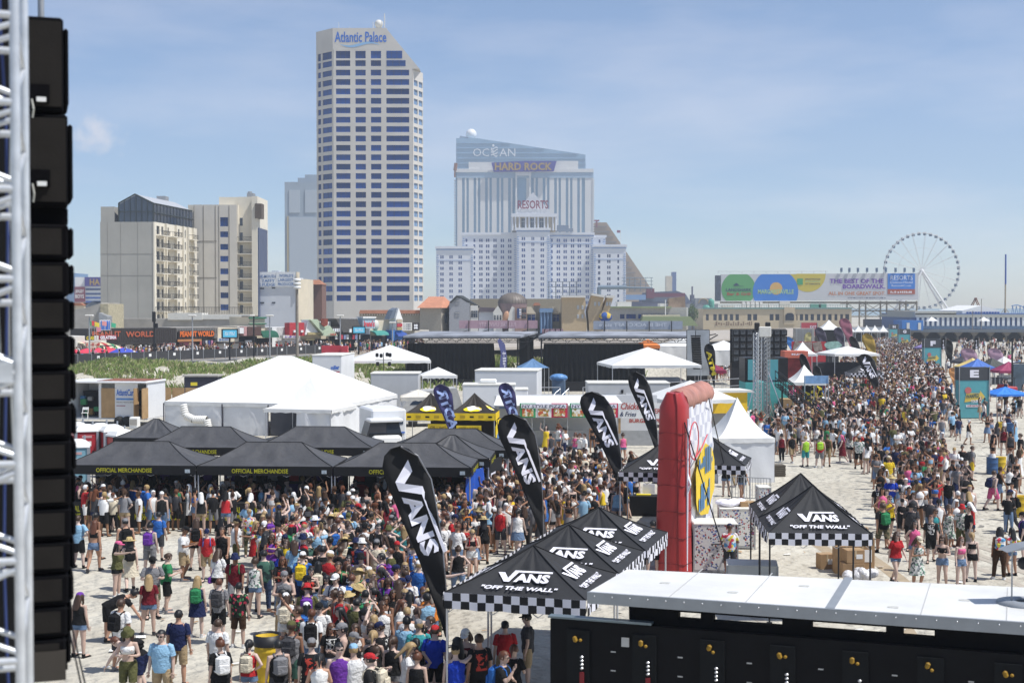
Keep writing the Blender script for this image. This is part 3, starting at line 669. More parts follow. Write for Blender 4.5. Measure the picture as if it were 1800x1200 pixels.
for p_ in (901,906,913,924,930,940,946,957,963,972,977): mb = MB(); mb.tube((rx(p_),2.2,rz_(405)),(rx(p_),2.2,rz_(381)),.5,n=8); mb.build('column',RW,T)
for p_ in (920,936,952): link('window',window_mesh(2.4,6.5,GL_DARK,RW,1),T,(rx(p_),2.9,rz_(393)))
mb = MB(); mb.b2((rx(899),1,rz_(381)),(rx(979),27,rz_(375))); mb.b2((rx(908),1.5,rz_(375)),(rx(967),24,rz_(367))); mb.build('entablature',RW,T)
mb = MB(); mb.slab([(rx(910),rz_(367)),(rx(937),rz_(337)),(rx(964),rz_(367))][::-1],4,8); mb.build('gable_lattice',RW,T)
lettering('RESORTS',rx(964) - rx(910),15 * kk,(rx(910),1,rz_(367)),(1,0,0),(0,0,1),M('maroon_letters',(.22,.02,.06),.4,var=0),T,bold=.02)
mb = MB(); mb.b2((rx(977),4,rz_(406)),(rx(1008),10,rz_(401))); mb.b2((rx(979),5,rz_(401)),(rx(1000),9,rz_(395))); mb.b2((rx(843),8,rz_(412)),(rx(874),14,rz_(409))); mb.build('roof_plant',M('grey_blue_plant',(.2,.25,.33),.6),T)
T2 = thing('flag_pole','thin pole with striped flag on the white hotel right wing','flag',(XX(1091,Y0),Y0 + 2,ZZ(432,Y0)))
mb = MB(); mb.tube((0,0,0),(0,0,9.6),.12); mb.build('pole',WHITE,T2)
mb = MB(); mb.box((-1.1,0,8.6),(2.2,.06,1.5)); mb.build('cloth',M('flag_cloth',(.25,.10,.16),.8),T2)
T = thing('billboard_frame','bare steel billboard frame in front of the white hotel base','frame',(XX(965,600),600,0))
mb = MB()
for i in range(5): mb.tube((i * 2.9,0,0),(i * 2.9,0,ZZ(495,600)),.2,n=5)
for y in (495,504,514,522): mb.tube((-.5,0,ZZ(y,600)),(12.4,0,ZZ(y,600)),.12,n=5)
mb.build('frame',M('dark_steel',(.10,.13,.18),.6),T)
T = thing('rooftop_pipe_frame','large blue grey pipe gantry and billboard scaffold right of the white hotel','frame',(XX(1051,600),600,0))
mb = MB(); mb.tube((0,0,ZZ(505,600)),(12,0,ZZ(505,600)),.9); mb.tube((.5,0,0),(.5,0,ZZ(505,600)),.9); mb.tube((12,0,ZZ(505,600)),(23,0,ZZ(506,600)),.35)
for i in range(6): mb.tube((11 + i * 2.3,0,ZZ(512,600)),(11 + i * 2.3,0,ZZ(488,600)),.14,n=5)
for y in (488,494,500,507): mb.tube((10,0,ZZ(y,600)),(23.2,0,ZZ(y,600)),.12,n=5)
mb.build('frame',M('blue_grey_steel',(.16,.22,.28),.6),T)
# stepped brown pyramid hotel
Y0 = 1120.; X0 = XX(1043,Y0)
T = thing('sloped_brown_hotel','tan hotel with sloping terraced side behind the white grand hotel','building',(X0,Y0,0))
def sx(px): return XX(px,Y0) - X0
mb = MB(); mb.slab([(0,0),(0,ZZ(391,Y0)),(sx(1066),ZZ(391,Y0)),(sx(1145),ZZ(508,Y0)),(sx(1145),0)][::-1],0,30); mb.build('wall',M('tan_brown',(.36,.26,.17),.8),T)
for i in range(13):
 y = 397 + i * 9; x1 = 1066 + (y - 391) * .62
 mb = MB(); mb.b2((sx(max(1043,x1 - 30)),-.5,ZZ(y + 2.6,Y0)),(sx(x1 - 3),0,ZZ(y,Y0))); mb.build('terrace',M('terrace_tan',(.22,.19,.17),.8),T)
lettering('T',4,6,(sx(1044),-1,ZZ(400,Y0)),(1,0,0),(0,0,1),MATS['maroon_letters'],T,bold=.04)
Y0 = 1300.
T = thing('blue_edge_tower','small distant beige tower with blue side wall above the red roofed mall','building',(XX(1171,Y0),Y0,0))
mb = MB(); mb.b2((0,0,0),(5.5,10,ZZ(485,Y0))); mb.build('wall',CREAM,T); mb = MB(); mb.b2((5.5,0,0),(9.2,10,ZZ(478,Y0))); mb.build('blue_wall',M('blue_wall',(.06,.12,.30),.5),T)
Y0 = 700.; X0 = XX(1098,Y0)
T = thing('maroon_mall','long maroon and slate mall roofs beyond the low boardwalk buildings','building',(X0,Y0,0))
def mx_(px): return XX(px,Y0) - X0
mb = MB(); mb.b2((0,0,0),(mx_(1215),20,ZZ(530,Y0))); mb.build('wall',M('slate_wall',(.10,.11,.17),.7),T)
mb = MB(); mb.slab([(mx_(1128),ZZ(530,Y0)),(mx_(1135),ZZ(514,Y0)),(mx_(1190),ZZ(511,Y0)),(mx_(1206),ZZ(517,Y0)),(mx_(1214),ZZ(530,Y0))][::-1],1,18); mb.build('roof',M('slate_roof',(.13,.16,.23),.6),T)
mb = MB(); mb.b2((mx_(1136),-.6,ZZ(524,Y0)),(mx_(1150),4,ZZ(507,Y0))); mb.b2((mx_(1150),-.6,ZZ(522,Y0)),(mx_(1204),0,ZZ(515,Y0))); mb.build('maroon_wall',M('maroon_wall',(.15,.04,.07),.7),T)
mb = MB(); mb.b2((mx_(1100),-.6,ZZ(527,Y0)),(mx_(1135),0,ZZ(518,Y0))); mb.build('window_band',GL_PALE,T)
mb = MB(); mb.tube((mx_(1219),5,0),(mx_(1219),5,ZZ(503,Y0)),.4); mb.b2((mx_(1216),3,0),(mx_(1222),8,ZZ(518,Y0))); mb.build('mast',M('slate_wall'),T)
Y0 = 520.; X0 = XX(1222,Y0)
T = thing('distant_arch_hall','distant grey hall with round arch behind the domed beige arcade','building',(X0,Y0,0))
mb = MB(); mb.b2((0,0,0),(6,9,ZZ(524,Y0))); mb.b2((-3,1,0),(8.5,9,ZZ(534,Y0))); mb.build('wall',M('slate_grey_wall',(.28,.30,.33),.8),T)
mb = MB(); mb.lathe([(1.6,-.2),(1.9,-.2),(1.9,.2),(1.6,.2),(1.6,-.2)],14,(0,0,0),a0=0,a1=math.pi); o = mb.build('arch',M('gold_arch',(.4,.33,.2),.6),T); o.rotation_euler = (R(90),0,0); o.location = (3,-.2,ZZ(533,Y0))
# low beachfront hall with flat green roof edge
Y0 = 330.; X0 = XX(1040,Y0)
def ux(px): return XX(px,Y0) - X0
T = thing('low_boardwalk_hall','low grey boardwalk hall with strip windows and pale green roof behind the stage','building',(X0,Y0,0))
mb = MB(); mb.b2((0,.5,0),(ux(1210),12,ZZ(540,Y0))); mb.b2((ux(1087),3,ZZ(540,Y0)),(ux(1112),9,ZZ(530,Y0))); mb.b2((ux(1163),3,ZZ(540,Y0)),(ux(1205),9,ZZ(533,Y0))); mb.build('wall_core',OFFW,T)
facade(T,(0,.5),(ux(1207),.5),0,ZZ(540,Y0),[(ZZ(560,Y0),ZZ(552,Y0))],[(ux(a),ux(b)) for a,b in ((1048,1056),(1060,1068),(1090,1098),(1101,1118),(1122,1140),(1144,1166),(1168,1174))],M('hall_grey',(.42,.41,.38),.8),GL_BLUE,proud=.3,nm=2,ext=0)
mb = MB(); mb.b2((0,-.5,ZZ(541,Y0)),(ux(1180),.5,ZZ(538.5,Y0))); mb.slab([(ux(1120),ZZ(572,Y0)),(ux(1126),ZZ(556,Y0)),(ux(1208),ZZ(556,Y0)),(ux(1222),ZZ(572,Y0))][::-1],-6,-1); mb.build('green_roof',M('green_roof',(.26,.32,.17),.7),T)
mb = MB(); mb.b2((ux(1127),-4,ZZ(556,Y0)),(ux(1192),-1,ZZ(553,Y0))); mb.build('roof_edge',CREAM,T)
mb = MB(); mb.slab([(ux(1176),ZZ(540,Y0)),(ux(1178),ZZ(524,Y0)),(ux(1206),ZZ(521,Y0)),(ux(1207),ZZ(540,Y0))][::-1],2,6); mb.build('rusty_gable',M('rusty_wall',(.30,.22,.16),.9,var=.4,scale=.5),T)
mb = MB(); mb.tube((ux(1168),-2,ZZ(560,Y0)),(ux(1168),-2,ZZ(527,Y0)),.1,n=6); mb.build('pole',WHITE,T)
def leafy(name,label,c,r,seed,n=900,group=None,trunk=2.5,cols=None):
 T_ = thing(name,label,'tree',(c[0],c[1],0),0,group); g_ = random.Random(seed); b = MB()
 for i in range(n):
  d_ = Vector((g_.gauss(0,1),g_.gauss(0,1),g_.gauss(0,1))).normalized(); rr = g_.uniform(.45,1.0) * (1 + .25 * math.sin(d_.x * 5 + seed) * math.sin(d_.z * 6))
  p = Vector((d_.x * r[0] * rr,d_.y * r[0] * rr,c[2] + d_.z * r[1] * rr)); s_ = g_.uniform(.12,.3) * r[0] / 2
  a = Vector((g_.gauss(0,1),g_.gauss(0,1),g_.gauss(0,1))).normalized() * s_; bb = a.orthogonal().normalized() * s_ * .6
  b.add([p - a,p + bb,p + a,p - bb],[(0,1,2,3)],g_.choice((0,0,1)))
 b.build('crown',cols or [M('leaf_dark',(.04,.075,.022),.8),M('leaf_mid',(.08,.13,.04),.8)],T_)
 b = MB(); b.tube((0,0,0),(0,0,c[2]),.22,.1)
 for i in range(4): b.tube((0,0,c[2] * .7),(math.cos(i * 1.6) * r[0] * .5,math.sin(i * 1.6) * r[0] * .5,c[2] + r[1] * .2),.08,.03)
 b.build('trunk',M('bark',(.10,.075,.05),.9),T_)
pt = dp(1217,550,420)
leafy('broadleaf_tree','dark green tree standing between grey hall and domed beige arcade',(pt.x,420,pt.z),(1.9,2.6),5)
# ------------------------------------------------------------ beige arcade with domes and long billboard
Y0 = 470.; X0 = XX(1236,Y0); ka = Y0 / F
def ax_(px): return XX(px,Y0) - X0
T = thing('beige_arcade','long beige two storey arcade with green corner domes under the huge billboard','building',(X0,Y0,0))
TN = M('arcade_stone',(.52,.43,.29),.8,var=.1,scale=.1); GRN = M('copper_green',(.10,.33,.26),.6,var=.1)
zt = ZZ(543,Y0)
mb = MB(); mb.b2((0,.4,0),(ax_(1497),22,zt)); mb.build('core',TN,T)
wc = [(1241,1246),(1254,1260),(1263,1269),(1273,1279),(1283,1289),(1293,1299),(1314,1321),(1324,1331),(1353,1360),(1363,1370),(1400,1402),(1406,1412),(1415,1421),(1425,1431),(1436,1442),(1446,1452),(1456,1462),(1467,1472),(1477,1482),(1486,1493)]
facade(T,(0,.4),(ax_(1497),.4),0,zt,[(ZZ(563,Y0),ZZ(552,Y0))],[(ax_(a),ax_(b)) for a,b in wc],TN,GL_DARK,proud=.4,nm=1,ext=0)
mb = MB(); mb.b2((ax_(1378),-.6,ZZ(570,Y0)),(ax_(1397),.0,ZZ(540,Y0))); mb.build('entrance_bay',TN,T)
mb = MB(); mb.slab([(ax_(1380),ZZ(563,Y0)),(ax_(1380),ZZ(553,Y0)),(ax_(1384),ZZ(550,Y0)),(ax_(1391),ZZ(550,Y0)),(ax_(1395),ZZ(553,Y0)),(ax_(1395),ZZ(563,Y0))][::-1],-.75,-.6); mb.build('arched_window',GL_DARK,T)
mb = MB(); mb.b2((-.4,-.4,zt),(ax_(1498),.9,zt + .5))
for i in range(60): mb.tube((ax_(1240) + i * .81,.2,zt + .5),(ax_(1240) + i * .81,.2,zt + 1.3),.05,n=4)
mb.b2((0,.1,zt + 1.3),(ax_(1497),.3,zt + 1.4)); mb.build('parapet_rail',M('teal_rail',(.16,.28,.26),.6),T)
for px,py,r_ in ((1244,543,1.5),(1252,530,1.0)):
 mb = MB(); mb.lathe([(r_,-2 if py == 530 else 0),(r_,0),(r_ * .92,r_ * .4),(r_ * .6,r_ * .8),(.05,r_)],14,(ax_(px),2.5,ZZ(py,Y0))); mb.build('dome',GRN,T)
for i,(px,w_,h_,c_) in enumerate(((1312,1.0,2.2,WHITE),(1320,1.0,2.2,WHITE),(1328,1.2,2.2,WHITE),(1336,1.0,2.2,WHITE),(1343,.8,2.2,WHITE),(1361,1.6,1.6,WHITE),(1385,3.4,2.4,OFFW),(1440,3.4,1.5,GRN),(1452,2.6,1.5,GRN),(1284,4,.9,OFFW))):
 mb = MB(); mb.box((ax_(px),6,zt + h_ / 2 + .2),(w_,2,h_)); mb.build('roof_unit',c_,T)
lettering('~~~~~~~~',12,1.3,(ax_(1258),-.15,ZZ(572,Y0)),(1,0,0),(0,0,1),M('faded_script',(.22,.15,.1),.8),T,bold=-.01)
Yb = 476.; X0 = XX(1262,Yb); kb = Yb / F
T = thing('long_billboard','very long grey billboard with green, blue and yellow discs above the beige arcade','billboard',(X0,Yb,0))
def bx_(px): return XX(px,Yb) - X0
def bz(py): return ZZ(py,Yb)
BG = M('billboard_grey',(.55,.56,.58),.6,var=.03)
mb = MB(); mb.slab([(bx_(1267),bz(529)),(bx_(1267),bz(482)),(bx_(1614),bz(480)),(bx_(1614),bz(527))][::-1],0,.8); BPAN = mb.build('panel',BG,T)
def disc(cx,cy,r,mat,clip_top=480.7,clip_bot=528.6,clip_l=1267.4):
 b = MB(); pts = []
 for i in range(48):
  t = 2 * math.pi * i / 48; x = cx + r * math.cos(t); y = cy + r * math.sin(t); pts.append((bx_(max(clip_l,x)),-.06,bz(min(clip_bot,max(clip_top + (1.4 if x < 1400 else .3),y)))))
 b.add(pts,[tuple(range(48))]); return b.build('disc',mat,BPAN)
disc(1298,508,30,M('disc_green',(.10,.33,.12),.6,var=0)); o = disc(1363,513,40,M('disc_blue',(.03,.19,.60),.6,var=0)); o.location.y = -.04
o = disc(1420,482,31,M('disc_yellow',(.55,.45,.06),.6,var=0)); o.location.y = .02
NAVYL = M('navy_letters',(.02,.04,.10),.6,var=0); PUR = M('purple_letters',(.14,.03,.36),.6,var=0); ORG = M('rust_letters',(.50,.16,.05),.6,var=0); REDL = M('red_letters',(.40,.04,.03),.6,var=0); GRL = M('pale_green_letters',(.35,.55,.30),.6,var=0)
def bl(s_,px0,px1,pb,h,mat,bold=.02,y=-.14,fn=None): return lettering(s_,bx_(px1) - bx_(px0),h * kb,(bx_(px0),y,bz(pb)),(1,0,0),(0,0,1),mat,BPAN,bold=bold)
bl('LANDSHARK',1276,1321,512,5.5,NAVYL); bl('Bar & Grill',1278,1319,519,5,REDL); bl('MARGARITAVILLE',1332,1395,516.5,8,GRL,.03)
bl('DRAFTKINGS',1415,1442,492,2.6,NAVYL); bl('SPORTSBOOK',1415,1442,496,2.4,GRL); bl('AT RESORTS',1415,1441,500.3,2.2,NAVYL)
bl('THE BEST OF THE',1458,1553,498,8,PUR,.03); bl('BOARDWALK.',1481,1556,507.5,8,PUR,.03); bl('ALL IN ONE GREAT SPOT.',1456,1556,518.5,6,ORG,.02)
bl('~~~~~~~~~~~~~~',1490,1556,524.5,1.8,NAVYL,0)
mb = MB(); mb.b2((bx_(1560),-.12,bz(508)),(bx_(1608),-.02,bz(480.8))); mb.build('blue_panel',M('disc_blue'),T)
mb = MB(); mb.b2((bx_(1560),-.12,bz(517)),(bx_(1608),-.02,bz(508.1))); mb.build('red_panel',M('brick_red_panel',(.38,.09,.05),.6,var=0),T)
bl('RESORTS',1565,1604,492,8,WL,.0); bl('Casino-Hotel',1564,1604,498,4,WL,0); bl('ResortsAC.com',1567,1601,503.5,3.2,WL,0); bl('~~~~~~',1565,1602,515,3.5,WL,0)
mb = MB(); sh = [(1288,501.5),(1299,501.5),(1297.5,499.5),(1294,497)]; mb.add([(bx_(a),-.14,bz(b)) for a,b in sh],[(0,1,2,3)]); mb.b2((bx_(1290),-.14,bz(503)),(bx_(1307),-.13,bz(502.4))); mb.build('fin_emblem',NAVYL,T)
mb = MB(); mb.b2((bx_(1401),-.14,bz(500.5)),(bx_(1411),-.12,bz(489.5))); mb.build('green_emblem',M('emblem_green',(.05,.32,.13),.6,var=0),T)
o = disc(1364,507,11,M('sun_disc',(.62,.38,.12),.6,var=0)); o.location.y = -.06
mb = MB(); mb.b2((bx_(1257.5),-.5,bz(529)),(bx_(1266),1.5,bz(484))); mb.build('end_ladder_cage',M('billboard_dark_end',(.08,.10,.14),.7,var=.5,scale=1.5),T)
mb = MB()
for i in range(10): mb.tube((bx_(1262) + i * 4.0,0,bz(481)),(bx_(1262) + i * 4.0,0,bz(476.5)),.06,n=4)
mb.tube((bx_(1262),0,bz(476.5)),(bx_(1455),0,bz(476)),.06,n=4); mb.tube((bx_(1262),0,bz(478.5)),(bx_(1455),0,bz(478)),.05,n=4); mb.build('catwalk_rail',GALV,T)
for px in (1478,1492,1507,1523,1540,1556,1573,1589,1605):
 mb = MB(); mb.tube((bx_(px),.2,bz(481)),(bx_(px),-.4,bz(472)),.09,n=5); mb.box((bx_(px),-.5,bz(474.5)),(.7,.5,1.4)); mb.build('lamp',M('lamp_blue_grey',(.10,.16,.25),.5),T)
mb = MB()
for px in (1490,1512,1523,1549,1560,1583,1594,1613):
 mb.tube((bx_(px),1,0),(bx_(px),1,bz(529)),.28,n=6)
for y in (533,546,556): mb.tube((bx_(1478),1,bz(y)),(bx_(1614),1,bz(y)),.22,n=5)
for a,b in ((1490,1523),(1512,1549),(1523,1560),(1560,1594),(1583,1613)): mb.tube((bx_(a),1,bz(556)),(bx_(b),1,bz(533)),.12,n=4); mb.tube((bx_(a),1,bz(533)),(bx_(b),1,bz(556)),.12,n=4)
mb.b2((bx_(1267),.9,bz(533)),(bx_(1614),1.8,bz(530))); mb.build('support_frame',M('tan_steel',(.27,.24,.19),.7,var=.2),T)
mb = MB(); mb.b2((bx_(1512),-6,0),(bx_(1582),-4,bz(560.5))); o = mb.build('dark_shed',M('dark_blue_shed',(.02,.028,.045),.7,var=.3),T)
# ------------------------------------------------------------ observation wheel
Yw = 760.; kw = Yw / F; cw = dp(1620,476,Yw); rw_ = 66 * kw
T = thing('observation_wheel','big white observation wheel with blue cabins on the pier','ferris wheel',(cw.x,Yw,0))
WW = M('wheel_white',(.72,.72,.72),.5,var=0)
mb = MB(); n = 64
for rr,off,tr in ((1.0,.9,.17),(1.0,-.9,.17),(.62,0,.10)):
 for i in range(n):
  a,b = 2 * math.pi * i / n,2 * math.pi * (i + 1) / n
  mb.tube((math.cos(a) * rw_ * rr,off,cw.z + math.sin(a) * rw_ * rr),(math.cos(b) * rw_ * rr,off,cw.z + math.sin(b) * rw_ * rr),tr,n=4,cap=False)
mb.build('rim',WW,T)
for i in range(18):
 a = 2 * math.pi * i / 18 + .08
 b = MB(); b.tube((0,.5,cw.z),(math.cos(a) * rw_,.9,cw.z + math.sin(a) * rw_),.11,n=4); b.tube((0,-.5,cw.z),(math.cos(a) * rw_,-.9,cw.z + math.sin(a) * rw_),.11,n=4); b.build('spoke',WW,T)
mb = MB(); mb.lathe([(.01,-1.3),(.9,-1.3),(.9,1.3),(.01,1.3)],14); o = mb.build('hub',WW,T); o.rotation_euler = (R(90),0,0); o.location = (0,0,cw.z)
cabm = MB(); cabm.rbox((0,0,-.15),(1.5,1.5,1.4),.25,mi=0); cabm.box((0,0,.75),(1.6,1.6,.35),mi=1); cabm = cabm.mesh('cabin',[M('cabin_blue_glass',(.06,.12,.2),.2),WW])
for i in range(40):
 a = 2 * math.pi * (i + .5) / 40; link('cabin',cabm,T,(math.cos(a) * (rw_ - .3),0,cw.z + math.sin(a) * (rw_ - .3)))
for s_ in (-1,1):
 for fx,foot in ((1,XX(1668,Yw) - cw.x),(-1,-(XX(1668,Yw) - cw.x))):
  b = MB(); b.tube((0,s_ * 1.5,cw.z),(foot,s_ * 5,ZZ(553,Yw)),.55,.6,n=8); b.build('leg',WW,T)
# ------------------------------------------------------------ amusement pier
Yp = 350.; kp = Yp / F; X0 = XX(1500,Yp)
def ex(px): return XX(px,Yp) - X0
def ez(py): return ZZ(py,Yp)
T = thing('amusement_pier','long pier with blue and white striped hall standing on piles across the beach','pier',(X0,Yp,0))
LIFT = 0
mb = MB(); mb.b2((ex(1500),0,ez(584)),(ex(1990),40,ez(579))); mb.build('deck',M('pier_deck',(.20,.22,.24),.8),T)
mb = MB(); mb.b2((ex(1617),4,ez(579)),(ex(1990),36,ez(551))); mb.build('hall_core',M('pier_blue',(.10,.16,.32),.6),T)
pm = MB().box((0,0,0),(.62,.3,ez(558) - ez(573))).mesh('white_stripe',WHITE)
for i in range(46): link('white_stripe',pm,T,(ex(1621) + i * 1.25,3.7,(ez(558) + ez(573)) / 2))
mb = MB(); mb.b2((ex(1616),3.4,ez(558)),(ex(1990),37,ez(553))); mb.b2((ex(1616),4,ez(553)),(ex(1690),30,ez(547))); mb.build('roof_band',M('pier_roof_grey',(.42,.42,.38),.7),T)
mb = MB(); mb.slab([(ex(1703),ez(546)),(ex(1738),ez(536.5)),(ex(1770),ez(546)),(ex(1770),ez(553)),(ex(1703),ez(553))][::-1],5,25); mb.build('white_pavilion',WHITE,T)
mb = MB()
for i in range(12): mb.b2((ex(1710) + i * .7,4.8,ez(551.5)),(ex(1710) + i * .7 + .5,4.95,ez(548)))
mb.build('window_band',GL_BLUE,T)
mb = MB()
for i in range(110): mb.tube((ex(1585) + i * .5,-.2,ez(579)),(ex(1585) + i * .5,-.2,ez(574)),.03,n=4)
mb.b2((ex(1585),-.3,ez(574)),(ex(1990),-.1,ez(573.4))); mb.b2((ex(1585),-.28,ez(576.5)),(ex(1990),-.12,ez(576))); mb.build('railing',M('pier_rail_blue',(.25,.38,.48),.6),T)
for i in range(18):
 mb = MB(); zt_ = ez(584); mb.tube((0,2,-.3),(0,2,zt_),.28,n=6); mb.slab([(-1.1,zt_),(1.1,zt_),(.3,zt_ - .9),(-.3,zt_ - .9)],1.2,2.6); o = mb.build('pile',M('pier_pile',(.20,.18,.15),.9),T); o.location = (ex(1545) + i * 4,0,0)
mb = MB(); mb.b2((ex(1500),12,-.5),(ex(1990),13,ez(584))); mb.build('under_deck_shade',M('pier_shade_dark',(.03,.035,.04),.9,var=.5),T)  # near-black sheet: shade below the deck put into its colour
mb = MB(); mb.b2((ex(1582),-2,ez(580)),(ex(1619),6,ez(563))); mb.build('blue_kiosk',M('kiosk_blue',(.04,.18,.50),.6),T)
for px in (1590,1610): mb = MB(); mb.b2((ex(px),-2.1,ez(579)),(ex(px + 5),-1.9,ez(567))); mb.build('door',OFFW,T)
for px in (1641,1733):
 mb = MB(); w_ = 1.25; z_ = ez(564); mb.add([(-w_,-w_,z_),(w_,-w_,z_),(w_,w_,z_),(-w_,w_,z_),(0,0,z_ + 1.0)],[(0,1,4),(1,2,4),(2,3,4),(3,0,4)]); o = mb.build('canopy',WHITE,T); o.location = (ex(px),1.5,0)
T = thing('drop_tower_ride','thin tall blue and tan drop tower pole above the pier','ride tower',(XX(1767,384),384,ez(553)))
z_ = ZZ(447,384) - ez(553)
mb = MB(); mb.tube((0,0,0),(0,0,z_),.2,n=6); mb.build('mast',M('mast_tan',(.45,.35,.22),.6),T)
mb = MB(); mb.tube((0,-.2,z_ * .5),(0,-.1,z_ * 1.0),.2,n=6); mb.build('blue_sleeve',M('mast_blue',(.05,.12,.4),.6),T)
mb = MB()
for s_ in (-1,1): mb.tube((0,0,1.7),(s_ * 1.2,0,0),.08); mb.tube((0,0,1.7),(0,s_ * 1.2,0),.08)
mb.build('base_frame',MATS['mast_tan'],T)
T = thing('swing_ride_frame','rusty A frame of a swing ride on the pier roof','ride',(XX(1715,384),384,ez(553)))
mb = MB()
for s_ in (-1,1): mb.tube((0,s_ * .5,4.2),(-2.2,s_,0),.13,n=6); mb.tube((0,s_ * .5,4.2),(1.7,s_,0),.13,n=6)
mb.tube((0,-.8,4.2),(0,.8,4.2),.2,n=6); mb.build('frame',M('rust_frame',(.30,.14,.09),.7),T)
T = thing('blue_coaster_frame','blue steel coaster supports at the seaward end of the pier','ride',(XX(1778,384),384,ez(556)))
mb = MB(); g = random.Random(4)
for i in range(6): mb.tube((i,0,0),(i + .3,0,2.6 + g.random() * .5),.08,n=5); mb.tube((i + .8,0,0),(i + .3,0,2.6),.08,n=5)
mb.path([(0,0,2.6),(1.5,0,2.9),(3,0,2.4),(4.5,0,1.8),(6,0,1.2)],.12); mb.build('frame',M('coaster_blue',(.07,.22,.45),.5),T)
for i,(px,top) in enumerate(((1710,546),(1725,525))):
 T = thing('pier_light_mast',('short' if i == 0 else 'tall') + ' light mast with twin lamps on the pier near the white pavilion','light pole',(XX(px,348),348,ez(579)))
 h_ = ZZ(top,348) - ez(579); mb = MB(); mb.tube((0,0,0),(0,0,h_),.08,n=6); mb.build('pole',TIMBER,T)
 mb = MB(); mb.box((-.45,0,h_),(.5,.3,.25)); mb.box((.45,0,h_),(.5,.3,.25)); mb.build('lamp_head',WHITE,T)
# ============================================================ BOARDWALK SHOPS
SLn = (SB[0] - SA[0],SB[1] - SA[1]); SRZ = math.atan2(SLn[1],SLn[0])
def sY(px): return lineY(px,SA,SB)
def shop_frame(px):
 y = sY(px); return Vector(((px - 900) / F * y,y,0))
class Shop:
 """a shop front on the shop line between photo columns a and b; local x along the front, z up from the deck"""
 def __init__(s,name,label,a,b,cat='shop',group=None):
  s.P = shop_frame(a); s.Q = shop_frame(b); s.L = (s.Q - s.P).length; s.a = a; s.b = b
  s.T = thing(name,label,cat,(s.P.x,s.P.y,BW),SRZ,group)
 def x(s,px): return (shop_frame(px) - s.P).dot((s.Q - s.P).normalized())
 def z(s,px,py): return ZZ(py,sY(px)) - BW
 def bx(s,part,a,b,yt,yb,mat,y0=0.,y1=.3):
  x0,x1 = s.x(a),s.x(b); m = (a + b) / 2; mb = MB(); mb.b2((x0,y0,s.z(m,yb) if yb is not None else 0),(x1,y1,s.z(m,yt))); return mb.build(part,mat,s.T)
 def tx(s,t,a,b,yt,yb,mat,y=-.05,bold=.03,**k):
  m = (a + b) / 2; return lettering(t,s.x(b) - s.x(a),s.z(m,yt) - s.z(m,yb),(s.x(a),y,s.z(m,yb)),(1,0,0),(0,0,1),mat,s.T,bold=bold,**k)
ORANGE = M('orange_letters',(.75,.16,.02),.5,var=0); DULLR = M('dull_red_letters',(.42,.10,.045),.6,var=0)
GREENS = M('shop_green',(.035,.16,.10),.7); TEAL = M('teal_awning',(.10,.42,.36),.7); REDW = M('shop_red',(.45,.04,.05),.6); YEL = M('yellow_letters',(.75,.6,.03),.5,var=0)
s = Shop('peanut_shop','long dark fascia shop with dull red letters and white lower wall',120,306)
s.bx('wall',172,268,601,None,WHITE,.2,4); s.bx('fascia',150,306,577,603,DARK,-.5,4); s.bx('opening_shade_panel',268,306,603,None,INSHADE,.4,4)
s.bx('canopy_edge',168,290,602,605,DARK,-.9,-.5)
for i in range(40):
 px = 152 + i * 3.9; s.bx('batten',px,px + .6,578,601,M('batten_brown',(.06,.05,.045),.7,var=0),-.54,-.5)
s.tx('PEANUT',158,208,582,592,DULLR,-.6); s.tx('WORLD',217,268,582,592,DULLR,-.6)
for a,b in ((235,247),(250.5,263)): s.bx('menu_board',a,b,604.5,624,M('menu_green',(.015,.05,.035),.6),.1,.2)
for a,t in ((236,'SALTED'),(252,'ROASTED')):
 for k,y in enumerate((609,613.5,618)): s.tx('~~~',a,a + 9.5,y - 2.6,y,OFFW,.06,0)
s.bx('window',214,221,604,609,GL_DARK,.1,.2)
s.bx('sign_board',273,306,602,611,OFFW,-.4,-.2); s.tx('~~~~~',275,304,603,606,REDL,-.45,.01); s.tx('~~~~~~',276,303,607,610,BLT,-.45,.01)
s = Shop('orange_sign_shop','slatted grey fascia shop with bright orange letters beside the shoe shop',306,382)
s.bx('wall_core',306,382,575,None,CONC,1.0,5); s.bx('fascia',306,382,576,595,M('grey_slat',(.16,.15,.14),.7),-.1,1.0)
for i in range(26):
 px = 307 + i * 2.9; s.bx('slat',px,px + .8,577,584,M('slat_grey',(.25,.24,.22),.7,var=0),-.18,-.1)
s.bx('sign_board',311,374,581,595,DARK,-.35,-.1); s.tx('PEANUT WORLD',313,373,581.5,591.5,ORANGE,-.5,.04)
s.bx('opening_shade_panel',308,345,600,None,INSHADE,.5,1.0); s.bx('opening_shade_panel',348,380,600,None,INSHADE,.5,1.0)
s.bx('valance',308,350,596,600,M('orange_valance',(.45,.2,.08),.7),-.6,-.4); s.bx('red_sign',317,342,601,607,M('pink_sign',(.5,.16,.2),.6),.1,.3)
for i,(px,c) in enumerate(((349,(.4,.1,.1)),(354,(.05,.05,.07)),(359,(.5,.5,.5)),(364,(.06,.08,.25)),(369,(.5,.2,.3)),(374,(.1,.1,.1)))):
 s.bx('hanging_garment',px,px + 3.4,598,608,M('garment%d' % i,c,.9),-.3,-.15)
s = Shop('shoe_shop','pale shop with SHOES sign behind the blue video screen',382,424)
s.bx('wall_core',382,424,576,None,CREAM,.6,5); s.bx('sign_board',381,402,593.5,600,OFFW,-.2,.5); s.tx('SHOES',383,400,594.5,598.5,BLT,-.25)
s.bx('shutter',383,402,603,None,WHITE,.3,.6); s.bx('shutter',406,422,603,None,WHITE,.3,.6); s.bx('awning',381,424,600.5,603,DARK,-1,.2)
s = Shop('souvenir_shop','souvenir shop with brown board and open front beside green barrel awning',424,458)
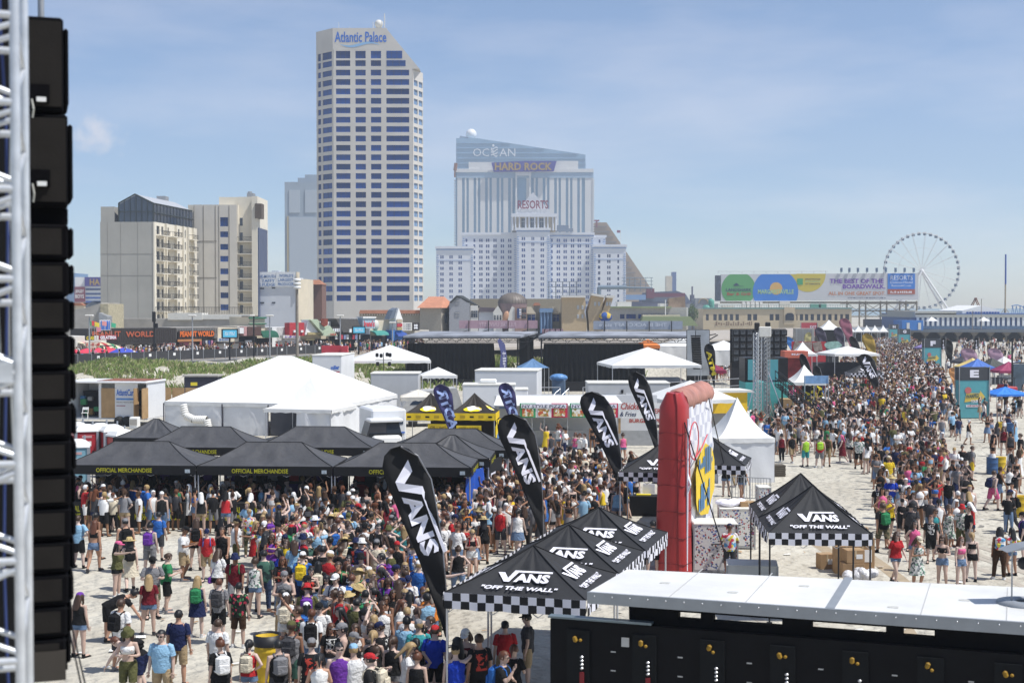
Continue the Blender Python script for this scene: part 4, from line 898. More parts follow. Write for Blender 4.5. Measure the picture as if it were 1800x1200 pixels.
s.bx('wall_core',424,458,573,None,BEIGE,1.0,5); s.bx('brown_board',433,457,574,590,M('brown_board',(.10,.055,.045),.6),-.3,.8); s.bx('pink_panel',427,433,574,590,M('pink_panel',(.5,.28,.27),.7),-.2,.8)
s.bx('opening_shade_panel',426,456,592,None,INSHADE,.6,1.0); s.bx('poster',433,444,598,605,OFFW,.2,.4); s.bx('white_sign',420,428,576,586,WHITE,-.2,.6)
s = Shop('green_awning_shop','cream shop with rounded dark green barrel awning',458,506)
s.bx('wall_core',452,480,557,None,CREAM,2.0,7); s.bx('cornice',451,481,557,560,GREENS,1.7,2.0); s.bx('cornice',451,481,568,570,GREENS,1.7,2.0); s.bx('wall',484,506,575,None,WHITE,.8,5)
s.bx('opening_shade_panel',460,504,594,None,INSHADE,.9,1.4)
def barrel(s,a,b,yt,yb,mat,depth=1.4,nm='awning'):
 x0,x1 = s.x(a),s.x(b); m = (a + b) / 2; zt_,zb_ = s.z(m,yt),s.z(m,yb); mb = MB(); n = 8
 for i in range(n + 1):
  t = math.pi / 2 * i / n; mb.v += [(x0,0.8 - depth * math.sin(t),zb_ + (zt_ - zb_) * math.cos(t)),(x1,.8 - depth * math.sin(t),zb_ + (zt_ - zb_) * math.cos(t))]
 for i in range(n): mb.f.append((2 * i,2 * i + 1,2 * i + 3,2 * i + 2)); mb.mi.append(0); mb.sm.append(True)
 for e in (0,1): mb.f.append(tuple(2 * i + e for i in range(n + 1))); mb.mi.append(0); mb.sm.append(False)
 return mb.build(nm,mat,s.T)
barrel(s,458,486,581,593,GREENS)
s.bx('sign_board',495,520,589,594,OFFW,-.4,.4); s.tx('~~~~~~~',497,518,590,593,PUR,-.45,0)
s = Shop('red_wall_shop','white shop front with tall plain red panel beside the stadium pole',506,534)
s.bx('wall_core',492,534,575,None,WHITE,.8,5); s.bx('red_panel',506,532,567,590,REDW,-.4,.8); s.bx('opening_shade_panel',509,520,604,None,INSHADE,.5,.8); s.bx('door',524,532,603,None,GL_DARK,.6,.8)
for px in (512,525): s.bx('lamp_box',px,px + 4,580,584,WHITE,-.6,-.4)
s = Shop('green_gable_shop','shop with pale green pitched gable roofs and dark crest sign',534,586)
s.bx('wall_core',534,586,578,None,CREAM,1.2,6)
def gable(s,pts,mat,y0,y1,nm):
 mb = MB(); mb.slab([(s.x(p),s.z(p,q_)) for p,q_ in pts],y0,y1); return mb.build(nm,mat,s.T)
GRF = M('pale_green_roof',(.42,.50,.36),.7,var=.1)
gable(s,[(533,588),(539,562),(560,588)][::-1],WHITE,-.4,1.2,'gable_front'); gable(s,[(539,562),(551,561),(574,588),(562,588)][::-1],GRF,-1.0,1.6,'roof'); gable(s,[(562,583),(572,572),(586,590),(560,590)][::-1],GRF,-1.1,.2,'porch_roof')
gable(s,[(556,570),(555,560),(567,560),(567,570),(561,574)][::-1],M('crest_brown',(.22,.05,.03),.6,var=.4,scale=2),-1.3,-1.1,'crest_sign')
s.bx('sign_board',537,562,584,588,M('gold_board',(.4,.33,.16),.6),-.6,-.4); s.tx('~~~',568,582,585.5,589,REDL,-1.2,.05); s.bx('opening_shade_panel',538,556,598,None,INSHADE,.9,1.2); s.bx('opening_shade_panel',560,584,596,None,INSHADE,.9,1.2); s.bx('menu_sign',537,552,594,598,M('gold_board'),-.2,.2)
s = Shop('slate_roof_shop','shop under dark grey mansard roof hung with t-shirts',586,636)
s.bx('wall_core',586,636,585,None,CONC,1.2,6); gable(s,[(600,584),(588,560),(625,560),(634,584)][::-1],M('slate_mansard',(.09,.085,.08),.8,var=.2),-.4,3,'roof'); s.bx('white_front',569,590,565,573,WHITE,1.2,3); s.bx('red_sign',575,583,569,573,REDW,1.0,1.2)
s.bx('sign_board',580,597,574,587,DARK,-.5,.2); s.tx('~~~',582,595,577,583,WL,-.55,0); s.bx('opening_shade_panel',588,634,588,None,INSHADE,.9,1.2)
for i in range(9):
 s.bx('hanging_garment',588 + i * 5,591.6 + i * 5,588,596,M('shirt_%d' % (i % 4),((.6,.6,.6),(.05,.05,.06),(.4,.05,.08),(.2,.25,.4))[i % 4],.9),-.2,-.1)
s.bx('white_sign',610,621,578,584,WHITE,-.6,-.4)
s = Shop('script_sign_shop','pale blue shop sign with big red script lettering',634,657)
s.bx('wall_core',632,657,560,None,PALEW,.8,5); s.bx('sign_board',635,656,558,577,M('pale_blue_board',(.38,.50,.58),.6),-.4,.8); s.bx('roof_cap',634,657,556.5,559,WHITE,-.6,1); s.tx("Irene's",636.5,655,563,574,M('bright_red_letters',(.6,.03,.05),.5,var=0),-.5,.03); s.bx('opening_shade_panel',635,655,588,None,INSHADE,.6,.8)
s = Shop('teal_awning_shop','cream shop with scalloped teal awning and round shell emblem',657,692)
s.bx('wall_core',656,692,563,None,CREAM,.8,5); s.bx('opening_shade_panel',658,690,590,None,INSHADE,.6,.8); barrel(s,656,678,581,589,TEAL,1.6)
mb = MB(); mb.lathe([(.01,0),(.75,0),(.8,-.12),(.01,-.15)],16); o = mb.build('shell_emblem',OFFW,s.T); o.rotation_euler = (R(90),0,0); o.location = (s.x(666),.6,s.z(666,571)); o.scale = (.7,1,1)
s = Shop('steeple_stall','little blue and white steeple kiosk with signs and blue cart',684,703)
gable(s,[(690,580),(690,559),(695,541),(702,561),(702,580)][::-1],WHITE,-.8,.8,'steeple_front'); gable(s,[(681,561),(688,545),(695,541),(690,559)][::-1],M('steeple_slate',(.12,.15,.2),.7),-.4,.8,'steeple_roof')
s.bx('sign_panel',691,700,561,567,M('tan_sign',(.45,.38,.28),.6),-1,-.85); s.bx('sign_panel',691,700,568.5,574,REDW,-1,-.85); s.bx('sign_panel',691,700,575,580,M('gold_board'),-1,-.85); s.bx('wall_core',684,703,580,None,M('kiosk_blue'),-.6,3); barrel(s,690,707,582,591,M('blue_awning',(.06,.13,.45),.6),2.2)
s = Shop('poster_wall_shop','low shop with white poster board and black emblem board beside the steeple kiosk',703,742)
s.bx('wall_core',703,760,580,None,BEIGE,.8,6); s.bx('poster_board',703,722,567,581,OFFW,-.3,.8); s.bx('emblem_board',722,735,567,581,DARK,-.3,.8); s.bx('opening_shade_panel',705,740,588,None,INSHADE,.6,.8)
for k,y in enumerate((570,573,576,579)): s.tx('~~~~',705,720,y - 1.6,y,NAVYL,-.35,0)
mb = MB()
for a in range(4):
 t = a * math.pi / 2 + .78; mb.box((s.x(728.5) + math.cos(t) * .28,-.34,s.z(728,574) + math.sin(t) * .28),(.3,.02,.3),M4=Matrix.Rotation(.78,3,'Y'))
mb.build('cross_emblem',WL,s.T)
# striped awning cafe at the far left end
s = Shop('striped_awning_cafe','cafe with green, red and cream striped awning and yellow CAKE sign',112,200)
s.bx('wall_core',112,176,590,None,OFFW,-1.6,3)
x0,x1 = s.x(126),s.x(199)
for i in range(11):
 a,b = x0 + (x1 - x0) * i / 11,x0 + (x1 - x0) * (i + 1) / 11; mb = MB(); n = 6; z0_,z1_ = s.z(160,613),s.z(160,601)
 f1 = lambda x: max(0,(x - x0) / (x1 - x0) - .55) ** 2 * 5.0
 for j in range(n + 1):
  t = math.pi / 2 * j / n
  for xx in (a,b): mb.v.append((xx,-1.4 - 2.6 * math.sin(t),z0_ + (z1_ - z0_) * math.cos(t) * (1 - f1(xx)) ))
 for j in range(n): mb.f.append((2 * j,2 * j + 1,2 * j + 3,2 * j + 2)); mb.mi.append(0); mb.sm.append(True)
 mb.build('awning_stripe',(M('stripe_cream',(.70,.62,.42),.8),M('stripe_red',(.60,.05,.06),.8),M('stripe_cream'),M('stripe_green',(.03,.22,.10),.8))[i % 4],s.T)
def fsign(a,b,yt,yb,mat,txt,tm,y=-4.2): o_ = s.bx('sign_board',a,b,yt,yb,mat,y,y + .2); s.tx(txt,a + 1,b - 1,yt + 1.2,yb - 1.2,tm,y - .06,.04).parent = o_
fsign(122,137,589,597,DARK,'CAKE',YEL); fsign(146,176,588,596,M('red_sign_board',(.35,.03,.05),.6),'GELATERIA',WL); fsign(122,147,600,608,M('cream_board',(.62,.52,.42),.7),'~~~~',REDL); fsign(126,146,608,613,M('cream_board'),'~~~~~',REDL)
fsign(154,172,562,580,WHITE,'~~~',BLUEL,-3.2)
for i,(px,py,c) in enumerate(((129,570,(.05,.3,.1)),(134,570,(.6,.05,.05)),(139,572,(.6,.5,.05)),(142,580,(.5,.2,.25)),(168,573,(.05,.35,.2)),(152,570,(.6,.25,.25)))):
 mb = MB(); mb.tube((0,0,-1.2),(0,0,.5),.03,n=4,mi=1); mb.add([(0,0,.5),(.7,.05,.35),(.66,.02,-.2),(0,0,-.1)],[(0,1,2,3)]); o = mb.build('flag',[M('flag_c%d' % i,c,.8),GALV],s.T); o.location = (s.x(px),-4,s.z(px,py))
UMB = M('red_parasol',(.65,.05,.09),.8,var=.05)
def parasol(px,py,label,mat,r=1.5,hgt=2.5,Yd=174.):
 p = dp(px,py,Yd); T_ = thing('parasol',label,'parasol',(p.x,p.y,BW),0,'cafe parasols on the boardwalk'); z = p.z - BW
 b = MB(); b.lathe([(r,z - .55),(r * .5,z - .2),(.02,z)],8,smooth=False); b.build('canopy',mat,T_); b = MB(); b.tube((0,0,0),(0,0,z),.03,n=6); b.build('pole',GALV,T_)
for i,(px,py,w) in enumerate(((129,613,'partly hidden by the speakers'),(152,612,'second from the speakers'),(174,611,'third from the speakers'),(195,611,'nearest the blue parasol'))): parasol(px,py,'red cafe parasol on the boardwalk, ' + w,UMB,1.4)
parasol(216,611,'blue and red cafe parasol beside the white shop wall',M('blue_parasol',(.05,.08,.45),.8),1.9)
# ------------------------------------------------------------ themed fronts beyond the shops
Yd = 300.; kd = Yd / F
def dx(px): return XX(px,Yd)
def dz(py): return ZZ(py,Yd)
TILE = M('orange_tiles',(.50,.22,.13),.8,var=.15,scale=1); TAUPE = M('taupe_wall',(.36,.33,.27),.8)
T = thing('tiled_tower_hall','taupe hall with orange hipped tile tower and arched window','building',(0,Yd,0))
mb = MB(); mb.b2((dx(630),2,0),(dx(745),12,dz(550))); mb.build('wall',TAUPE,T)
mb = MB(); mb.slab([(dx(630),dz(551)),(dx(632),dz(545)),(dx(742),dz(545)),(dx(742),dz(551))][::-1],1,10); mb.build('low_roof',TILE,T)
for i in range(24): mb = MB(); mb.box((dx(635) + i * .54,1.6,dz(553)),(.15,.6,.35)); mb.build('bracket',OFFW,T)
mb = MB(); mb.prism([(dx(738),0),(dx(776),-1),(dx(792),5),(dx(792),11),(dx(738),11)],0,dz(541)); mb.build('tower',TAUPE,T)
mb = MB(); e = dz(541); t_ = dz(521); mb.add([(dx(733),-1,e),(dx(777),-2,e),(dx(800),4,e),(dx(800),12,e),(dx(733),12,e),(dx(752),4,t_),(dx(778),4,t_),(dx(778),8,t_),(dx(752),8,t_)],[(0,1,6,5),(1,2,6),(2,3,7,6),(3,4,8,7),(4,0,5,8),(5,6,7,8),(4,3,2,1,0)]); mb.build('roof',TILE,T)
mb = MB(); mb.lathe([(.01,-.1),(1.0,-.1),(1.0,.1),(.01,.1)],18); o = mb.build('arched_window',GL_DARK,T); o.rotation_euler = (R(90),0,R(62)); o.location = (dx(784),1.7,dz(559)); o.scale = (1,1.25,1)
T = thing('grey_gable_house','grey blue gabled wooden house front with black roof','building',(0,Yd,0))
mb = MB(); mb.slab([(dx(790),0),(dx(790),dz(532)),(dx(803),dz(519.5)),(dx(826),dz(535)),(dx(827),0)][::-1],-1,8); mb.build('wall',M('house_grey',(.33,.34,.36),.8),T)
mb = MB(); mb.add([(dx(803),-1.6,dz(519)),(dx(842),1.5,dz(538)),(dx(842),8,dz(538)),(dx(812),8,dz(519))],[(0,1,2,3)]); mb.add([(dx(791),-1.6,dz(531)),(dx(803),-1.6,dz(519)),(dx(812),8,dz(519)),(dx(800),8,dz(531))],[(0,1,2,3)]); o = mb.build('roof',M('black_roof',(.03,.035,.035),.8),T); o.modifiers.new('t','SOLIDIFY').thickness = .3
mb = MB(); mb.b2((dx(827),-.8,0),(dx(840),6,dz(537))); mb.build('side_wall',OFFW,T)
for px in (830,834,838): link('window',window_mesh(.4,1.4,GL_DARK,OFFW,0),T,(dx(px),-.85,dz(552)))
for py in (531,552): link('window',window_mesh(.9,1.1,M('shutter_grey',(.25,.26,.28),.8),OFFW,0),T,(dx(804),-1.05,dz(py)))
T = thing('small_blue_house','low pale blue themed front with white gabled cottage','building',(0,Yd,0))
mb = MB(); mb.b2((dx(841),1,0),(dx(868),8,dz(548))); mb.build('wall',PALEW,T)
mb = MB(); mb.slab([(dx(841),dz(548)),(dx(843),dz(540)),(dx(870),dz(541)),(dx(868),dz(548))][::-1],.5,8); mb.build('roof',M('plum_roof',(.11,.09,.11),.8),T)
mb = MB(); mb.slab([(dx(869),0),(dx(867),dz(548)),(dx(875),dz(537)),(dx(883),dz(550)),(dx(883),0)][::-1],-.5,6); mb.build('cottage_gable',OFFW,T)
for px in (870,875,880): link('window',window_mesh(.3,1.0,GL_DARK,OFFW,0),T,(dx(px),-.55,dz(558)))
mb = MB(); mb.ell((dx(889),-1,dz(556)),(.6,.4,1.2),M3=Matrix.Rotation(.3,3,'Y')); mb.build('painted_shell',M('coral_shell',(.5,.28,.17),.6),T)
T = thing('round_dome_hall','purple brown rotunda with dark ribbed metal dome','building',(dx(901),Yd + 4,0))
mb = MB(); mb.lathe([(3.05,0),(3.05,dz(533))],24); mb.build('drum',M('plum_wall',(.23,.17,.17),.8),T)
mb = MB(); prof = [(3.1,0)] + [(3.1 * math.cos(t),2.25 * math.sin(t)) for t in [i * math.pi / 2 / 8 for i in range(1,8)]] + [(.02,2.25)]
mb.lathe(prof,28,(0,0,dz(533))); mb.build('dome',M('dome_metal',(.17,.145,.125),.55,.1),T)
mb = MB()
for i in range(28):
 t = 2 * math.pi * i / 28; pts = [(math.cos(t) * r_ * 1.01,math.sin(t) * r_ * 1.01,dz(533) + z_) for r_,z_ in prof]; mb.path(pts,.04,n=3)
mb.build('dome_rib',M('dome_metal'),T)
T = thing('brick_shop_fronts','row of small brick and cream themed fronts below the ribbed dome','building',(0,Yd,0))
mb = MB(); mb.slab([(dx(893),0),(dx(893),dz(553)),(dx(900),dz(538)),(dx(905),dz(541)),(dx(905),0)][::-1],-1,5); mb.build('cream_wall',OFFW,T)
mb = MB(); mb.b2((dx(905),-1.2,0),(dx(926),5,dz(540))); mb.build('brick_wall',M('dusty_brick',(.33,.22,.18),.9,var=.15),T)
mb = MB(); mb.b2((dx(909),-1.4,dz(559)),(dx(914.5),-1.2,dz(542))); mb.build('blue_sign',M('navy_sign',(.03,.06,.18),.5,var=0),T)
lettering('~~',2.0,.45,(dx(912.6),-1.45,dz(543)),(0,0,-1),(1,0,0),WL,T)
for px,py in ((919,545),(923,545),(919,556),(923,556)): link('window',window_mesh(.36,.9,GL_DARK,OFFW,0),T,(dx(px),-1.25,dz(py)))
for a,b in ((926,942),(971,984),(985,1002)):
 mb = MB(); mb.b2((dx(a),0,0),(dx(b),5,dz(549))); mb.build('shop_wall',TAUPE,T)
 mb = MB(); mb.slab([(dx(a),dz(551)),(dx(a),dz(539)),(dx(b) - 1,dz(539)),(dx(b),dz(551))][::-1],-1.2,-.3); mb.build('cream_awning',M('stripe_cream2',(.64,.56,.42),.8),T)
 link('window',window_mesh((b - a) * kd * .8,1.4,GL_BLUE,OFFW,1),T,(dx((a + b) / 2),-.08,dz(559)))
mb = MB(); mb.b2((dx(949),-1.5,0),(dx(971),5,dz(542))); mb.build('blue_front',M('front_blue',(.11,.22,.42),.6),T)
for px in (951,957,963,969): mb = MB(); mb.tube((dx(px),-1.9,0),(dx(px),-1.9,dz(549)),.18,n=8); mb.build('column',M('column_blue',(.2,.33,.52),.6),T)
mb = MB(); mb.b2((dx(948),-2.2,dz(549)),(dx(972),-1.5,dz(543))); mb.build('blue_fascia',M('column_blue'),T)
mb = MB(); mb.b2((dx(938),2,0),(dx(950),5,dz(537))); mb.build('chimney_wall',TAUPE,T); mb = MB(); mb.slab([(dx(937),dz(537)),(dx(940),dz(532)),(dx(948),dz(532)),(dx(951),dz(537))][::-1],1.5,5.5); mb.build('little_roof',TILE,T)
T = thing('long_tan_hall','long plain tan hall behind the themed shop fronts','building',(0,318,0))
mb = MB(); mb.b2((XX(826,318),0,0),(XX(1000,318),10,ZZ(525,318))); mb.build('wall',M('tan_hall',(.34,.30,.22),.85),T)
# cracked trick building with globe
Yg = 292.
def gx(px): return XX(px,Yg)
def gz_(py): return ZZ(py,Yg)
T = thing('cracked_museum','ochre trick facade split by a crack with its right half leaning over','building',(0,Yg,0))
OCH = M('ochre_wall',(.50,.39,.24),.8,var=.1)
mb = MB(); mb.slab([(gx(988),0),(gx(988),gz_(522)),(gx(1028),gz_(522)),(gx(1030),gz_(535)),(gx(1027),gz_(548)),(gx(1032),gz_(566)),(gx(1030),0)][::-1],0,8); mb.build('wall',OCH,T)
mb = MB(); mb.slab([(gx(1037),0),(gx(1035),gz_(566)),(gx(1033),gz_(548)),(gx(1037),gz_(535)),(gx(1042),gz_(518)),(gx(1062),gz_(522)),(gx(1046),0)][::-1],0,8); mb.build('leaning_wall',OCH,T)
mb = MB(); mb.slab([(gx(1044),0),(gx(1058),gz_(548)),(gx(1068),gz_(522)),(gx(1078),gz_(522)),(gx(1070),gz_(548)),(gx(1056),0)][::-1],-.5,7); mb.build('leaning_wall',OCH,T)
for P_ in ([(986,523),(987,519.5),(1029,519.5),(1030,523)],[(1039,519),(1040,515),(1063,519.5),(1062,523)],[(1064,523),(1066,519),(1081,520),(1079,524)]):
 mb = MB(); mb.slab([(gx(a),gz_(b)) for a,b in P_][::-1],-1,7); mb.build('cornice',OFFW,T)
for px,py in ((1016,540),(1024,540),(1016,556),(1024,556),(1046,534),(1053,534),(1067,534),(1072,534)): link('window',window_mesh(.42,.8,M('pale_window',(.4,.44,.48),.4),OFFW,1),T,(gx(px),-.55 if px > 1060 else -.05,gz_(py)))
T = thing('globe_ornament','blue and yellow globe leaning against the cracked ochre facade','ornament',(gx(1063),Yg - 2,0))
mb = MB(); mb.ell((0,0,gz_(557)),(1.35,1.35,1.0),18,12); mb.build('globe',M_pattern('globe_pattern',[(.02,.06,.25),(.03,.09,.30),(.5,.36,.06)],.9),T); mb = MB(); mb.tube((0,0,0),(0,0,gz_(562)),.5,n=8); mb.build('stand',CONC,T)
# ------------------------------------------------------------ poles and screens on the boardwalk
def lamp(px,top,Yd,label,h=None):
 p = dp(px,top,Yd); T_ = thing('boardwalk_lamp',label,'street lamp',(p.x,Yd,BW),0,'boardwalk lamps'); z = p.z - BW
 b = MB(); b.tube((0,0,0),(0,0,z),.11,.08,n=8); b.build('post',GALV,T_); b = MB(); b.rbox((0,0,z + .1),(1.0,.5,.22),.06); b.build('lamp_head',OFFW,T_)
lamp(157,556,172,'grey boardwalk lamp in front of the striped awning cafe'); lamp(338,556,180,'grey boardwalk lamp before the bright orange shop letters'); lamp(474,556,190,'grey boardwalk lamp before the green barrel awning'); lamp(598,556,200,'grey boardwalk lamp before the slate mansard shop'); lamp(690,568,206,'grey boardwalk lamp beside the steeple kiosk')
p = dp(271,551,176); T = thing('speaker_pole','tall black pole with loudspeakers before the long dark peanut shop','pole',(p.x,176,BW)); z = p.z - BW
mb = MB(); mb.tube((0,0,0),(0,0,z),.13,n=8); mb.build('post',BLACK,T); mb = MB(); mb.rbox((0,-.1,z - .4),(.42,.4,1.3),.06); mb.rbox((.3,0,z - 1.5),(.3,.3,.6),.05); mb.build('loudspeaker',BLACK,T)
p = dp(446,556,186); T = thing('black_arm_pole','black pole with long crossarm near the souvenir shop','pole',(p.x,186,BW)); z = p.z - BW
mb = MB(); mb.tube((0,0,0),(0,0,z),.1,n=8); mb.tube((-1.6,0,z),(.6,0,z),.06,n=6); mb.build('post',BLACK,T)
def screen(px,y0,y1,w,Yd,label):
 p = dp(px,y1,Yd); T_ = thing('video_screen',label,'screen',(p.x,Yd,BW),SRZ * .4); kz = Yd / F; z0 = p.z - BW; z1 = ZZ(y0,Yd) - BW
 b = MB(); b.tube((0,.2,0),(0,.2,z0),.12,n=8); b.build('post',BLACK,T_); b = MB(); b.b2((-w * kz / 2 - .15,0,z0 - .15),(w * kz / 2 + .15,.35,z1 + .15)); b.build('case',BLACK,T_)
 b = MB(); b.b2((-w * kz / 2,-.03,z0),(w * kz / 2,-.01,z1)); b.build('display',M('screen_cyan',(.05,.25,.40),.3,var=.2,scale=1.2,emit=(.10,.42,.58,.6)),T_)
 for i,(t,zz) in enumerate((('~~~~',.55),('~~~~~',.3))): lettering(t,w * kz * .7,(z1 - z0) * .16,(-w * kz * .35,-.05,z0 + (z1 - z0) * zz),(1,0,0),(0,0,1),WL,T_,bold=.01)
screen(404,580,592.5,24,178,'blue video screen on a post in front of the shoe shop'); screen(631,575,585,20,200,'blue video screen on a post beside the red script sign')
p = dp(522,488,184); T = thing('stadium_pole','tall wooden pole carrying stacked white loudspeaker horns above the boardwalk','pole',(p.x,184,0)); z = p.z
mb = MB(); mb.tube((0,0,0),(0,0,z),.22,.16,n=10); mb.build('post',TIMBER,T)
for i in range(3): mb = MB(); mb.lathe([(.12,-.05),(.50 + .0 * i,.0),(.50,.3),(.12,.38)],16,(0,-.05,z - .45 - i * .48)); mb.build('horn',WHITE,T)
# ============================================================ FESTIVAL GROUND
BLKF = M('black_canopy_cloth',(.028,.029,.032),.75,var=.25,scale=.8,bump=.5,bscale=2.2,spec=.3)
BLKV = M('black_valance_cloth',(.008,.008,.009),.85,var=.2)
GREYF = M('grey_canopy_cloth',(.062,.063,.068),.6,var=.3,scale=.9,bump=.9,bscale=2.4,spec=.5)
WHT = M('white_tent_vinyl',(.76,.76,.74),.5,var=.1,scale=.5,bump=.6,bscale=1.8)
WHTW = M('white_tent_wall',(.70,.71,.72),.55,var=.07,scale=.5,bump=.6,bscale=1.2)
CHECK = M_checker('checkered_print',(.70,.70,.76),(.008,.008,.01),.18,.165)
SEAM = M('black_seam',(.006,.006,.007),.8,var=0)
YCLOTH = M('yellow_canopy_cloth',(.78,.55,.01),.7,var=.05)
MYEL = M('merch_yellow_letters',(.55,.52,.02),.7,var=.1)
LEGM = M('canopy_leg_steel',(.55,.56,.58),.4,.5,var=0)
LOGOW = M('white_print',(.80,.79,.86),.7,var=0)
def canopy_roof(w,d,ez_,ph,ridge=0.0,sag=.07,n=7,tent=False):
 """four cloth panels rising from the eaves to a peak or a ridge, sagging between the ribs"""
 mb = MB(); e = [Vector((-w / 2,-d / 2,ez_)),Vector((w / 2,-d / 2,ez_)),Vector((w / 2,d / 2,ez_)),Vector((-w / 2,d / 2,ez_))]
 t = [Vector((-ridge / 2,0,ez_ + ph)),Vector((ridge / 2,0,ez_ + ph)),Vector((ridge / 2,0,ez_ + ph)),Vector((-ridge / 2,0,ez_ + ph))]
 for k in range(4):
  a,b,c,dd = e[k],e[(k + 1) % 4],t[(k + 1) % 4],t[k]; o = len(mb.v); m = 20; wr = .03 if sag else .018
  for i in range(n + 1):
   s_ = i / n
   for j in range(m + 1):
    u = j / m; p = (a.lerp(b,u)).lerp(dd.lerp(c,u),s_)
    z = -sag * math.sin(math.pi * s_) * (1.0 + .8 * math.sin(math.pi * u)) * ph - (.05 * math.sin(math.pi * u) * (1 - s_) if not tent else 0)
    z += wr * math.sin(math.pi * s_) * math.sin(math.pi * u) * (math.sin(u * 23 + k * 2 + 2.5 * s_) + .7 * math.sin(u * 41 - 5 * s_ + k) + .6 * math.sin(s_ * 13 + u * 9 + k))
    if tent: z = -(s_ - s_ ** 1.9) * ph * .75
    mb.v.append((p.x,p.y,p.z + z))
  for i in range(n):
   for j in range(m):
    q_ = o + i * (m + 1) + j; mb.f.append((q_,q_ + 1,q_ + m + 2,q_ + m + 1)); mb.mi.append(0); mb.sm.append(True)
 return mb
def roof_z(w,d,ez_,ph,ridge,sag,x,y):
 s_ = 1 - max((abs(x) - ridge / 2) / (w / 2 - ridge / 2),abs(y) / (d / 2)); return ez_ + ph * s_ - sag * math.sin(math.pi * s_) * 1.8 * ph
def valance(w,d,ez_,h,nm,mat,root,scallop=False):
 mb = MB(); pts = [(-w / 2,-d / 2),(w / 2,-d / 2),(w / 2,d / 2),(-w / 2,d / 2)]; u = 0; g_ = random.Random(int(w * 100 + d * 10))
 for k in range(4):
  a,b = Vector(pts[k]),Vector(pts[(k + 1) % 4]); L = (b - a).length; n = 12; nn = Vector(((b - a).y,-(b - a).x)).normalized()
  o = len(mb.v)
  for i in range(n + 1):
   p = a.lerp(b,i / n) + nn * (.02 + .015 * math.sin(i * 1.9 + k)); q_ = p + nn * .02 * math.sin(i * 2.3)
   zz = ez_ - h + (.04 * abs(math.sin(i * math.pi / 2)) if scallop else .012 * math.sin(i * 1.7))
   mb.v += [(p.x,p.y,ez_ + .01),(q_.x,q_.y,zz)]; mb.uv[len(mb.v) - 2] = (u + L * i / n,h); mb.uv[len(mb.v) - 1] = (u + L * i / n,0)
  for i in range(n): q_ = o + 2 * i; mb.f.append((q_,q_ + 1,q_ + 3,q_ + 2)); mb.mi.append(0); mb.sm.append(True)
  u += math.ceil(L / .36) * .36
 return mb.build(nm,mat,root)
LEGCACHE = {}
def legs(root,w,d,h,mat=LEGM,r=.025,n=2):
 key = (round(h,2),r,mat.name)
 if key not in LEGCACHE:
  b = MB(); b.tube((0,0,0),(0,0,h),r,n=6); b.box((0,0,.02),(.14,.14,.03)); LEGCACHE[key] = b.mesh('leg',mat)
 for x in (-w / 2 + .04,w / 2 - .04):
  for y in (-d / 2 + .04,d / 2 - .04): link('leg',LEGCACHE[key],root,(x,y,0))
def under_frame(root,w,d,ez_,ph):
 b = MB(); n = 6
 for (x0,y0,x1,y1) in ((-w / 2,-d / 2,w / 2,-d / 2),(w / 2,-d / 2,w / 2,d / 2),(w / 2,d / 2,-w / 2,d / 2),(-w / 2,d / 2,-w / 2,-d / 2)):
  for i in range(n):
   a,c = i / n,(i + 1) / n; za,zc2 = (ez_ - .08,ez_ - .42) if i % 2 else (ez_ - .42,ez_ - .08); f_ = .96
   b.tube(((x0 + (x1 - x0) * a) * f_,(y0 + (y1 - y0) * a) * f_,za),((x0 + (x1 - x0) * c) * f_,(y0 + (y1 - y0) * c) * f_,zc2),.012,n=4)
 b.tube((0,0,ez_ - .3),(0,0,ez_ + ph - .03),.02,n=5); b.build('frame',LEGM,root)
def seams(root,w,d,ez_,ph,ridge,sag,mat=SEAM):
 b = MB()
 for sx_ in (-1,1):
  for sy in (-1,1):
   pts = []
   for i in range(9):
    s_ = i / 8; x = sx_ * (w / 2 + (ridge / 2 - w / 2) * s_); y = sy * d / 2 * (1 - s_); pts.append((x,y,ez_ + ph * s_ - sag * math.sin(math.pi * s_) * ph + .012))
   b.path(pts,.014,n=4)
 if ridge: b.tube((-ridge / 2,0,ez_ + ph + .01),(ridge / 2,0,ez_ + ph + .01),.014,n=4)
 b.build('seam',mat,root)
def slope_frame(w,d,ez_,ph,side,ridge=0):
 """origin at the middle of an eave, x direction along it and the up-slope direction"""
 if side == 'f': return Vector((0,-d / 2,ez_)),Vector((1,0,0)),Vector((0,d / 2,ph)).normalized(),Vector((0,-ph,d / 2)).normalized()
 if side == 'r': return Vector((w / 2,0,ez_)),Vector((0,1,0)),Vector((-(w / 2 - ridge / 2),0,ph)).normalized(),Vector((ph,0,w / 2)).normalized()
 if side == 'l': return Vector((-w / 2,0,ez_)),Vector((0,-1,0)),Vector((w / 2,0,ph)).normalized(),Vector((-ph,0,w / 2)).normalized()
def drop(w,d,ez_,ph,ridge,sag):
 return lambda p: Vector((p.x,p.y,roof_z(w,d,ez_,ph,ridge,sag,p.x,p.y) + .035))
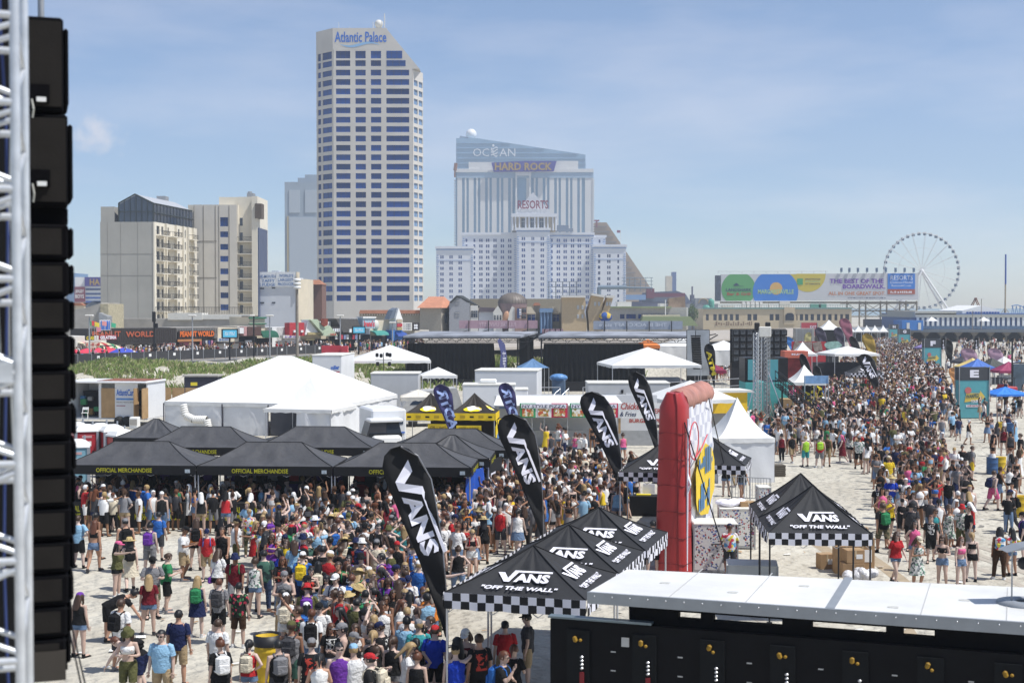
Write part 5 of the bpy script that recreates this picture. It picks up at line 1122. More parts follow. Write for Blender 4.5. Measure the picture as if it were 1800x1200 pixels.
# ---- checkered-valance canopies
def check_canopy(label,loc,rz,group,w=3.05,sides='fr',ez_=2.55,ph=1.02):
 T_ = thing('canopy_tent',label,'canopy',loc,rz,group); sag = .06
 rf_ = canopy_roof(w,w,ez_,ph,0,sag).build('roof',BLKF,T_); seams(rf_,w,w,ez_,ph,0,sag)
 valance(w,w,ez_,.33,'checkered_valance',CHECK,T_); legs(T_,w,w,ez_ - .02,BLACK if 'box' in label else LEGM); under_frame(T_,w,w,ez_,ph)
 for sd in sides:
  o_,xd,up,nn = slope_frame(w,w,ez_,ph,sd); f_ = drop(w,w,ez_,ph,0,sag)
  o2 = checks_logo(1.16,.40,o_ + up * .52 - xd * .55,xd,up,LOGOW,rf_)
  for v in o2.data.vertices: v.co = f_(v.co)
  o3 = lettering('"OFF THE WALL"',1.62,.155,o_ + up * .20 - xd * .80,xd,up,LOGOW,rf_,bold=.035,shear=.15)
  for v in o3.data.vertices: v.co = f_(v.co)
 return T_
GV = 'checkered skate brand canopies'
c0 = Vector((XX(914,29.6),29.9,0)); rowd = Vector((.29,.957,0)); rz0 = -R(16)
c0 = Vector((.46,30.3,0))
for i in range(3):
 p = c0 + rowd * (3.02 * i); check_canopy(('nearest black checkered canopy of the three in a row, beside the trailer roof','middle black checkered canopy of the three in a row','farthest black checkered canopy of the three, toward the red inflatable')[i],p,rz0,GV,3.0,'frl' if i == 0 else 'fr',2.8,.80)
pR = Vector((XX(1431,40.2),40.2,0))
check_canopy('black checkered canopy over cardboard boxes beside the walking crowd',pR,R(-4),GV,2.8,'frl',2.5,1.15)
check_canopy('black checkered canopy directly behind the one over the cardboard boxes',pR + Vector((.22,2.82,0)),R(-4),GV,2.8,'rl',2.5,1.15)
check_canopy('black checkered canopy half hidden behind the red inflatable wall',Vector((XX(1166,54),54,0)),R(-10),GV,sides='fr')
check_canopy('second checkered canopy peeping out right of the inflatable wall',Vector((XX(1246,57),56.6,0)),R(-14),GV,sides='r')
check_canopy('small distant checkered canopy in the far crowd under the tall flags',Vector((XX(1520,133),133,0)),R(-4),GV,sides='f')
# ---- merchandise canopies: hipped roofs with a ridge
def merch(label,loc,rz,w=5.4,d=3.3,texts='f',legm=LEGM,ez_=2.42,ph=.80):
 T_ = thing('merchandise_canopy',label,'canopy',loc,rz,'black merchandise canopies'); sag = .09; rg = w - d + .15
 rf_ = canopy_roof(w,d,ez_,ph,rg,sag).build('roof',GREYF,T_); seams(rf_,w,d,ez_,ph,rg,sag); vl_ = valance(w,d,ez_,.36,'valance',BLKV,T_); legs(T_,w,d,ez_,legm,.03); under_frame(T_,w,d,ez_,ph * .9)
 for sd in texts:
  if sd == 'f': lettering('OFFICIAL MERCHANDISE',2.25,.17,(-1.3,-d / 2 - .062,ez_ - .265),(1,0,0),(0,0,1),MYEL,vl_,bold=.012)
  if sd == 'r': lettering('OFFICIAL MERCHANDISE',2.3,.18,(w / 2 + .062,-1.2,ez_ - .27),(0,1,0),(0,0,1),MYEL,vl_,bold=.012)
 b = MB(); b.box((w / 2 - .32,-d / 2 - .065,ez_ - .2),(.2,.01,.14)); b.build('maker_patch',M('pale_patch',(.5,.58,.62),.7,var=.3,scale=20),vl_)
 return T_
MRZ = R(-3.5); mdir = Vector((math.cos(MRZ),math.sin(MRZ),0)); mdep = Vector((.2,.98,0))
mr = Vector((XX(817,55.4),55.4,0))                                   # front right corner of the block
def mpos(i,j,off=0): return mr - mdir * (5.45 * i + 2.7 + off) + mdep * (3.35 * j + 1.65)
ML = {(0,0): 'front black merchandise canopy at the corner nearest the tall teardrop flag',(1,0): 'middle black canopy of the front merchandise row',(2,0): 'leftmost black canopy of the front merchandise row beside the speakers'}
for i in range(3): merch(ML[(i,0)],mpos(i,0),MRZ,texts='fr' if i == 0 else 'f')
def back(px0,px1,Yb,label,texts='f'):
 xc = (XX(px0,Yb) + XX(px1,Yb)) / 2; return merch(label,Vector((xc,Yb,0)),MRZ,texts=texts)
back(252,470,65,'black merchandise canopy of the rear row in front of the white tent'); back(462,662,65,'black merchandise canopy of the rear row beside the ambulance truck')
T = merch('black merchandise canopy second along the right side of the block',mr - mdir * 1.7 + mdep * 5.0,MRZ,w=3.4,d=3.3,texts='r',ph=.82)
merch('black merchandise canopy at the far end of the right side',mr - mdir * 2.6 + mdep * 8.5,MRZ,texts='r')
merch('small black peaked canopy top showing beside the portable toilets',Vector((XX(250,67),69.5,0)),MRZ,w=3.2,d=3.1,texts='')
# sales counters with painted boards, back wall and hanging goods
BOARDC = M('black_counter',(.012,.012,.013),.7,var=.3)
for i in range(3):
 c = mpos(i,0); T = thing('sales_counter','black sales counter with yellow stencilled OFFICIAL MERCHANDISE under the ' + ('corner','middle','leftmost')[i] + ' front canopy','counter',c - mdep * 1.7,MRZ,'merchandise counters')
 mb = MB(); mb.box((0,0,.5),(5.1,.6,1.0)); mb.build('front',BOARDC,T)
 for k in range(5):
  lettering('OFFICIAL',.78,.24,(-2.4 + k * 1.0,-.31,.62),(1,0,0),(0,0,1),MYEL,T,bold=.03); lettering('MERCHANDISE',.82,.24,(-2.42 + k * 1.0,-.31,.32),(1,0,0),(0,0,1),MYEL,T,bold=.03)
 T = thing('goods_display','dark backdrop hung with band shirts inside the ' + ('corner','middle','leftmost')[i] + ' front merchandise canopy','display',c + mdep * 1.35,MRZ,'merchandise backdrops')
 mb = MB(); mb.box((0,0,1.15),(5.2,.08,2.3)); mb.build('backdrop',BLKV,T); g = random.Random(i)
 for k in range(11):
  s_ = MB(); s_.slab([(-.2,0),(-.2,.42),(-.34,.38),(-.38,.5),(-.16,.62),(.16,.62),(.38,.5),(.34,.38),(.2,.42),(.2,0)][::-1],-.07,-.05); o = s_.build('hung_shirt',M('hung_%d' % g.randrange(6),((.02,.02,.02),(.04,.04,.045),(.3,.3,.3),(.35,.03,.03),(.08,.03,.18),(.02,.02,.03))[g.randrange(6)],.9),T); o.location = (-2.35 + (k % 6) * .9,0,1.5 if k < 6 else .75)
T = thing('blue_tarpaulin','bright blue tarpaulin hung at the right side of the corner merchandise canopy','tarpaulin',mr + mdep * .3 + Vector((.05,0,0)),math.atan2(.98,.2))
mb = MB(); n = 10
for i in range(n + 1):
 for j in range(5): mb.v.append((2.9 * i / n,.1 * math.sin(i * 1.1 + j * .6),.3 + 1.85 * j / 4))
for i in range(n):
 for j in range(4): mb.f.append((i * 5 + j,i * 5 + 5 + j,i * 5 + 6 + j,i * 5 + 1 + j)); mb.mi.append(0); mb.sm.append(True)
mb.build('sheet',M('tarp_blue',(.02,.10,.52),.5,var=.08),T)
T = thing('poster_wall','black side wall with white skate logo and grey poster on the merchandise block','banner',mr + mdep * 3.6 + Vector((.06,0,0)),math.atan2(.98,.2))
mb = MB(); mb.b2((0,0,.3),(3.1,.04,2.2)); mb.build('sheet',BLKV,T); checks_logo(1.3,.6,(.35,-.03,1.1),(1,0,0),(0,0,1),LOGOW,T)
mb = MB(); mb.b2((3.6,-.02,1.2),(5.8,.02,2.1)); mb.build('grey_poster',M_pattern('poster_pattern',[(.3,.3,.3),(.55,.55,.55),(.1,.1,.1),(.4,.1,.1)],5),T)
# ---- big white frame tent
T = thing('white_marquee','large white frame tent with air ducts and doorway behind the merchandise canopies','tent',(XX(495,100),101.5,0),R(-14))
w,d,e_,ph = 13.0,11.4,2.2,3.0
canopy_roof(w,d,e_,ph,1.0,.0,n=6).build('roof',WHT,T); valance(w,d,e_,.28,'valance',WHT,T,True)
def sheet(x0,y0,x1,y1,z0,z1,nm,mat,root,fold=.07,seed=0,n=None):
 b = MB(); L = math.hypot(x1 - x0,y1 - y0); n = n or max(6,int(L / .35)); nx_,ny_ = (y1 - y0) / L,-(x1 - x0) / L
 for i in range(n + 1):
  t = i / n
  for j in range(4):
   o_ = fold * math.sin(t * L * 2.3 + seed) * (1 - j / 3 * .6) + fold * .5 * math.sin(t * L * 5.1 + seed * 2 + j); b.v.append((x0 + (x1 - x0) * t + nx_ * o_,y0 + (y1 - y0) * t + ny_ * o_,z0 + (z1 - z0) * j / 3))
 for i in range(n):
  for j in range(3): b.f.append((i * 4 + j,i * 4 + 4 + j,i * 4 + 5 + j,i * 4 + 1 + j)); b.mi.append(0); b.sm.append(True)
 return b.build(nm,mat,root)
for (x0,x1) in ((-w / 2,-w / 6),(-w / 6,1.2),(3.8,w / 2)): sheet(x0 + .03,-d / 2 + .05,x1 - .03,-d / 2 + .05,0,e_ - .1,'side_wall',WHTW,T,.05,x0)
sheet(w / 2 - .05,-d / 2 + .1,w / 2 - .05,d / 2,0,e_ - .1,'side_wall',WHTW,T,.05,2); sheet(-w / 2 + .05,d / 2,-w / 2 + .05,-d / 2 + .1,0,e_ - .1,'side_wall',WHTW,T,.05,3)
legs(T,w,d,e_,LEGM,.04)
mb = MB();
for x in (-w / 2 - .02,-w / 6,1.2): mb.tube((x,-d / 2 - .06,0),(x,-d / 2 - .06,e_ - .1),.04,n=6)
mb.build('dark_strap',M('dark_strap',(.03,.03,.05),.8),T)
mb = MB(); mb.b2((1.3,-d / 2 + .1,.02),(4.1,-d / 2 + 3,e_ - .15)); mb.build('doorway_shade_block',M('tent_inside_shade',(.10,.10,.11),.9),T)  # solid dark block painted as the shade inside the tent
def duct(pts,root):
 b = MB();
 for a,c in zip(pts,pts[1:]):
  a,c = Vector(a),Vector(c); L = (c - a).length; n = int(L / .16) + 1
  for i in range(n): b.tube(a.lerp(c,i / n),a.lerp(c,(i + .55) / n),.24,.28,n=10,cap=False); b.tube(a.lerp(c,(i + .55) / n),a.lerp(c,(i + 1) / n),.28,.24,n=10,cap=False)
 b.build('air_duct',M('duct_white',(.72,.71,.67),.5,var=.05),root)
duct([(-4.9,-d / 2 - .35,2.05),(-4.7,-d / 2 - .4,1.3),(-4.1,-d / 2 - .45,1.05),(-3.1,-d / 2 - .45,1.05),(-2.9,-d / 2 - .5,.2)],T); duct([(5.2,-d / 2 - .3,2.0),(5.4,-d / 2 - .4,1.4),(5.7,-d / 2 - .5,.4)],T)
T = thing('entrance_canopy','small peaked white entrance canopy with tied curtains joined to the large tent','canopy',(XX(545,92),92.3,0),R(-14),None)
canopy_roof(4.6,4.6,2.2,1.9,0,0,tent=True).build('roof',WHT,T); valance(4.6,4.6,2.2,.25,'valance',WHT,T,True); legs(T,4.5,4.5,2.2,LEGM,.03)
sheet(-.1,-2.2,2.2,-2.2,0,2.0,'curtain',WHTW,T,.16,1,20); sheet(2.2,-2.2,2.2,2.2,0,2.0,'curtain',WHTW,T,.12,4,20)
# ---- other white tents
def frame_tent(label,px,Yd,wpx,eave_y,peak_y,rz=0.,name='frame_tent',base=0.0,dep=None,tent=False,mat=None):
 kz = Yd / F; w_ = wpx * kz; d_ = dep or w_; p = Vector((XX(px,Yd + d_ / 2),Yd + d_ / 2,base)); ee = ZZ(eave_y,Yd) - base; pk = ZZ(peak_y,Yd + d_ / 2) - base
 T_ = thing(name,label,'tent',p,rz,'white festival tents'); canopy_roof(w_,d_,ee,pk - ee,0,0,tent=tent).build('roof',mat or WHT,T_); valance(w_,d_,ee,.25,'valance',mat or WHT,T_,True); legs(T_,w_,d_,ee,LEGM,.035); return T_
frame_tent('white pyramid tent over a raised deck in front of the left stage drape',686,131,142,634,606,R(5),base=1.3)
frame_tent('white pyramid tent over a raised deck in front of the right stage drape',1139,118,160,642,610,R(6),base=1.3)
frame_tent('white tent behind the burger and chicken stand',1214,92,134,703,668,R(12))
frame_tent('little white canopy in front of the left stage drape',770,112,62,660,645,R(8)); frame_tent('little cream canopy beside the white ambulance truck',735,88,62,698,684,R(4),mat=M('cream_canopy',(.66,.62,.54),.7))
frame_tent('white canopy with blue banner beside the black stairs',1414,108,60,672,641,R(8),tent=True)
frame_tent('bright white canopy in front of the coral booth',1411,140,44,622,600,R(0),tent=True); frame_tent('white canopy cluster under the black letter flags',1490,146,84,622,608,R(10)); frame_tent('white marquee row far down the street',1457,230,46,580,562,R(0),tent=True)
for i in range(6): frame_tent('white peaked canopy, ' + ('first','second','third','fourth','fifth','sixth')[i] + ' of the far row before the pier',1480 + i * 14.5,250,15,582,571,0,tent=True)
T = thing('blue_banner','blue sponsor banner on the white canopy near the black stairs','banner',(XX(1436,107),107,0),R(5))
mb = MB(); mb.b2((-.95,0,ZZ(674,107)),(.95,.05,ZZ(660,107))); mb.build('sheet',M('pale_blue_banner',(.22,.40,.66),.7,var=.3,scale=2),T); legs(T,1.9,.2,ZZ(660,107))
# high-peak walled tent
T = thing('walled_peak_tent','white high peaked tent with closed walls beside the red inflatable','tent',(XX(1297,71.5),71.6,0),R(9),'white festival tents')
canopy_roof(2.95,2.95,2.2,1.95,0,0,tent=True,n=9).build('roof',WHT,T); valance(2.95,2.95,2.2,.22,'valance',WHT,T)
for a,b,c,d_,s_ in ((-1.45,-1.45,1.45,-1.45,1),(1.45,-1.45,1.45,1.45,2),(-1.45,1.45,-1.45,-1.45,3)): sheet(a,b,c,d_,0,2.05,'side_wall',WHTW,T,.05,s_,14)
legs(T,2.9,2.9,2.2)
# ---- yellow and black booth
YB = 'yellow black booth canopies'
for i,px in enumerate((757,834)):
 T = thing('sponsor_canopy',('black canopy with yellow valance, the one nearer the ambulance truck','black canopy with yellow valance and scream banners, nearer the pizza stand')[i],'canopy',(XX(px,86),86,0),R(-5),YB)
 w = 2.75; canopy_roof(w,w,2.35,1.15,0,.1).build('roof',M('brown_black_cloth',(.022,.017,.013),.7),T); valance(w,w,2.35,.42,'yellow_valance',YCLOTH,T); legs(T,w,w,2.35); f_ = drop(w,w,2.35,1.15,0,.1)
 for sd in 'fr':
  o_,xd,up,nn = slope_frame(w,w,2.35,1.15,sd); b = MB(); g = random.Random(i * 3 + ord(sd)); pts = [o_ + up * .55 + xd * (math.cos(t) * .52 * g.uniform(.85,1.1)) + up * (math.sin(t) * .34 * g.uniform(.85,1.1)) for t in [2 * math.pi * q_ / 18 for q_ in range(18)]]
  b.add([f_(p) for p in pts] + [f_(o_ + up * .55)],[(q_,(q_ + 1) % 18,18) for q_ in range(18)]); b.build('yellow_emblem',M_pattern('emblem_pattern',[(.80,.62,.02),(.80,.62,.02),(.80,.62,.02),(.5,.4,.3),(.85,.85,.8)],2.6),T)
 for q_ in range(5):
  b = MB(); b.box((-1.1 + q_ * .55,-w / 2 - .06,2.14),(.24 if q_ % 2 == 0 else .3,.01,.10 if q_ % 2 == 0 else .16)); b.build('printed_badge',BLKV if q_ % 2 == 0 else M('ochre_badge',(.45,.31,.01),.7),T)
 mb = MB(); mb.b2((-w / 2 if i else -.2,w / 2 - .1,0),(w / 2,w / 2,2.0)); mb.build('back_wall',M('brown_black_cloth'),T)
 for (x,z,sc_) in ((-.2,1.2,1.0),) if i else ((.6,1.3,.8),):
  b = MB(); b.b2((x - .75 * sc_,-w / 2 + .1,z - .42),(x + .75 * sc_,-w / 2 + .14,z + .42)); b.build('yellow_board',M('yellow_board',(.75,.55,.02),.7,var=.08),T)
  lettering('SOME SCREAMS',1.2 * sc_,.18,(x - .6 * sc_,-w / 2 + .08,z + .12),(1,0,0),(0,0,1),M('brown_letters',(.16,.08,.02),.7),T,bold=0); lettering("CAN'T BE",.8 * sc_,.18,(x - .3 * sc_,-w / 2 + .08,z - .16),(1,0,0),(0,0,1),MATS['brown_letters'],T,bold=0)
T = thing('scream_banner','yellow and black printed side banner of the sponsor booth','banner',(XX(872,85),84.7,0),R(80)); mb = MB(); mb.b2((0,0,.1),(2.4,.05,1.9)); mb.build('sheet',M_pattern('banner_pattern',[(.02,.015,.01),(.75,.55,.02),(.75,.55,.02),(.1,.2,.4),(.02,.015,.01)],1.7),T)
# ---- teardrop flags
def flag_outline(h,w,n=22):
 """sail shape: pole edge on the right, full rounded head leaning left, tapering to a point at the foot"""
 L,Rr = [],[]
 for i in range(n + 1):
  t = i / n; t = t if t < .8 else .8 + .2 * math.sin((t - .8) / .2 * math.pi / 2)
  wid = w * 1.12 * (.03 + .97 * min(1,t / .8) ** .95) * (1 if t < .80 else max(0,1 - ((t - .80) / .2) ** 2.6) ** .5)
  Rr.append((wid * .42,t * h)); L.append((-wid * .58,t * h))
 return L,Rr
def teardrop(label,px_base,Yd,h,w,z0,cloth,lean=0.0,rz=0.0,text=None,tmat=LOGOW,group='teardrop flags',name='teardrop_flag',bend=.12):
 p = Vector((XX(px_base,Yd),Yd,0)); T_ = thing(name,label,'flag',p,rz,group); L,Rr = flag_outline(h,w); b = MB(); n = len(L); m = 7
 def pos(q_,u,side):
  (x0,za),(x1,zb) = L[q_],Rr[q_]; x = x0 + (x1 - x0) * u; z = za + (zb - za) * u; return Vector((x - lean * z * (.55 + .45 * z / h),bend * math.sin(u * 3.1) * (q_ / n) * .8 + .05 * math.sin(q_ * .9 + u * 4),z0 + z))
 for q_ in range(n):
  for j in range(m): b.v.append(tuple(pos(q_,j / (m - 1),0)))
 for q_ in range(n - 1):
  for j in range(m - 1): a = q_ * m + j; b.f.append((a,a + 1,a + m + 1,a + m)); b.mi.append(0); b.sm.append(True)
 o = b.build('cloth',cloth,T_); sd_ = o.modifiers.new('thick','SOLIDIFY'); sd_.thickness = .012
 b = MB(); b.path([(.03,.02,0),(.03,.02,z0 + .05)] + [tuple(pos(q_,1.0,0) + Vector((.015,.02,0))) for q_ in range(0,n,2)],.022,n=5); b.build('pole',M('flag_pole_grey',(.25,.25,.26),.4,.5),T_)
 b = MB(); b.box((0,0,.04),(.5,.5,.08)); b.build('base',BLACK,T_)
 if text:
  dz_,wd = text[1],text[2]; up_ = .87
  q0,q1 = text[3],text[4]; A_ = pos(int(q1 * (n - 1)),.17,0); B_ = pos(int(q0 * (n - 1)),.24,0)
  dirv = (B_ - A_).normalized(); upv = Vector((-dirv.z,0,dirv.x)).normalized(); upv = Vector((abs(upv.x),0,abs(upv.z) * (1 if dirv.x > 0 else -1)))
  Lw = (B_ - A_).length
  if text[0] == 'V': o2 = checks_logo(Lw,wd,A_ + Vector((0,-.20,0)),dirv,upv,tmat,o)
  else: o2 = lettering(text[0],Lw,wd,A_ + Vector((0,-.12,0)),dirv,upv,tmat,o,bold=.045,mirror=text[5] if len(text) > 5 else False)
  for v in o2.data.vertices:
   zz = v.co.z - z0; t = max(0,min(.999,zz / h)); q_ = t * (n - 1); qi = int(q_); xl,xr = pos(qi,0,0).x,pos(qi,1,0).x; u = min(1,max(0,(v.co.x - xl) / max(.01,xr - xl))); v.co.y = pos(qi,u,0).y * (1 - q_ + qi) + pos(min(n - 1,qi + 1),u,0).y * (q_ - qi) - .022
 return T_
FB = M('black_flag_cloth',(.007,.007,.008),.8,var=.15,scale=1.5)
VT = ('V',.4,.62,.42,.93)
teardrop('tall black teardrop flag with white skate logo in front of the corner merchandise canopy',784,31.5,4.25,.90,1.35,FB,.24,0,('V',0,.53,.45,.90))
teardrop('black teardrop flag with white skate logo rising from the middle of the queue crowd',953,49,4.25,1.12,.75,FB,.24,0,('V',0,.53,.45,.90))
teardrop('black teardrop flag with white skate logo in front of the pizza signs',1093,61,4.2,1.2,.85,FB,.30,0,('V',0,.53,.45,.90))
teardrop('black teardrop flag with white skate logo beside the red inflatable wall',1157,70,4.2,.9,1.3,FB,.26,0,('V',0,.42,.45,.90))
NAVF = M('navy_flag_cloth',(.035,.03,.12),.7,var=.3,scale=.8); CYN = M('pale_violet_print',(.35,.45,.75),.7,var=.2)
teardrop('navy teardrop flag with pale band letters left of the scream booth',796,82.5,3.3,.95,.9,NAVF,.2,0,('ADTR',0,.55,.22,.90,True),CYN)
teardrop('navy teardrop flag with pale band letters in front of the pizza stand',908,84,3.3,.85,.9,NAVF,.2,0,('ADTR',0,.5,.22,.90,True),CYN)
teardrop('black teardrop flag with white and blue logo standing in the far crowd',1545,128,3.9,1.3,.55,FB,.32,0,('V',0,.6,.45,.90)); teardrop('thin black curved flag behind the far logo flag',1519,150,4.2,.8,1.4,FB,.3)
teardrop('gold feather flag behind the far logo flags',1541,165,4.4,1.3,1.2,M('gold_flag',(.42,.28,.05),.7,var=.2),.25)
for i,(px,Yd,lab) in enumerate(((1424,110,'short black feather flag with yellow letters left of the other two'),(1436,112,'tallest black feather flag with yellow letters of the three'),(1446,111,'black feather flag with yellow letters next to the dark booth'))):
 T = teardrop(lab,px,Yd,(3.0,4.6,3.7)[i],.62,.4,FB,(.1,.25,.12)[i],0,('ATM',0,.34,.12,.62),YEL,'cash machine flags')
teardrop('black feather flag with yellow letters behind the hanging speakers',1256,135,4.2,.9,1.0,FB,.12,0,('ATM',0,.45,.3,.85),YEL,'cash machine flags')
teardrop('white and pink patterned feather flag far down the street',1499,210,5,1.6,2.0,M('pink_flag',(.35,.12,.17),.7,var=.4,scale=.8),.25); teardrop('dark striped feather flag far down the street',1484,200,4.4,1.2,1.4,M('striped_flag',(.06,.05,.08),.7,var=.6,scale=1.2),.2); teardrop('dark patterned feather flag near the far white tent',1456,200,4.4,1.3,1.4,M('striped_flag'),.3)
teardrop('small blue feather flag before the far exit sign',1402,190,3.5,1.0,1.2,M('blue_flag',(.04,.18,.5),.7),.35); teardrop('yellow and white feather flag below the red exit sign',1418,195,3.6,.9,1.6,M('pale_yellow_flag',(.5,.45,.2),.7,var=.4,scale=.9),-.1)
MAUVE = M('mauve_flag',(.38,.24,.32),.7,var=.08)
teardrop('mauve teardrop flag nearer the tall E pillar, with pale round emblem',1718,165,3.6,1.7,.3,MAUVE,.30); teardrop('mauve teardrop flag at the right edge, farther from the E pillar',1764,165,3.6,1.6,.3,MAUVE,.28)
teardrop('black feather flag beside the tall F pillar',1672,190,3.8,1.2,.5,FB,.1); teardrop('orange feather flag between the E and F pillars',1681,140,2.3,.7,.4,M('orange_flag',(.6,.28,.1),.7),.15)
for i,px in enumerate((1659,1717)):
 T = thing('hanging_banner',('narrow black hanging banner beside the F pillar','narrow black hanging banner between the mauve flags')[i],'banner',(XX(px,180),180,0)); mb = MB(); mb.b2((-.27,0,ZZ(614,180)),(.27,.04,ZZ(594,180))); mb.build('sheet',FB,T); mb = MB(); mb.tube((.3,.05,0),(.3,.05,ZZ(592,180)),.03,n=5); mb.build('pole',GALV,T); lettering('~~~',1.1,.22,(-.1,-.02,ZZ(598,180)),(0,0,-1),(1,0,0),LOGOW,T)
# ---- lettered pillars along the street
TEALB = M('teal_banner',(.10,.36,.40),.6,var=.06); CHAR = M('charcoal_banner',(.055,.06,.07),.6,var=.08)
for i,(ch,a,b,yt,yb) in enumerate((('E',1683,1737,645,735),('F',1623,1654,596,655),('G',1579,1599.5,578,612),('H',1563,1579,570,600))):
 Yd = (111,188,285,340)[i]; w = (XX(b,Yd) - XX(a,Yd)); zt_ = ZZ(yt,Yd); T = thing('letter_pillar','tall teal banner pillar topped by a charcoal board with white letter ' + ch,'sign',(XX((a + b) / 2,Yd),Yd,0),R(3),'lettered banner pillars')
 h1 = zt_ * .745
 mb = MB(); mb.b2((-w / 2 + .03,-w * .17,.05),(w / 2 - .03,w * .17,h1)); mb.build('teal_wrap',TEALB,T); mb = MB(); mb.b2((-w / 2,-w * .18,h1 + .01),(w / 2,w * .18,zt_)); mb.build('charcoal_board',CHAR,T)
 lettering(ch,w * .30,(zt_ - h1) * .58,(-w * .15,-w * .18 - .03,h1 + (zt_ - h1) * .22),(1,0,0),(0,0,1),LOGOW,T,bold=.06)
 mb = MB()
 for x in (-w / 2,w / 2):
  for y in (-w * .19,w * .19): mb.tube((x,y,0),(x,y,zt_ + .05),.04,n=5)
 mb.build('frame',GALV,T)
 y_ = -w * .17 - .02; zc2 = h1 * .62
 mb = MB(); mb.add([(-.32 * w,y_,zc2 - .24 * w),(.18 * w,y_,zc2 - .17 * w),(.17 * w,y_,zc2 - .25 * w),(.36 * w,y_,zc2 - .06 * w),(.20 * w,y_,zc2 + .14 * w),(.19 * w,y_,zc2 + .06 * w),(-.26 * w,y_,zc2 + .06 * w)],[(0,1,2,3,4,5,6)]); mb.build('yellow_arrow',M('arrow_yellow',(.70,.52,.10),.7,var=.1),T)
 mb = MB(); mb.lathe([(.01,0),(.11 * w,0)],14); o = mb.build('red_disc',M('faded_red',(.55,.16,.15),.7),T); o.rotation_euler = (R(90),0,0); o.location = (-.2 * w,y_ - .01,zc2 + .15 * w)
 lettering('WARPED',.44 * w,.13 * w,(-.27 * w,y_ - .02,zc2 - .12 * w),(1,0,.1),(0,0,1),M('dark_teal_letters',(.03,.10,.12),.7),T,bold=.03); lettering('TOUR',.24 * w,.10 * w,(-.1 * w,y_ - .02,zc2 - .27 * w),(1,0,.1),(0,0,1),LOGOW,T,bold=.03)
 mb = MB(); mb.b2((-.26 * w,y_ - .01,h1 * .30),(.26 * w,y_,h1 * .36)); mb.build('white_label',LOGOW,T); lettering('LIVE NATION',.44 * w,.05 * w,(-.22 * w,y_ - .02,h1 * .315),(1,0,0),(0,0,1),REDL,T,bold=.03)
# ============================================================ STAGES
DRAPE = M('black_stage_drape',(.008,.009,.010),.6,var=.2,spec=.25)
ROOFS = M('stage_roof_skin',(.30,.32,.36),.6,.0,var=.5,scale=.4)
def stage(label,a,b,Yd,dr0,dr1,ytop=581,base_y=700):
 x0,x1 = XX(a,Yd),XX(b,Yd); T_ = thing('festival_stage',label,'stage',(x0,Yd,0),R(0)); L = x1 - x0; zr = ZZ(ytop,Yd); zf = ZZ(590,Yd)
 b_ = MB(); b_.add([(-.2,0,zf),(L * .86,0,zf),(L,9,ZZ(582,Yd + 9)),(1.2,9,ZZ(582,Yd + 9))],[(0,1,2,3)]); o = b_.build('roof',ROOFS,T_); o.modifiers.new('t','SOLIDIFY').thickness = .22
 b_ = MB()
 for y in (0,8.6):
  for zz in (zf - .25,zf - .7): b_.tube((0,y,zz),(L * .92,y,zz),.05,n=5)
  n = 24
  for i in range(n): b_.tube((L * .92 * i / n,y,zf - .25 if i % 2 else zf - .7),(L * .92 * (i + 1) / n,y,zf - .7 if i % 2 else zf - .25),.03,n=4)
 for x in (.1,L * .84,L * .92): b_.tube((x,.1,0),(x,.1,zf),.09,n=6)
 b_.tube((L * .84,0,zf - 1.6),(L,0,zf + .1),.06); b_.tube((L * .84,0,zf - .3),(L * 1.02,4,zf + .1),.06); b_.build('roof_truss',BLACK,T_)
 d0,d1 = XX(dr0,Yd) - x0,XX(dr1,Yd) - x0; n = 140; b_ = MB()
 for i in range(n + 1):
  x = d0 + (d1 - d0) * i / n; f1 = .12 * math.sin(i * .9) + .07 * math.sin(i * 2.3 + 1)
  for j in range(4): b_.v.append((x + (.5 * (1 - j / 3) * (i / n - .5)),.5 + f1 * (1.2 - j * .28),1.0 + (zf - .8 - 1.0) * j / 3))
 for i in range(n):
  for j in range(3): q_ = i * 4 + j; b_.f.append((q_,q_ + 4,q_ + 5,q_ + 1)); b_.mi.append(0); b_.sm.append(True)
 b_.build('back_drape',DRAPE,T_)
 b_ = MB(); b_.b2((L * .85,2,0),(L * .96,3.2,zf - .2)); b_.build('side_drape',DRAPE,T_); b_ = MB(); b_.b2((-.5,.2,0),(L * .84,10,1.0)); b_.build('deck',BLACK,T_)
 return T_
stage('black draped stage seen from behind, the one nearer the large white tent',712,948,150,716,868); stage('black draped stage seen from behind, the one with grey letter banner above',950,1262,146,956,1132)
def roof_banner(label,a,b,yt,yb,Yd,mat,txt,tm,ta,tb):
 T_ = thing('stage_banner',label,'banner',(XX(a,Yd),Yd,0)); w_ = XX(b,Yd) - XX(a,Yd); z0,z1 = ZZ(yb,Yd),ZZ(yt,Yd)
 b_ = MB(); b_.b2((0,0,z0),(w_,.1,z1)); b_.build('sheet',mat,T_); lettering(txt,XX(tb,Yd) - XX(ta,Yd),(z1 - z0) * .55,(XX(ta,Yd) - XX(a,Yd),-.05,z0 + (z1 - z0) * .22),(1,0,0),(0,0,1),tm,T_,bold=.01,mirror=True)
 b_ = MB()
 for i in range(4): x = w_ * (i + .5) / 4; b_.tube((x,-.1,z0 - .5),(x,-.1,z1),.05,n=5); b_.tube((x,-.1,z0 - .2),(x - 1.6,-2,z0 - .6),.04,n=4)
 b_.build('brace',BLACK,T_)
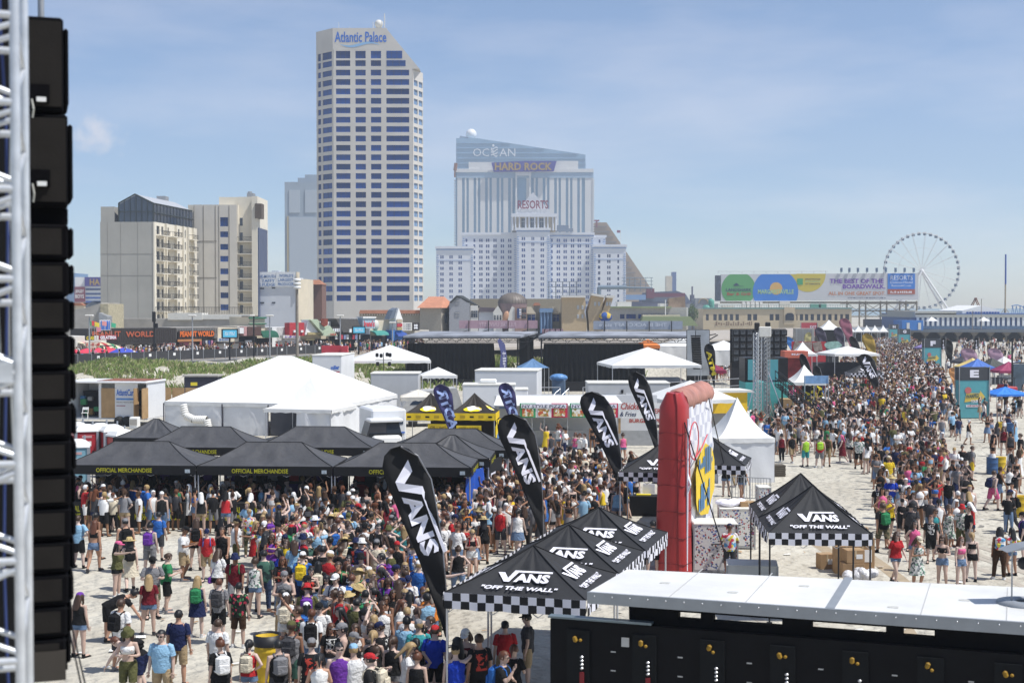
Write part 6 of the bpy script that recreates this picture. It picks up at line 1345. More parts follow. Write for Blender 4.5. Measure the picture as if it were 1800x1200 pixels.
roof_banner('faded pink banner with mirrored lettering on top of the left stage roof',807,945,563,577,159,M('faded_pink',(.46,.30,.33),.7),'FULL SAIL UNIVERSITY',M('pale_pink_letters',(.62,.48,.50),.7,var=0),842,907); roof_banner('grey banner with mirrored lettering on top of the right stage roof',1043,1200,564,579,155,M('banner_blue_grey',(.33,.36,.41),.7),'THE BLACKCRAFT stage',M('pale_grey_letters',(.55,.57,.6),.7,var=0),1053,1172)
roof_banner('lower pink banner between the two stage roofs',953,990,578,588,158,MATS['faded_pink'],'~~~~',MATS['pale_pink_letters'],958,985)
T = thing('mesh_side_banner','tall grey printed mesh banner hanging behind the line array speakers','banner',(XX(1208,138),138,0)); mb = MB(); w_ = XX(1247,138) - XX(1208,138); mb.b2((0,0,ZZ(660,138)),(w_,.06,ZZ(580,138))); mb.build('sheet',M('grey_mesh_print',(.42,.45,.48),.7,var=.3,scale=.6),T); mb = MB(); mb.tube((0,.1,0),(0,.1,ZZ(580,138)),.06); mb.tube((w_,.1,0),(w_,.1,ZZ(580,138)),.06); mb.tube((0,.1,ZZ(580,138)),(w_,.1,ZZ(580,138)),.06); mb.build('frame',BLACK,T)
T = thing('line_array','hanging curved black line array speaker beside the right stage','speaker',(XX(1223,134),134,0)); n = 14; zt_ = ZZ(592,134)
mb = MB(); mb.tube((0,0,zt_),(0,0,ZZ(581,134)),.04); mb.box((0,0,zt_ + .1),(.9,.5,.12)); mb.build('bumper',BLACK,T)
for i in range(n): mb = MB(); mb.rbox((0,0,0),(.85,.55,.2),.03); mb.box((0,-.28,0),(.75,.02,.08)); o = mb.build('cabinet',BLACK,T); o.location = (.012 * i,-.01 * i * i * .12,zt_ - .1 - i * .215); o.rotation_euler = (R(i * .7),0,0)
for i,(px,c) in enumerate(((884,'navy'),(905,'x'))):
 if i: continue
 T = thing('stage_flag','tall blue feather flag with white letters in the gap between stages','flag',(XX(px,140),140,0)); mb = MB(); mb.slab([(-.45,1.2),(.25,1.0),(.42,3.6),(.2,5.0),(-.3,5.6),(-.55,5.4),(-.2,4.2)],0,.03); mb.build('cloth',M('violet_flag',(.12,.13,.30),.7,var=.2),T); lettering('~~~~~~~',2.7,.32,(-.05,-.02,4.3),(0.05,0,-1),(1,0,0),LOGOW,T); mb = MB(); mb.tube((.42,0,0),(.42,0,3.6),.03); mb.build('pole',BLACK,T)
T = thing('blue_market_tent','small blue canopy in the gap between the two stages','canopy',(XX(937,128),129,0),R(8)); kz = 128 / F; canopy_roof(2.6,2.6,ZZ(646,128),.8,0,.05).build('roof',M('dusty_blue_cloth',(.10,.20,.36),.7),T); legs(T,2.6,2.6,ZZ(646,128))
T = thing('orange_tent','orange inflatable canopy behind the right stage truss','tent',(XX(1139,170),170,0)); canopy_roof(2.6,2.6,ZZ(606,170),.7,0,0).build('roof',M('orange_cloth',(.70,.20,.04),.6),T); legs(T,2.6,2.6,ZZ(606,170)); valance(2.6,2.6,ZZ(606,170),.4,'valance',MATS['orange_cloth'],T)
T = thing('pale_backdrop_tent','wide white tent wall seen through the right stage truss','tent',(XX(1205,176),176,0)); canopy_roof(7,5,3.9,1.0,0,0).build('roof',WHT,T); legs(T,7,5,3.9); sheet(-3.5,-2.5,3.5,-2.5,1.6,3.9,'side_wall',WHT,T)
T = thing('broad_white_tent','long low white tent behind the speaker wall','tent',(XX(1272,160),160,0)); canopy_roof(5,5,3.9,1.0,0,0).build('roof',WHT,T); legs(T,5,5,3.9); sheet(-2.5,-2.5,2.5,-2.5,2.2,3.9,'side_wall',WHT,T)
T = thing('maroon_canopy','maroon canopy peeping out behind the grey mesh banner','canopy',(XX(1254,140),142,0)); canopy_roof(2.8,2.8,2.4,.9,0,.05).build('roof',M('maroon_cloth',(.25,.02,.07),.7),T); legs(T,2.8,2.8,2.4); valance(2.8,2.8,2.4,.3,'valance',MATS['maroon_cloth'],T)
# stage deck rails, steps and gear
T = thing('deck_railing','long galvanised handrail with steps along the back of the right stage','railing',(0,112,0)); mb = MB(); zb = 1.25
xs_ = [XX(p_,112) for p_ in (945,985,1000,1025,1060,1100,1150,1200,1250,1300)]
for x in xs_: mb.tube((x,0,0),(x,0,zb + 1.1),.035,n=6)
for z in (zb + .55,zb + 1.1): mb.tube((xs_[0],0,z),(xs_[1],0,z),.03,n=6); mb.tube((xs_[3],0,z),(xs_[-1],0,z + .7),.03,n=6)
for x in (xs_[1],xs_[2]): mb.tube((x,0,zb + 1.0),(x - 1.6,-1.6,.9),.03,n=6); mb.tube((x,0,zb + .5),(x - 1.6,-1.6,.4),.03,n=6)
mb.build('rail',ALU,T); mb = MB(); mb.b2((xs_[0],.1,0),(xs_[-1],5,zb)); mb.build('platform',BLACK,T)
T = thing('wrapped_case','tall equipment case under crumpled blue plastic behind the right stage','case',(XX(982,116),116,1.25)); mb = MB(); mb.rbox((0,0,.8),(1.1,.8,1.5),.08); mb.build('body',M('case_blue_grey',(.12,.18,.26),.6),T); mb = MB(); mb.ell((0,0,1.65),(.75,.55,.35),12,8); mb.build('plastic_wrap',M('blue_plastic',(.12,.28,.55),.3,var=.3,scale=4,bump=.8,bscale=9),T)
T = thing('light_stand','stand of dark spotlights on a mast before the left white pyramid tent','light stand',(XX(674,120),120,0)); zt_ = ZZ(628,120); mb = MB(); mb.tube((0,0,0),(0,0,zt_ + .4),.035,n=6); mb.tube((-.7,0,zt_ - .2),(.7,0,zt_ - .2),.03,n=6); mb.build('mast',BLACK,T)
for x,z in ((-.55,.2),(-.2,.15),(.3,.25),(.55,.2),(-.5,-.55),(.5,-.55)): mb = MB(); mb.rbox((x,0,zt_ + z),(.26,.3,.34),.05); mb.build('spotlight',BLACK,T)
# ============================================================ TRAILERS, TRUCKS, TOILETS, FENCES
def box_trailer(name,label,a,b,yt,yb,Yd,dep,mat,rz=0,cat='trailer',roof=None,details=True):
 w_ = XX(b,Yd) - XX(a,Yd); z0,z1 = max(.0,ZZ(yb,Yd)),ZZ(yt,Yd); T_ = thing(name,label,cat,(XX((a + b) / 2,Yd),Yd,0),rz)
 b_ = MB(); b_.rbox((0,dep / 2,(z1 + .45) / 2),(w_,dep,z1 - .45),.06); b_.build('body',mat,T_)
 b_ = MB(); b_.rbox((0,dep / 2,z1 + .03),(w_ + .06,dep + .06,.1),.03); b_.build('roof',roof or OFFW,T_)
 if details:
  b_ = MB(); b_.b2((-w_ / 2 + .05,-.02,.75),(w_ / 2 - .05,.0,.85)); b_.build('trim_rail',GALV,T_)
  for x in (-w_ * .25,w_ * .25):
   b_ = MB(); b_.lathe([(.01,-.11),(.2,-.11),(.36,-.09),(.36,.09),(.01,.11)],14); o = b_.build('wheel',M('tyre_rubber',(.02,.02,.02),.8),T_); o.rotation_euler = (R(90),0,0); o.location = (x,.12,.36)
 return T_
GRT = M('trailer_grey',(.50,.51,.52),.5,var=.1,scale=.8); WHTT = M('trailer_white',(.70,.71,.72),.45,var=.06,scale=.8)
box_trailer('grey_container','grey container behind the large white tent right shoulder',651,736,657,700,110,3,GRT); T = box_trailer('cargo_trailer','white cargo trailer standing tall behind the black and yellow booth',834,945,652,705,108,4,WHTT,R(-6)); box_trailer('long_white_trailer','low white trailer in front of the tall cargo trailer',813,906,677,720,100,2.4,WHTT); box_trailer('short_white_trailer','small white trailer end beside the navy pizza flag',892,928,685,715,101,2.2,WHTT)
T = box_trailer('office_cabin','light grey site cabin with window and wall lamp behind the pizza stand',1033,1178,674,712,102,3,GRT,0,'cabin',details=False)
link('window',window_mesh(.75,.8,M('frosted_pane',(.45,.48,.5),.4),OFFW,0),T,(-1.3,-.04,2.1)); mb = MB(); mb.b2((-.2,-.04,.5),(.6,.0,2.5)); mb.build('door',WHTT,T); mb = MB(); mb.b2((-.55,-.15,2.5),(-.4,0,2.75)); mb.build('wall_lamp',BLACK,T)
T = thing('grey_camper','grey curved camper van roof with windscreen behind the cream canopy','van',(XX(757,103),103,0),R(10)); mb = MB(); mb.slab([(-2.1,.4),(-2.1,1.4),(-1.3,2.5),(1.9,2.8),(2.3,1.6),(2.3,.4)][::-1],0,2.3); mb.build('body',M('camper_grey',(.42,.42,.41),.6,var=.15),T); mb = MB(); mb.slab([(-1.55,1.6),(-1.1,2.1),(-.2,2.15),(-.2,1.6)][::-1],-.02,0); mb.build('window',GL_DARK,T)
for x in (-1.3,1.4): mb = MB(); mb.lathe([(.01,-.1),(.34,-.1),(.34,.1),(.01,.1)],14); o = mb.build('wheel',MATS['tyre_rubber'],T); o.rotation_euler = (R(90),0,0); o.location = (x,.1,.34)
# air conditioner on trailer
for i,(px,py,Yd) in enumerate(((858,672,101.2),)): T = thing('rooftop_cooler','white rooftop air conditioner on the low white trailer','air conditioner',(XX(px,Yd),Yd,ZZ(677,100) + .085)); mb = MB(); mb.rbox((0,0,.15),(1.2,.9,.3),.08); mb.build('body',WHITE,T)
# ambulance truck
T = thing('ambulance_truck','white boxy medical truck with dark cab beside the white tent entrance','truck',(XX(672,84),84,0),R(18)); mb = MB(); mb.rbox((.35,1.6,1.6),(2.1,3.6,2.1),.1); mb.build('box_body',WHTT,T)
mb = MB(); mb.slab([(-1.15,.45),(-1.15,1.25),(-.95,1.95),(.0,1.95),(.0,.45)][::-1],-1.0,.6); mb.build('cab',M('cab_black',(.03,.03,.035),.3),T); mb = MB(); mb.add([(-1.0,-1.02,1.3),(.9,-1.02,1.3),(.8,-.75,1.95),(-.9,-.75,1.95)],[(0,1,2,3)]); mb.b2((-1.05,-1.0,.5),(.95,.2,1.3)); mb.build('windscreen',M('cab_glass',(.015,.02,.025),.15),T); mb = MB(); mb.rbox((0,-.5,2.05),(2.0,1.2,.2),.06); mb.build('cab_roof',WHTT,T); mb = MB(); mb.rbox((-.05,-1.3,.85),(1.7,.7,.7),.12); mb.build('bonnet',WHITE,T)
for x in (-.9,.95):
 for y in (-.9,2.4): mb = MB(); mb.lathe([(.01,-.12),(.38,-.12),(.38,.12),(.01,.12)],14); o = mb.build('wheel',MATS['tyre_rubber'],T); o.rotation_euler = (0,R(90),0); o.location = (x,y,.38)
mb = MB(); mb.b2((.9,-.23,1.75),(1.2,-.20,2.05)); mb.build('window',GL_DARK,T); lettering('Virtua',.55,.2,(.45,-.24,1.45),(1,0,0),(0,0,1),NAVYL,T); mb = MB(); mb.b2((.4,-.24,1.22),(1.3,-.22,1.3)); mb.build('blue_stripe',MATS['blue_sign_letters'],T)
# first aid trailer with open side
T = thing('first_aid_trailer','white medical trailer with rusty striped roof, open doors and red blue lettering','trailer',(XX(178,104),104,0),R(-8)); kz = 104 / F
mb = MB(); mb.b2((-2.6,3.3,.5),(3.5,3.4,3.1)); mb.b2((-2.6,.1,.5),(-2.5,3.3,3.1)); mb.b2((3.4,0,.5),(3.5,3.3,3.1)); mb.b2((-.25,0,.5),(-.05,.15,3.1)); mb.b2((1.0,0,.5),(2.75,.1,3.1)); mb.b2((-2.6,0,.45),(3.5,3.3,.55)); mb.build('body',WHTT,T)
mb = MB(); mb.rbox((.45,1.5,3.2),(6.3,3.8,.16),.05); mb.build('roof',WHTT,T)
for i in range(9): mb = MB(); mb.b2((-.3 + i * .42,-.2,3.29),(.04 + i * .42,3.2,3.31)); mb.build('rust_strip',M('rust_brown',(.26,.10,.06),.8,var=.4,scale=2),T)
mb = MB(); mb.b2((-.05,-.02,.6),(1.0,.06,2.75)); mb.build('plywood_door',WOOD,T); mb = MB(); mb.b2((3.5,-1.1,.6),(3.56,-.02,2.8)); mb.build('plywood_door',WOOD,T); mb = MB(); mb.b2((2.8,-.9,.6),(2.86,-.05,2.8)); mb.build('plywood_door',WOOD,T)
mb = MB(); mb.b2((-2.45,2.2,.6),(3.35,3.2,2.4)); mb.build('inside_shade_block',INSHADE,T); g = random.Random(9)  # solid block coloured as the shade inside the trailer
for i in range(12): mb = MB(); mb.rbox((g.uniform(-2.2,3.0),g.uniform(.9,2.0),.8 + g.uniform(0,1.2)),(g.uniform(.3,.6),.4,g.uniform(.3,.5)),.04); mb.build('stowed_box',M('stow_%d' % (i % 4),((.05,.15,.3),(.3,.3,.3),(.05,.25,.1),(.25,.15,.05))[i % 4],.8),T)
REDN = M('maroon_print',(.28,.03,.07),.6,var=0); lettering('AtlantiCare',1.45,.48,(1.12,-.02,2.2),(1,0,0),(0,0,1),BLUEL,T,bold=.02); mb = MB(); mb.b2((1.12,-.03,1.9),(2.55,-.01,2.02)); mb.build('blue_stripe',M('mid_blue_stripe',(.08,.25,.6),.6),T); lettering('EMERGENCY MEDICAL SERVICES',1.4,.11,(1.12,-.02,1.68),(1,0,0),(0,0,1),CONC,T); mb = MB(); mb.b2((1.12,-.03,1.45),(1.8,-.01,1.5)); mb.build('maroon_stripe',REDN,T)
for x in (1.35,1.95): mb = MB(); mb.lathe([(.01,-.12),(.16,-.14),(.17,-.1),(.36,-.12),(.36,.12),(.01,.12)],16); o = mb.build('wheel',MATS['tyre_rubber'],T); o.rotation_euler = (R(90),0,0); o.location = (x,-.05,.36)
T = thing('folding_chair','white folding chair inside the open medical trailer','chair',(XX(147,103),103.2,.56)); mb = MB()
for x in (-.2,.2): mb.tube((x,-.2,0),(x,.15,.85),.02,n=5); mb.tube((x,.2,0),(x,-.2,.45),.02,n=5)
mb.build('frame',WHITE,T); mb = MB(); mb.box((0,-.05,.45),(.42,.4,.03)); mb.build('seat',WHITE,T); mb = MB(); mb.box((0,.13,.75),(.42,.03,.2)); mb.build('backrest',WHITE,T)
# cooling units and plywood screen
T = thing('generator_box','white cube generator beside the first aid trailer wheels','generator',(XX(233,101),101,0)); mb = MB(); mb.rbox((0,.4,.42),(.62,.7,.84),.05); mb.build('body',WHITE,T); mb = MB(); mb.b2((-.25,.0,.3),(.25,.04,.7)); mb.build('grille',CONC,T)
T = thing('cooler_unit','white cooling unit with dark grille before the white tent','air conditioner',(XX(270,82.5),82.5,0)); mb = MB(); mb.rbox((0,.5,.62),(1.2,.9,1.24),.04); mb.build('body',WHITE,T); mb = MB(); mb.b2((-.55,.01,.12),(-.2,.06,1.12)); mb.build('grille',BLACK,T)
T = thing('plywood_screen','long tan plywood fence between trailer and white tent','fence',(0,118,0));
for i in range(9):
 x0,x1 = XX(255 + i * 22,118),XX(255 + (i + 1) * 22,118); mb = MB(); mb.b2((x0 + .01,i * .25,0),(x1 - .01,i * .25 + .04,2.0 - i * .02)); mb.build('panel',WOOD,T)
T = thing('dark_dumpster','dark covered skip with yellow mark in front of the dune','container',(XX(352,128),128,0)); mb = MB(); mb.rbox((0,1,1.2),(3,2,2.4),.06); mb.build('body',M('dark_navy_metal',(.03,.03,.05),.6),T); mb = MB(); mb.b2((-1.6,-.1,2.4),(1.6,2.2,2.55)); mb.build('lid',CONC,T); mb = MB(); mb.b2((-.9,-.03,1.6),(-.3,0,1.9)); mb.build('yellow_mark',YEL,T)
# portable toilets
def toilet(px,Yd,label,c,rz,name='portable_toilet'):
 T_ = thing(name,label,'toilet',(XX(px,Yd),Yd,0),R(rz),'portable toilets'); m_ = M('toilet_%d' % int(c[0] * 100 + c[2] * 10000),c,.45,var=.08)
 b_ = MB(); b_.rbox((0,0,1.05),(1.1,1.1,2.1),.06); b_.build('body',m_,T_); b_ = MB(); b_.rbox((0,-.56,1.02),(.8,.05,1.85),.02); b_.build('door',m_,T_)
 b_ = MB()
 for x in (-.54,.54):
  for y in (-.54,.54): b_.box((x,y,1.05),(.12,.12,2.1))
 b_.build('corner_post',M('toilet_grey',(.25,.27,.30),.5),T_)
 b_ = MB(); b_.lathe([(.86,0),(.84,.08),(.6,.26),(.3,.36),(.01,.38)],4,(0,0,2.1),smooth=False,a0=math.pi / 4,a1=math.pi / 4 + 2 * math.pi); b_.build('roof',WHITE,T_)
 b_ = MB(); b_.b2((-.22,-.6,1.35),(.22,-.585,1.6)); b_.build('notice',PAPER,T_); b_ = MB(); b_.b2((-.25,-.6,1.78),(.25,-.585,1.9)); b_.build('brand_strip',M('faded_strip',(.5,.3,.3),.6),T_); b_ = MB(); b_.tube((.3,-.62,1.0),(.3,-.62,1.12),.03,n=6); b_.build('handle',BLACK,T_); b_ = MB(); b_.tube((.35,.35,2.1),(.35,.35,2.6),.05,n=8); b_.build('vent_pipe',MATS['toilet_grey'],T_)
toilet(150,75.5,'red portable toilet standing next to the blue one',(.36,.02,.03),20); toilet(175,76.2,'bright blue portable toilet between two red ones',(.03,.12,.45),20); toilet(212,72.5,'red portable toilet closest to the merchandise canopies',(.38,.03,.03),42); toilet(131,77,'red portable toilet half hidden behind the speakers',(.33,.02,.03),10); toilet(133,67,'pale blue portable toilet with red notice at the speakers edge',(.18,.34,.42),15); toilet(196,75.4,'red portable toilet roof showing behind the corner one',(.35,.02,.03),30)
# sponsor container with red hoarding
T = box_trailer('sponsor_container','white container with blue and red sponsor logo behind the large tent',548,601,625,668,122,6,WHTT,R(-4),'container'); lettering('miller',.75,.36,(.35,-.04,ZZ(650,122)),(1,0,.08),(0,0,1),BLUEL,T,bold=.04); mb = MB(); mb.b2((.4,-.04,ZZ(654.5,122)),(1.1,-.02,ZZ(652.5,122))); mb.build('red_swoosh',REDW,T)
T = thing('red_hoarding','red printed hoarding standing above the sponsor container','banner',(XX(565,130),130,0)); mb = MB(); mb.b2((0,0,ZZ(650,130)),(XX(600,130) - XX(565,130),.1,ZZ(607,130))); mb.build('panel',M('hoarding_red',(.55,.06,.08),.7,var=.08),T); mb = MB(); mb.b2((XX(600,130) - XX(565,130) + .02,-.6,.3),(XX(612,130) - XX(565,130),.1,ZZ(608,130))); mb.build('side_panel',MATS['hoarding_red'],T)
for s_,y in (('SU',634),('7',658)): lettering(s_,.42,.8,(XX(602,130) - XX(565,130),-.65,ZZ(y,130)),(1,0,0),(0,0,1),LOGOW,T,bold=.04)
# food stand
T = thing('food_stand','long white food stand with pizza, chicken and burger signs','stall',(XX(865,88),88,0)); fx = lambda px: XX(px,88) - XX(865,88); fz = lambda py: ZZ(py,88)
mb = MB(); mb.add([(fx(868),-.6,fz(711)),(fx(1096),-.6,fz(711)),(fx(1090),3.5,ZZ(695,91.5)),(fx(872),3.5,ZZ(695,91.5))],[(0,1,2,3)]); o = mb.build('awning',WHT,T); o.modifiers.new('t','SOLIDIFY').thickness = .06
mb = MB(); mb.b2((fx(868),3.4,0),(fx(1165),3.6,fz(700))); mb.build('back_wall',WHTT,T); mb = MB(); mb.b2((fx(900),1.0,0),(fx(1165),1.4,.95)); mb.build('counter',GALV,T); mb = MB(); mb.b2((fx(872),2.2,.3),(fx(912),3.2,fz(712))); mb.build('service_trailer',WHTT,T); mb = MB(); mb.b2((fx(877),2.1,fz(722)),(fx(900),2.2,fz(716))); mb.build('blue_notice',M('notice_blue',(.25,.35,.6),.6),T)
RMAT = M('sign_red',(.55,.03,.08),.6,var=0); GMAT = M('sign_green',(.05,.35,.14),.6,var=0)
PZ = M_pattern('pizza_photo',[(.62,.36,.14),(.55,.12,.06),(.7,.55,.3),(.8,.78,.72),(.3,.25,.08)],7)
for a,b in ((914,997),(1001,1085)):
 for p0,p1,m_ in ((a,a + (b - a) * .33,GMAT),(a + (b - a) * .33,a + (b - a) * .66,WHITE),(a + (b - a) * .66,b,RMAT)):
  mb = MB(); mb.b2((fx(p0),-.7,fz(732)),(fx(p1),-.66,fz(707))); mb.build('sign_panel',m_,T)
  mb = MB(); mb.b2((fx(p0 + 4),-.73,fz(730)),(fx(p1 - 4),-.705,fz(717))); mb.build('food_photo',PZ,T)
 mb = MB(); mb.b2((fx(a + 2),-.74,fz(715.5)),(fx(b - 2),-.70,fz(708.5))); mb.build('sign_strip',LOGOW,T); lettering('NY STYLE PIZZA',(b - a - 8) * 88 / F,5.2 * 88 / F,(fx(a + 4),-.76,fz(715)),(1,0,0),(0,0,1),NAVYL,T,bold=.01)
mb = MB(); mb.b2((fx(1086),-.7,fz(733)),(fx(1166),-.66,fz(707))); mb.build('sign_panel',WHITE,T); lettering('Chicken',1.35,.42,(fx(1089),-.72,fz(718)),(1,0,0),(0,0,1),REDL,T,shear=.2); lettering('& Fries',1.0,.28,(fx(1088),-.72,fz(730)),(1,0,0),(0,0,1),NAVYL,T,shear=.2); lettering('BURGERS',1.3,.3,(fx(1126),-.72,fz(725)),(1,0,0),(0,0,1),REDL,T)
mb = MB(); mb.b2((fx(1103),-.72,fz(742)),(fx(1168),-.68,fz(733.5))); mb.build('sign_panel',OFFW,T); lettering('BURGERS  PH',2.0,.24,(fx(1105),-.74,fz(741)),(1,0,0),(0,0,1),REDL,T,bold=.03)
mb = MB()
for px in (914,935,956,997,1085,1165): mb.tube((fx(px),-.62,0),(fx(px),-.62,fz(708)),.03,n=6)
mb.build('pole',GALV,T); mb = MB(); mb.b2((fx(1086),-.64,fz(760)),(fx(1090),-.6,fz(733))); mb.build('timber_post',WOOD,T)
T = thing('yellow_stand','yellow fast food stand with printed panels beyond the red inflatable','stall',(XX(1262,96),96,0),R(10)); mb = MB(); mb.b2((-1.2,0,1.5),(2.1,.1,2.9)); mb.build('sign',M('stand_yellow',(.80,.52,.02),.6,var=.1),T); mb = MB(); mb.b2((-1.3,-.2,2.9),(2.4,2.5,3.05)); mb.build('roof',OFFW,T); mb = MB(); mb.b2((-1.2,1,0),(2.1,1.2,1.5)); mb.build('counter',GALV,T); lettering('ldi',.5,.4,(-1.15,-.04,2.2),(1,0,.1),(0,0,1),REDL,T,shear=.2)
# ============================================================ SPEAKER WALL, TRUSS TOWER, TEAL CONTAINER, STAIRS
T = thing('speaker_wall','wide black wall of stacked loudspeaker cabinets beside the street','speaker',(XX(1287,132),132,0)); kz = 132 / F
cab = MB(); cw_,chh = 12 * kz,11.6 * kz; cab.rbox((0,0,0),(cw_ - .03,.8,chh - .04),.03,mi=0); cab.box((0,-.41,.02),(cw_ * .62,.03,chh * .5),mi=1); cab.box((0,-.43,.1),(cw_ * .4,.03,.06),mi=0); cab = cab.mesh('cabinet',[BLACK,M('cabinet_back',(.10,.11,.12),.5,var=.2)])
for r_ in range(5):
 for c_ in list(range(4)) + [5,6,7,8][:3] + [4]: link('cabinet',cab,T,((c_ + .5) * cw_,0,ZZ(631,132) - r_ * -chh + 0))
mb = MB(); mb.b2((-.1,.5,0),(8 * cw_,.6,ZZ(578,132))); mb.build('frame',BLACK,T); mb = MB(); mb.b2((-.1,-.3,0),(8 * cw_,.5,ZZ(637,132))); mb.build('sub_stack',BLACK,T)
def truss(mb,p0,p1,s_,r=.03,rb=.018,bays=10):
 p0,p1 = Vector(p0),Vector(p1); d_ = (p1 - p0).normalized(); a = d_.orthogonal().normalized(); b = d_.cross(a); cs = [(a * x + b * y) * s_ / 2 for x,y in ((1,1),(1,-1),(-1,-1),(-1,1))]
 for c in cs: mb.tube(p0 + c,p1 + c,r,n=8)
 for i in range(bays):
  q0,q1 = p0.lerp(p1,i / bays),p0.lerp(p1,(i + 1) / bays)
  for k in range(4): mb.tube(q0 + cs[k],q1 + cs[(k + 1) % 4] if i % 2 else q1 + cs[(k + 1) % 4],rb,n=5); mb.tube(q0 + cs[k],q0 + cs[(k + 1) % 4],rb,n=5)
 return mb
T = thing('truss_tower','slender aluminium truss tower with spotlights in front of the speaker wall','tower',(XX(1332,103),103,0)); truss(MB(),(0,0,0),(0,0,ZZ(585,103)),.42,.04,.02,22).build('mast',ALU,T); truss(MB(),(.75,.4,0),(.75,.4,ZZ(590,103)),.3,.03,.02,22).build('mast',GALV,T); mb = MB(); mb.rbox((.5,-.1,ZZ(583,103)),(.9,.25,.75),.05); mb.build('white_fixture',OFFW,T); mb = MB(); mb.rbox((-.05,0,ZZ(574,103)),(.35,.35,.6),.06); mb.rbox((.75,.1,ZZ(572,103)),(.35,.35,.5),.06); mb.build('spotlight',BLACK,T)
mb = MB(); mb.tube((0,0,4.0),(-1.1,-.6,0),.04); mb.tube((.75,.4,4.2),(2.2,-.5,0),.04); mb.tube((.75,.4,3),(1.6,1.4,0),.04); mb.build('brace',ALU,T)
T = thing('teal_container','teal clad container block below the truss tower','container',(XX(1311,106),106,0)); kz = 106 / F; mb = MB(); mb.b2((0,0,0),(75 * kz,3,ZZ(672,106))); mb.build('body',M('teal_wall',(.09,.42,.40),.6,var=.08),T); mb = MB(); mb.b2((0,.3,ZZ(672,106)),(20 * kz,3,ZZ(629,106))); mb.b2((60 * kz,.3,ZZ(672,106)),(76 * kz,3,ZZ(629,106))); mb.build('black_tower',BLACK,T); mb = MB(); mb.b2((5 * kz,.2,ZZ(668,106)),(18 * kz,.3,ZZ(632,106))); mb.b2((40 * kz,.2,ZZ(668,106)),(58 * kz,.3,ZZ(632,106))); mb.build('teal_banner',TEALB,T); mb = MB(); mb.b2((60 * kz,-1.6,0),(75 * kz,-.02,1.9)); mb.build('plywood_hut',WOOD,T)
T = thing('black_staircase','long black metal staircase with handrails leading down to the sand','stairs',(XX(1366,104),104,0)); mb = MB(); x1 = XX(1462,100) - XX(1366,104); z1 = ZZ(652,104) - 1.0; n = 20
for i in range(n):
 t = i / n; link('step',MB().box((0,0,0),(.28,1.2,.06)).mesh('step',BLACK) if i == 0 else T.children[0].data,T,(x1 * t + .1,-4 * t,z1 * (1 - t)))
for y in (-.6,.6):
 for dz_ in (-.1,.5,1.0): mb.tube((0,y,z1 + dz_),(x1,y - 4,dz_),.035,n=6)
 for i in range(0,n + 1,2): t = i / n; mb.tube((x1 * t,y - 4 * t,z1 * (1 - t) - .1),(x1 * t,y - 4 * t,z1 * (1 - t) + 1.0),.025,n=5)
mb.tube((.3,-.5,0),(.3,-.5,z1),.06); mb.tube((x1 * .5,-2.3,0),(x1 * .5,-2.3,z1 * .5),.06); mb.build('handrail',BLACK,T)
# far street booths
T = thing('coral_booth','coral red booth with banner top beside the speaker wall','stall',(XX(1406,124),124,0)); kz = 124 / F; mb = MB(); mb.b2((-26 * kz,0,ZZ(629,124)),(15 * kz,2,ZZ(617,124))); mb.build('roof_banner',M('coral',(.62,.16,.10),.6),T); mb = MB(); mb.b2((-24 * kz,.3,0),(14 * kz,2,ZZ(630,124))); mb.build('front',M('dull_red_front',(.28,.04,.04),.7,var=.5,scale=1.2),T); lettering('~~~~',1.0,.15,(-.7,-.02,ZZ(624,124)),(1,0,0),(0,0,1),LOGOW,T)
T = thing('dark_booth','dark booth under the white canopy cluster','stall',(XX(1490,145),146.5,0)); mb = MB(); mb.b2((-2.6,0,0),(2.6,3.0,2.9)); mb.build('booth_shade_block',INSHADE,T)  # solid block, the shade under the canopies put into its colour
T = thing('red_photo_hoarding','red hoarding printed with picture frames behind the canopy cluster','banner',(XX(1392,165),165,0)); kz = 165 / F; mb = MB(); mb.b2((0,0,.5),(60 * kz,.1,ZZ(600,165))); mb.build('panel',REDW,T)
for i in range(3): mb = MB(); mb.box((0,0,0),(1.0,.04,1.1)); o = mb.build('printed_picture',M('picture_print',(.35,.28,.24),.7,var=.6,scale=2.5),T); o.location = (.7 + i * 1.15,-.05,ZZ(609,165)); o.rotation_euler = (0,R(15 - i * 14),0)
T = thing('exit_sign','red EXIT banner above the far booths','sign',(XX(1408,215),215,0)); kz = 215 / F; mb = MB(); mb.b2((0,0,ZZ(590,215)),(29 * kz,.1,ZZ(567,215))); mb.build('panel',M('exit_red',(.55,.10,.12),.7),T); lettering('EXIT',11 * kz,5 * kz,(16 * kz,-.05,ZZ(577,215)),(1,0,0),(0,0,1),LOGOW,T); mb = MB(); mb.tube((0,0,0),(0,0,ZZ(567,215)),.06); mb.tube((29 * kz,0,0),(29 * kz,0,ZZ(567,215)),.06); mb.build('post',GALV,T)
T = thing('grey_stage_block','grey ribbed barrier block behind the far booths','barrier',(XX(1415,205),205,0)); kz = 205 / F; mb = MB(); mb.b2((-16 * kz,0,0),(17 * kz,2,ZZ(577,205))); mb.build('body',CONC,T)
for i in range(12): mb = MB(); mb.b2((-15.5 * kz + i * .21,-.06,0),(-15.5 * kz + i * .21 + .09,0,ZZ(578,205))); mb.build('rib',GALV,T)
T = thing('black_skip','black corrugated container behind the far booths','container',(XX(1457,210),210,0)); kz = 210 / F; mb = MB(); mb.b2((-18 * kz,0,0),(18 * kz,2.4,ZZ(580,210))); mb.build('body',BLACK,T)
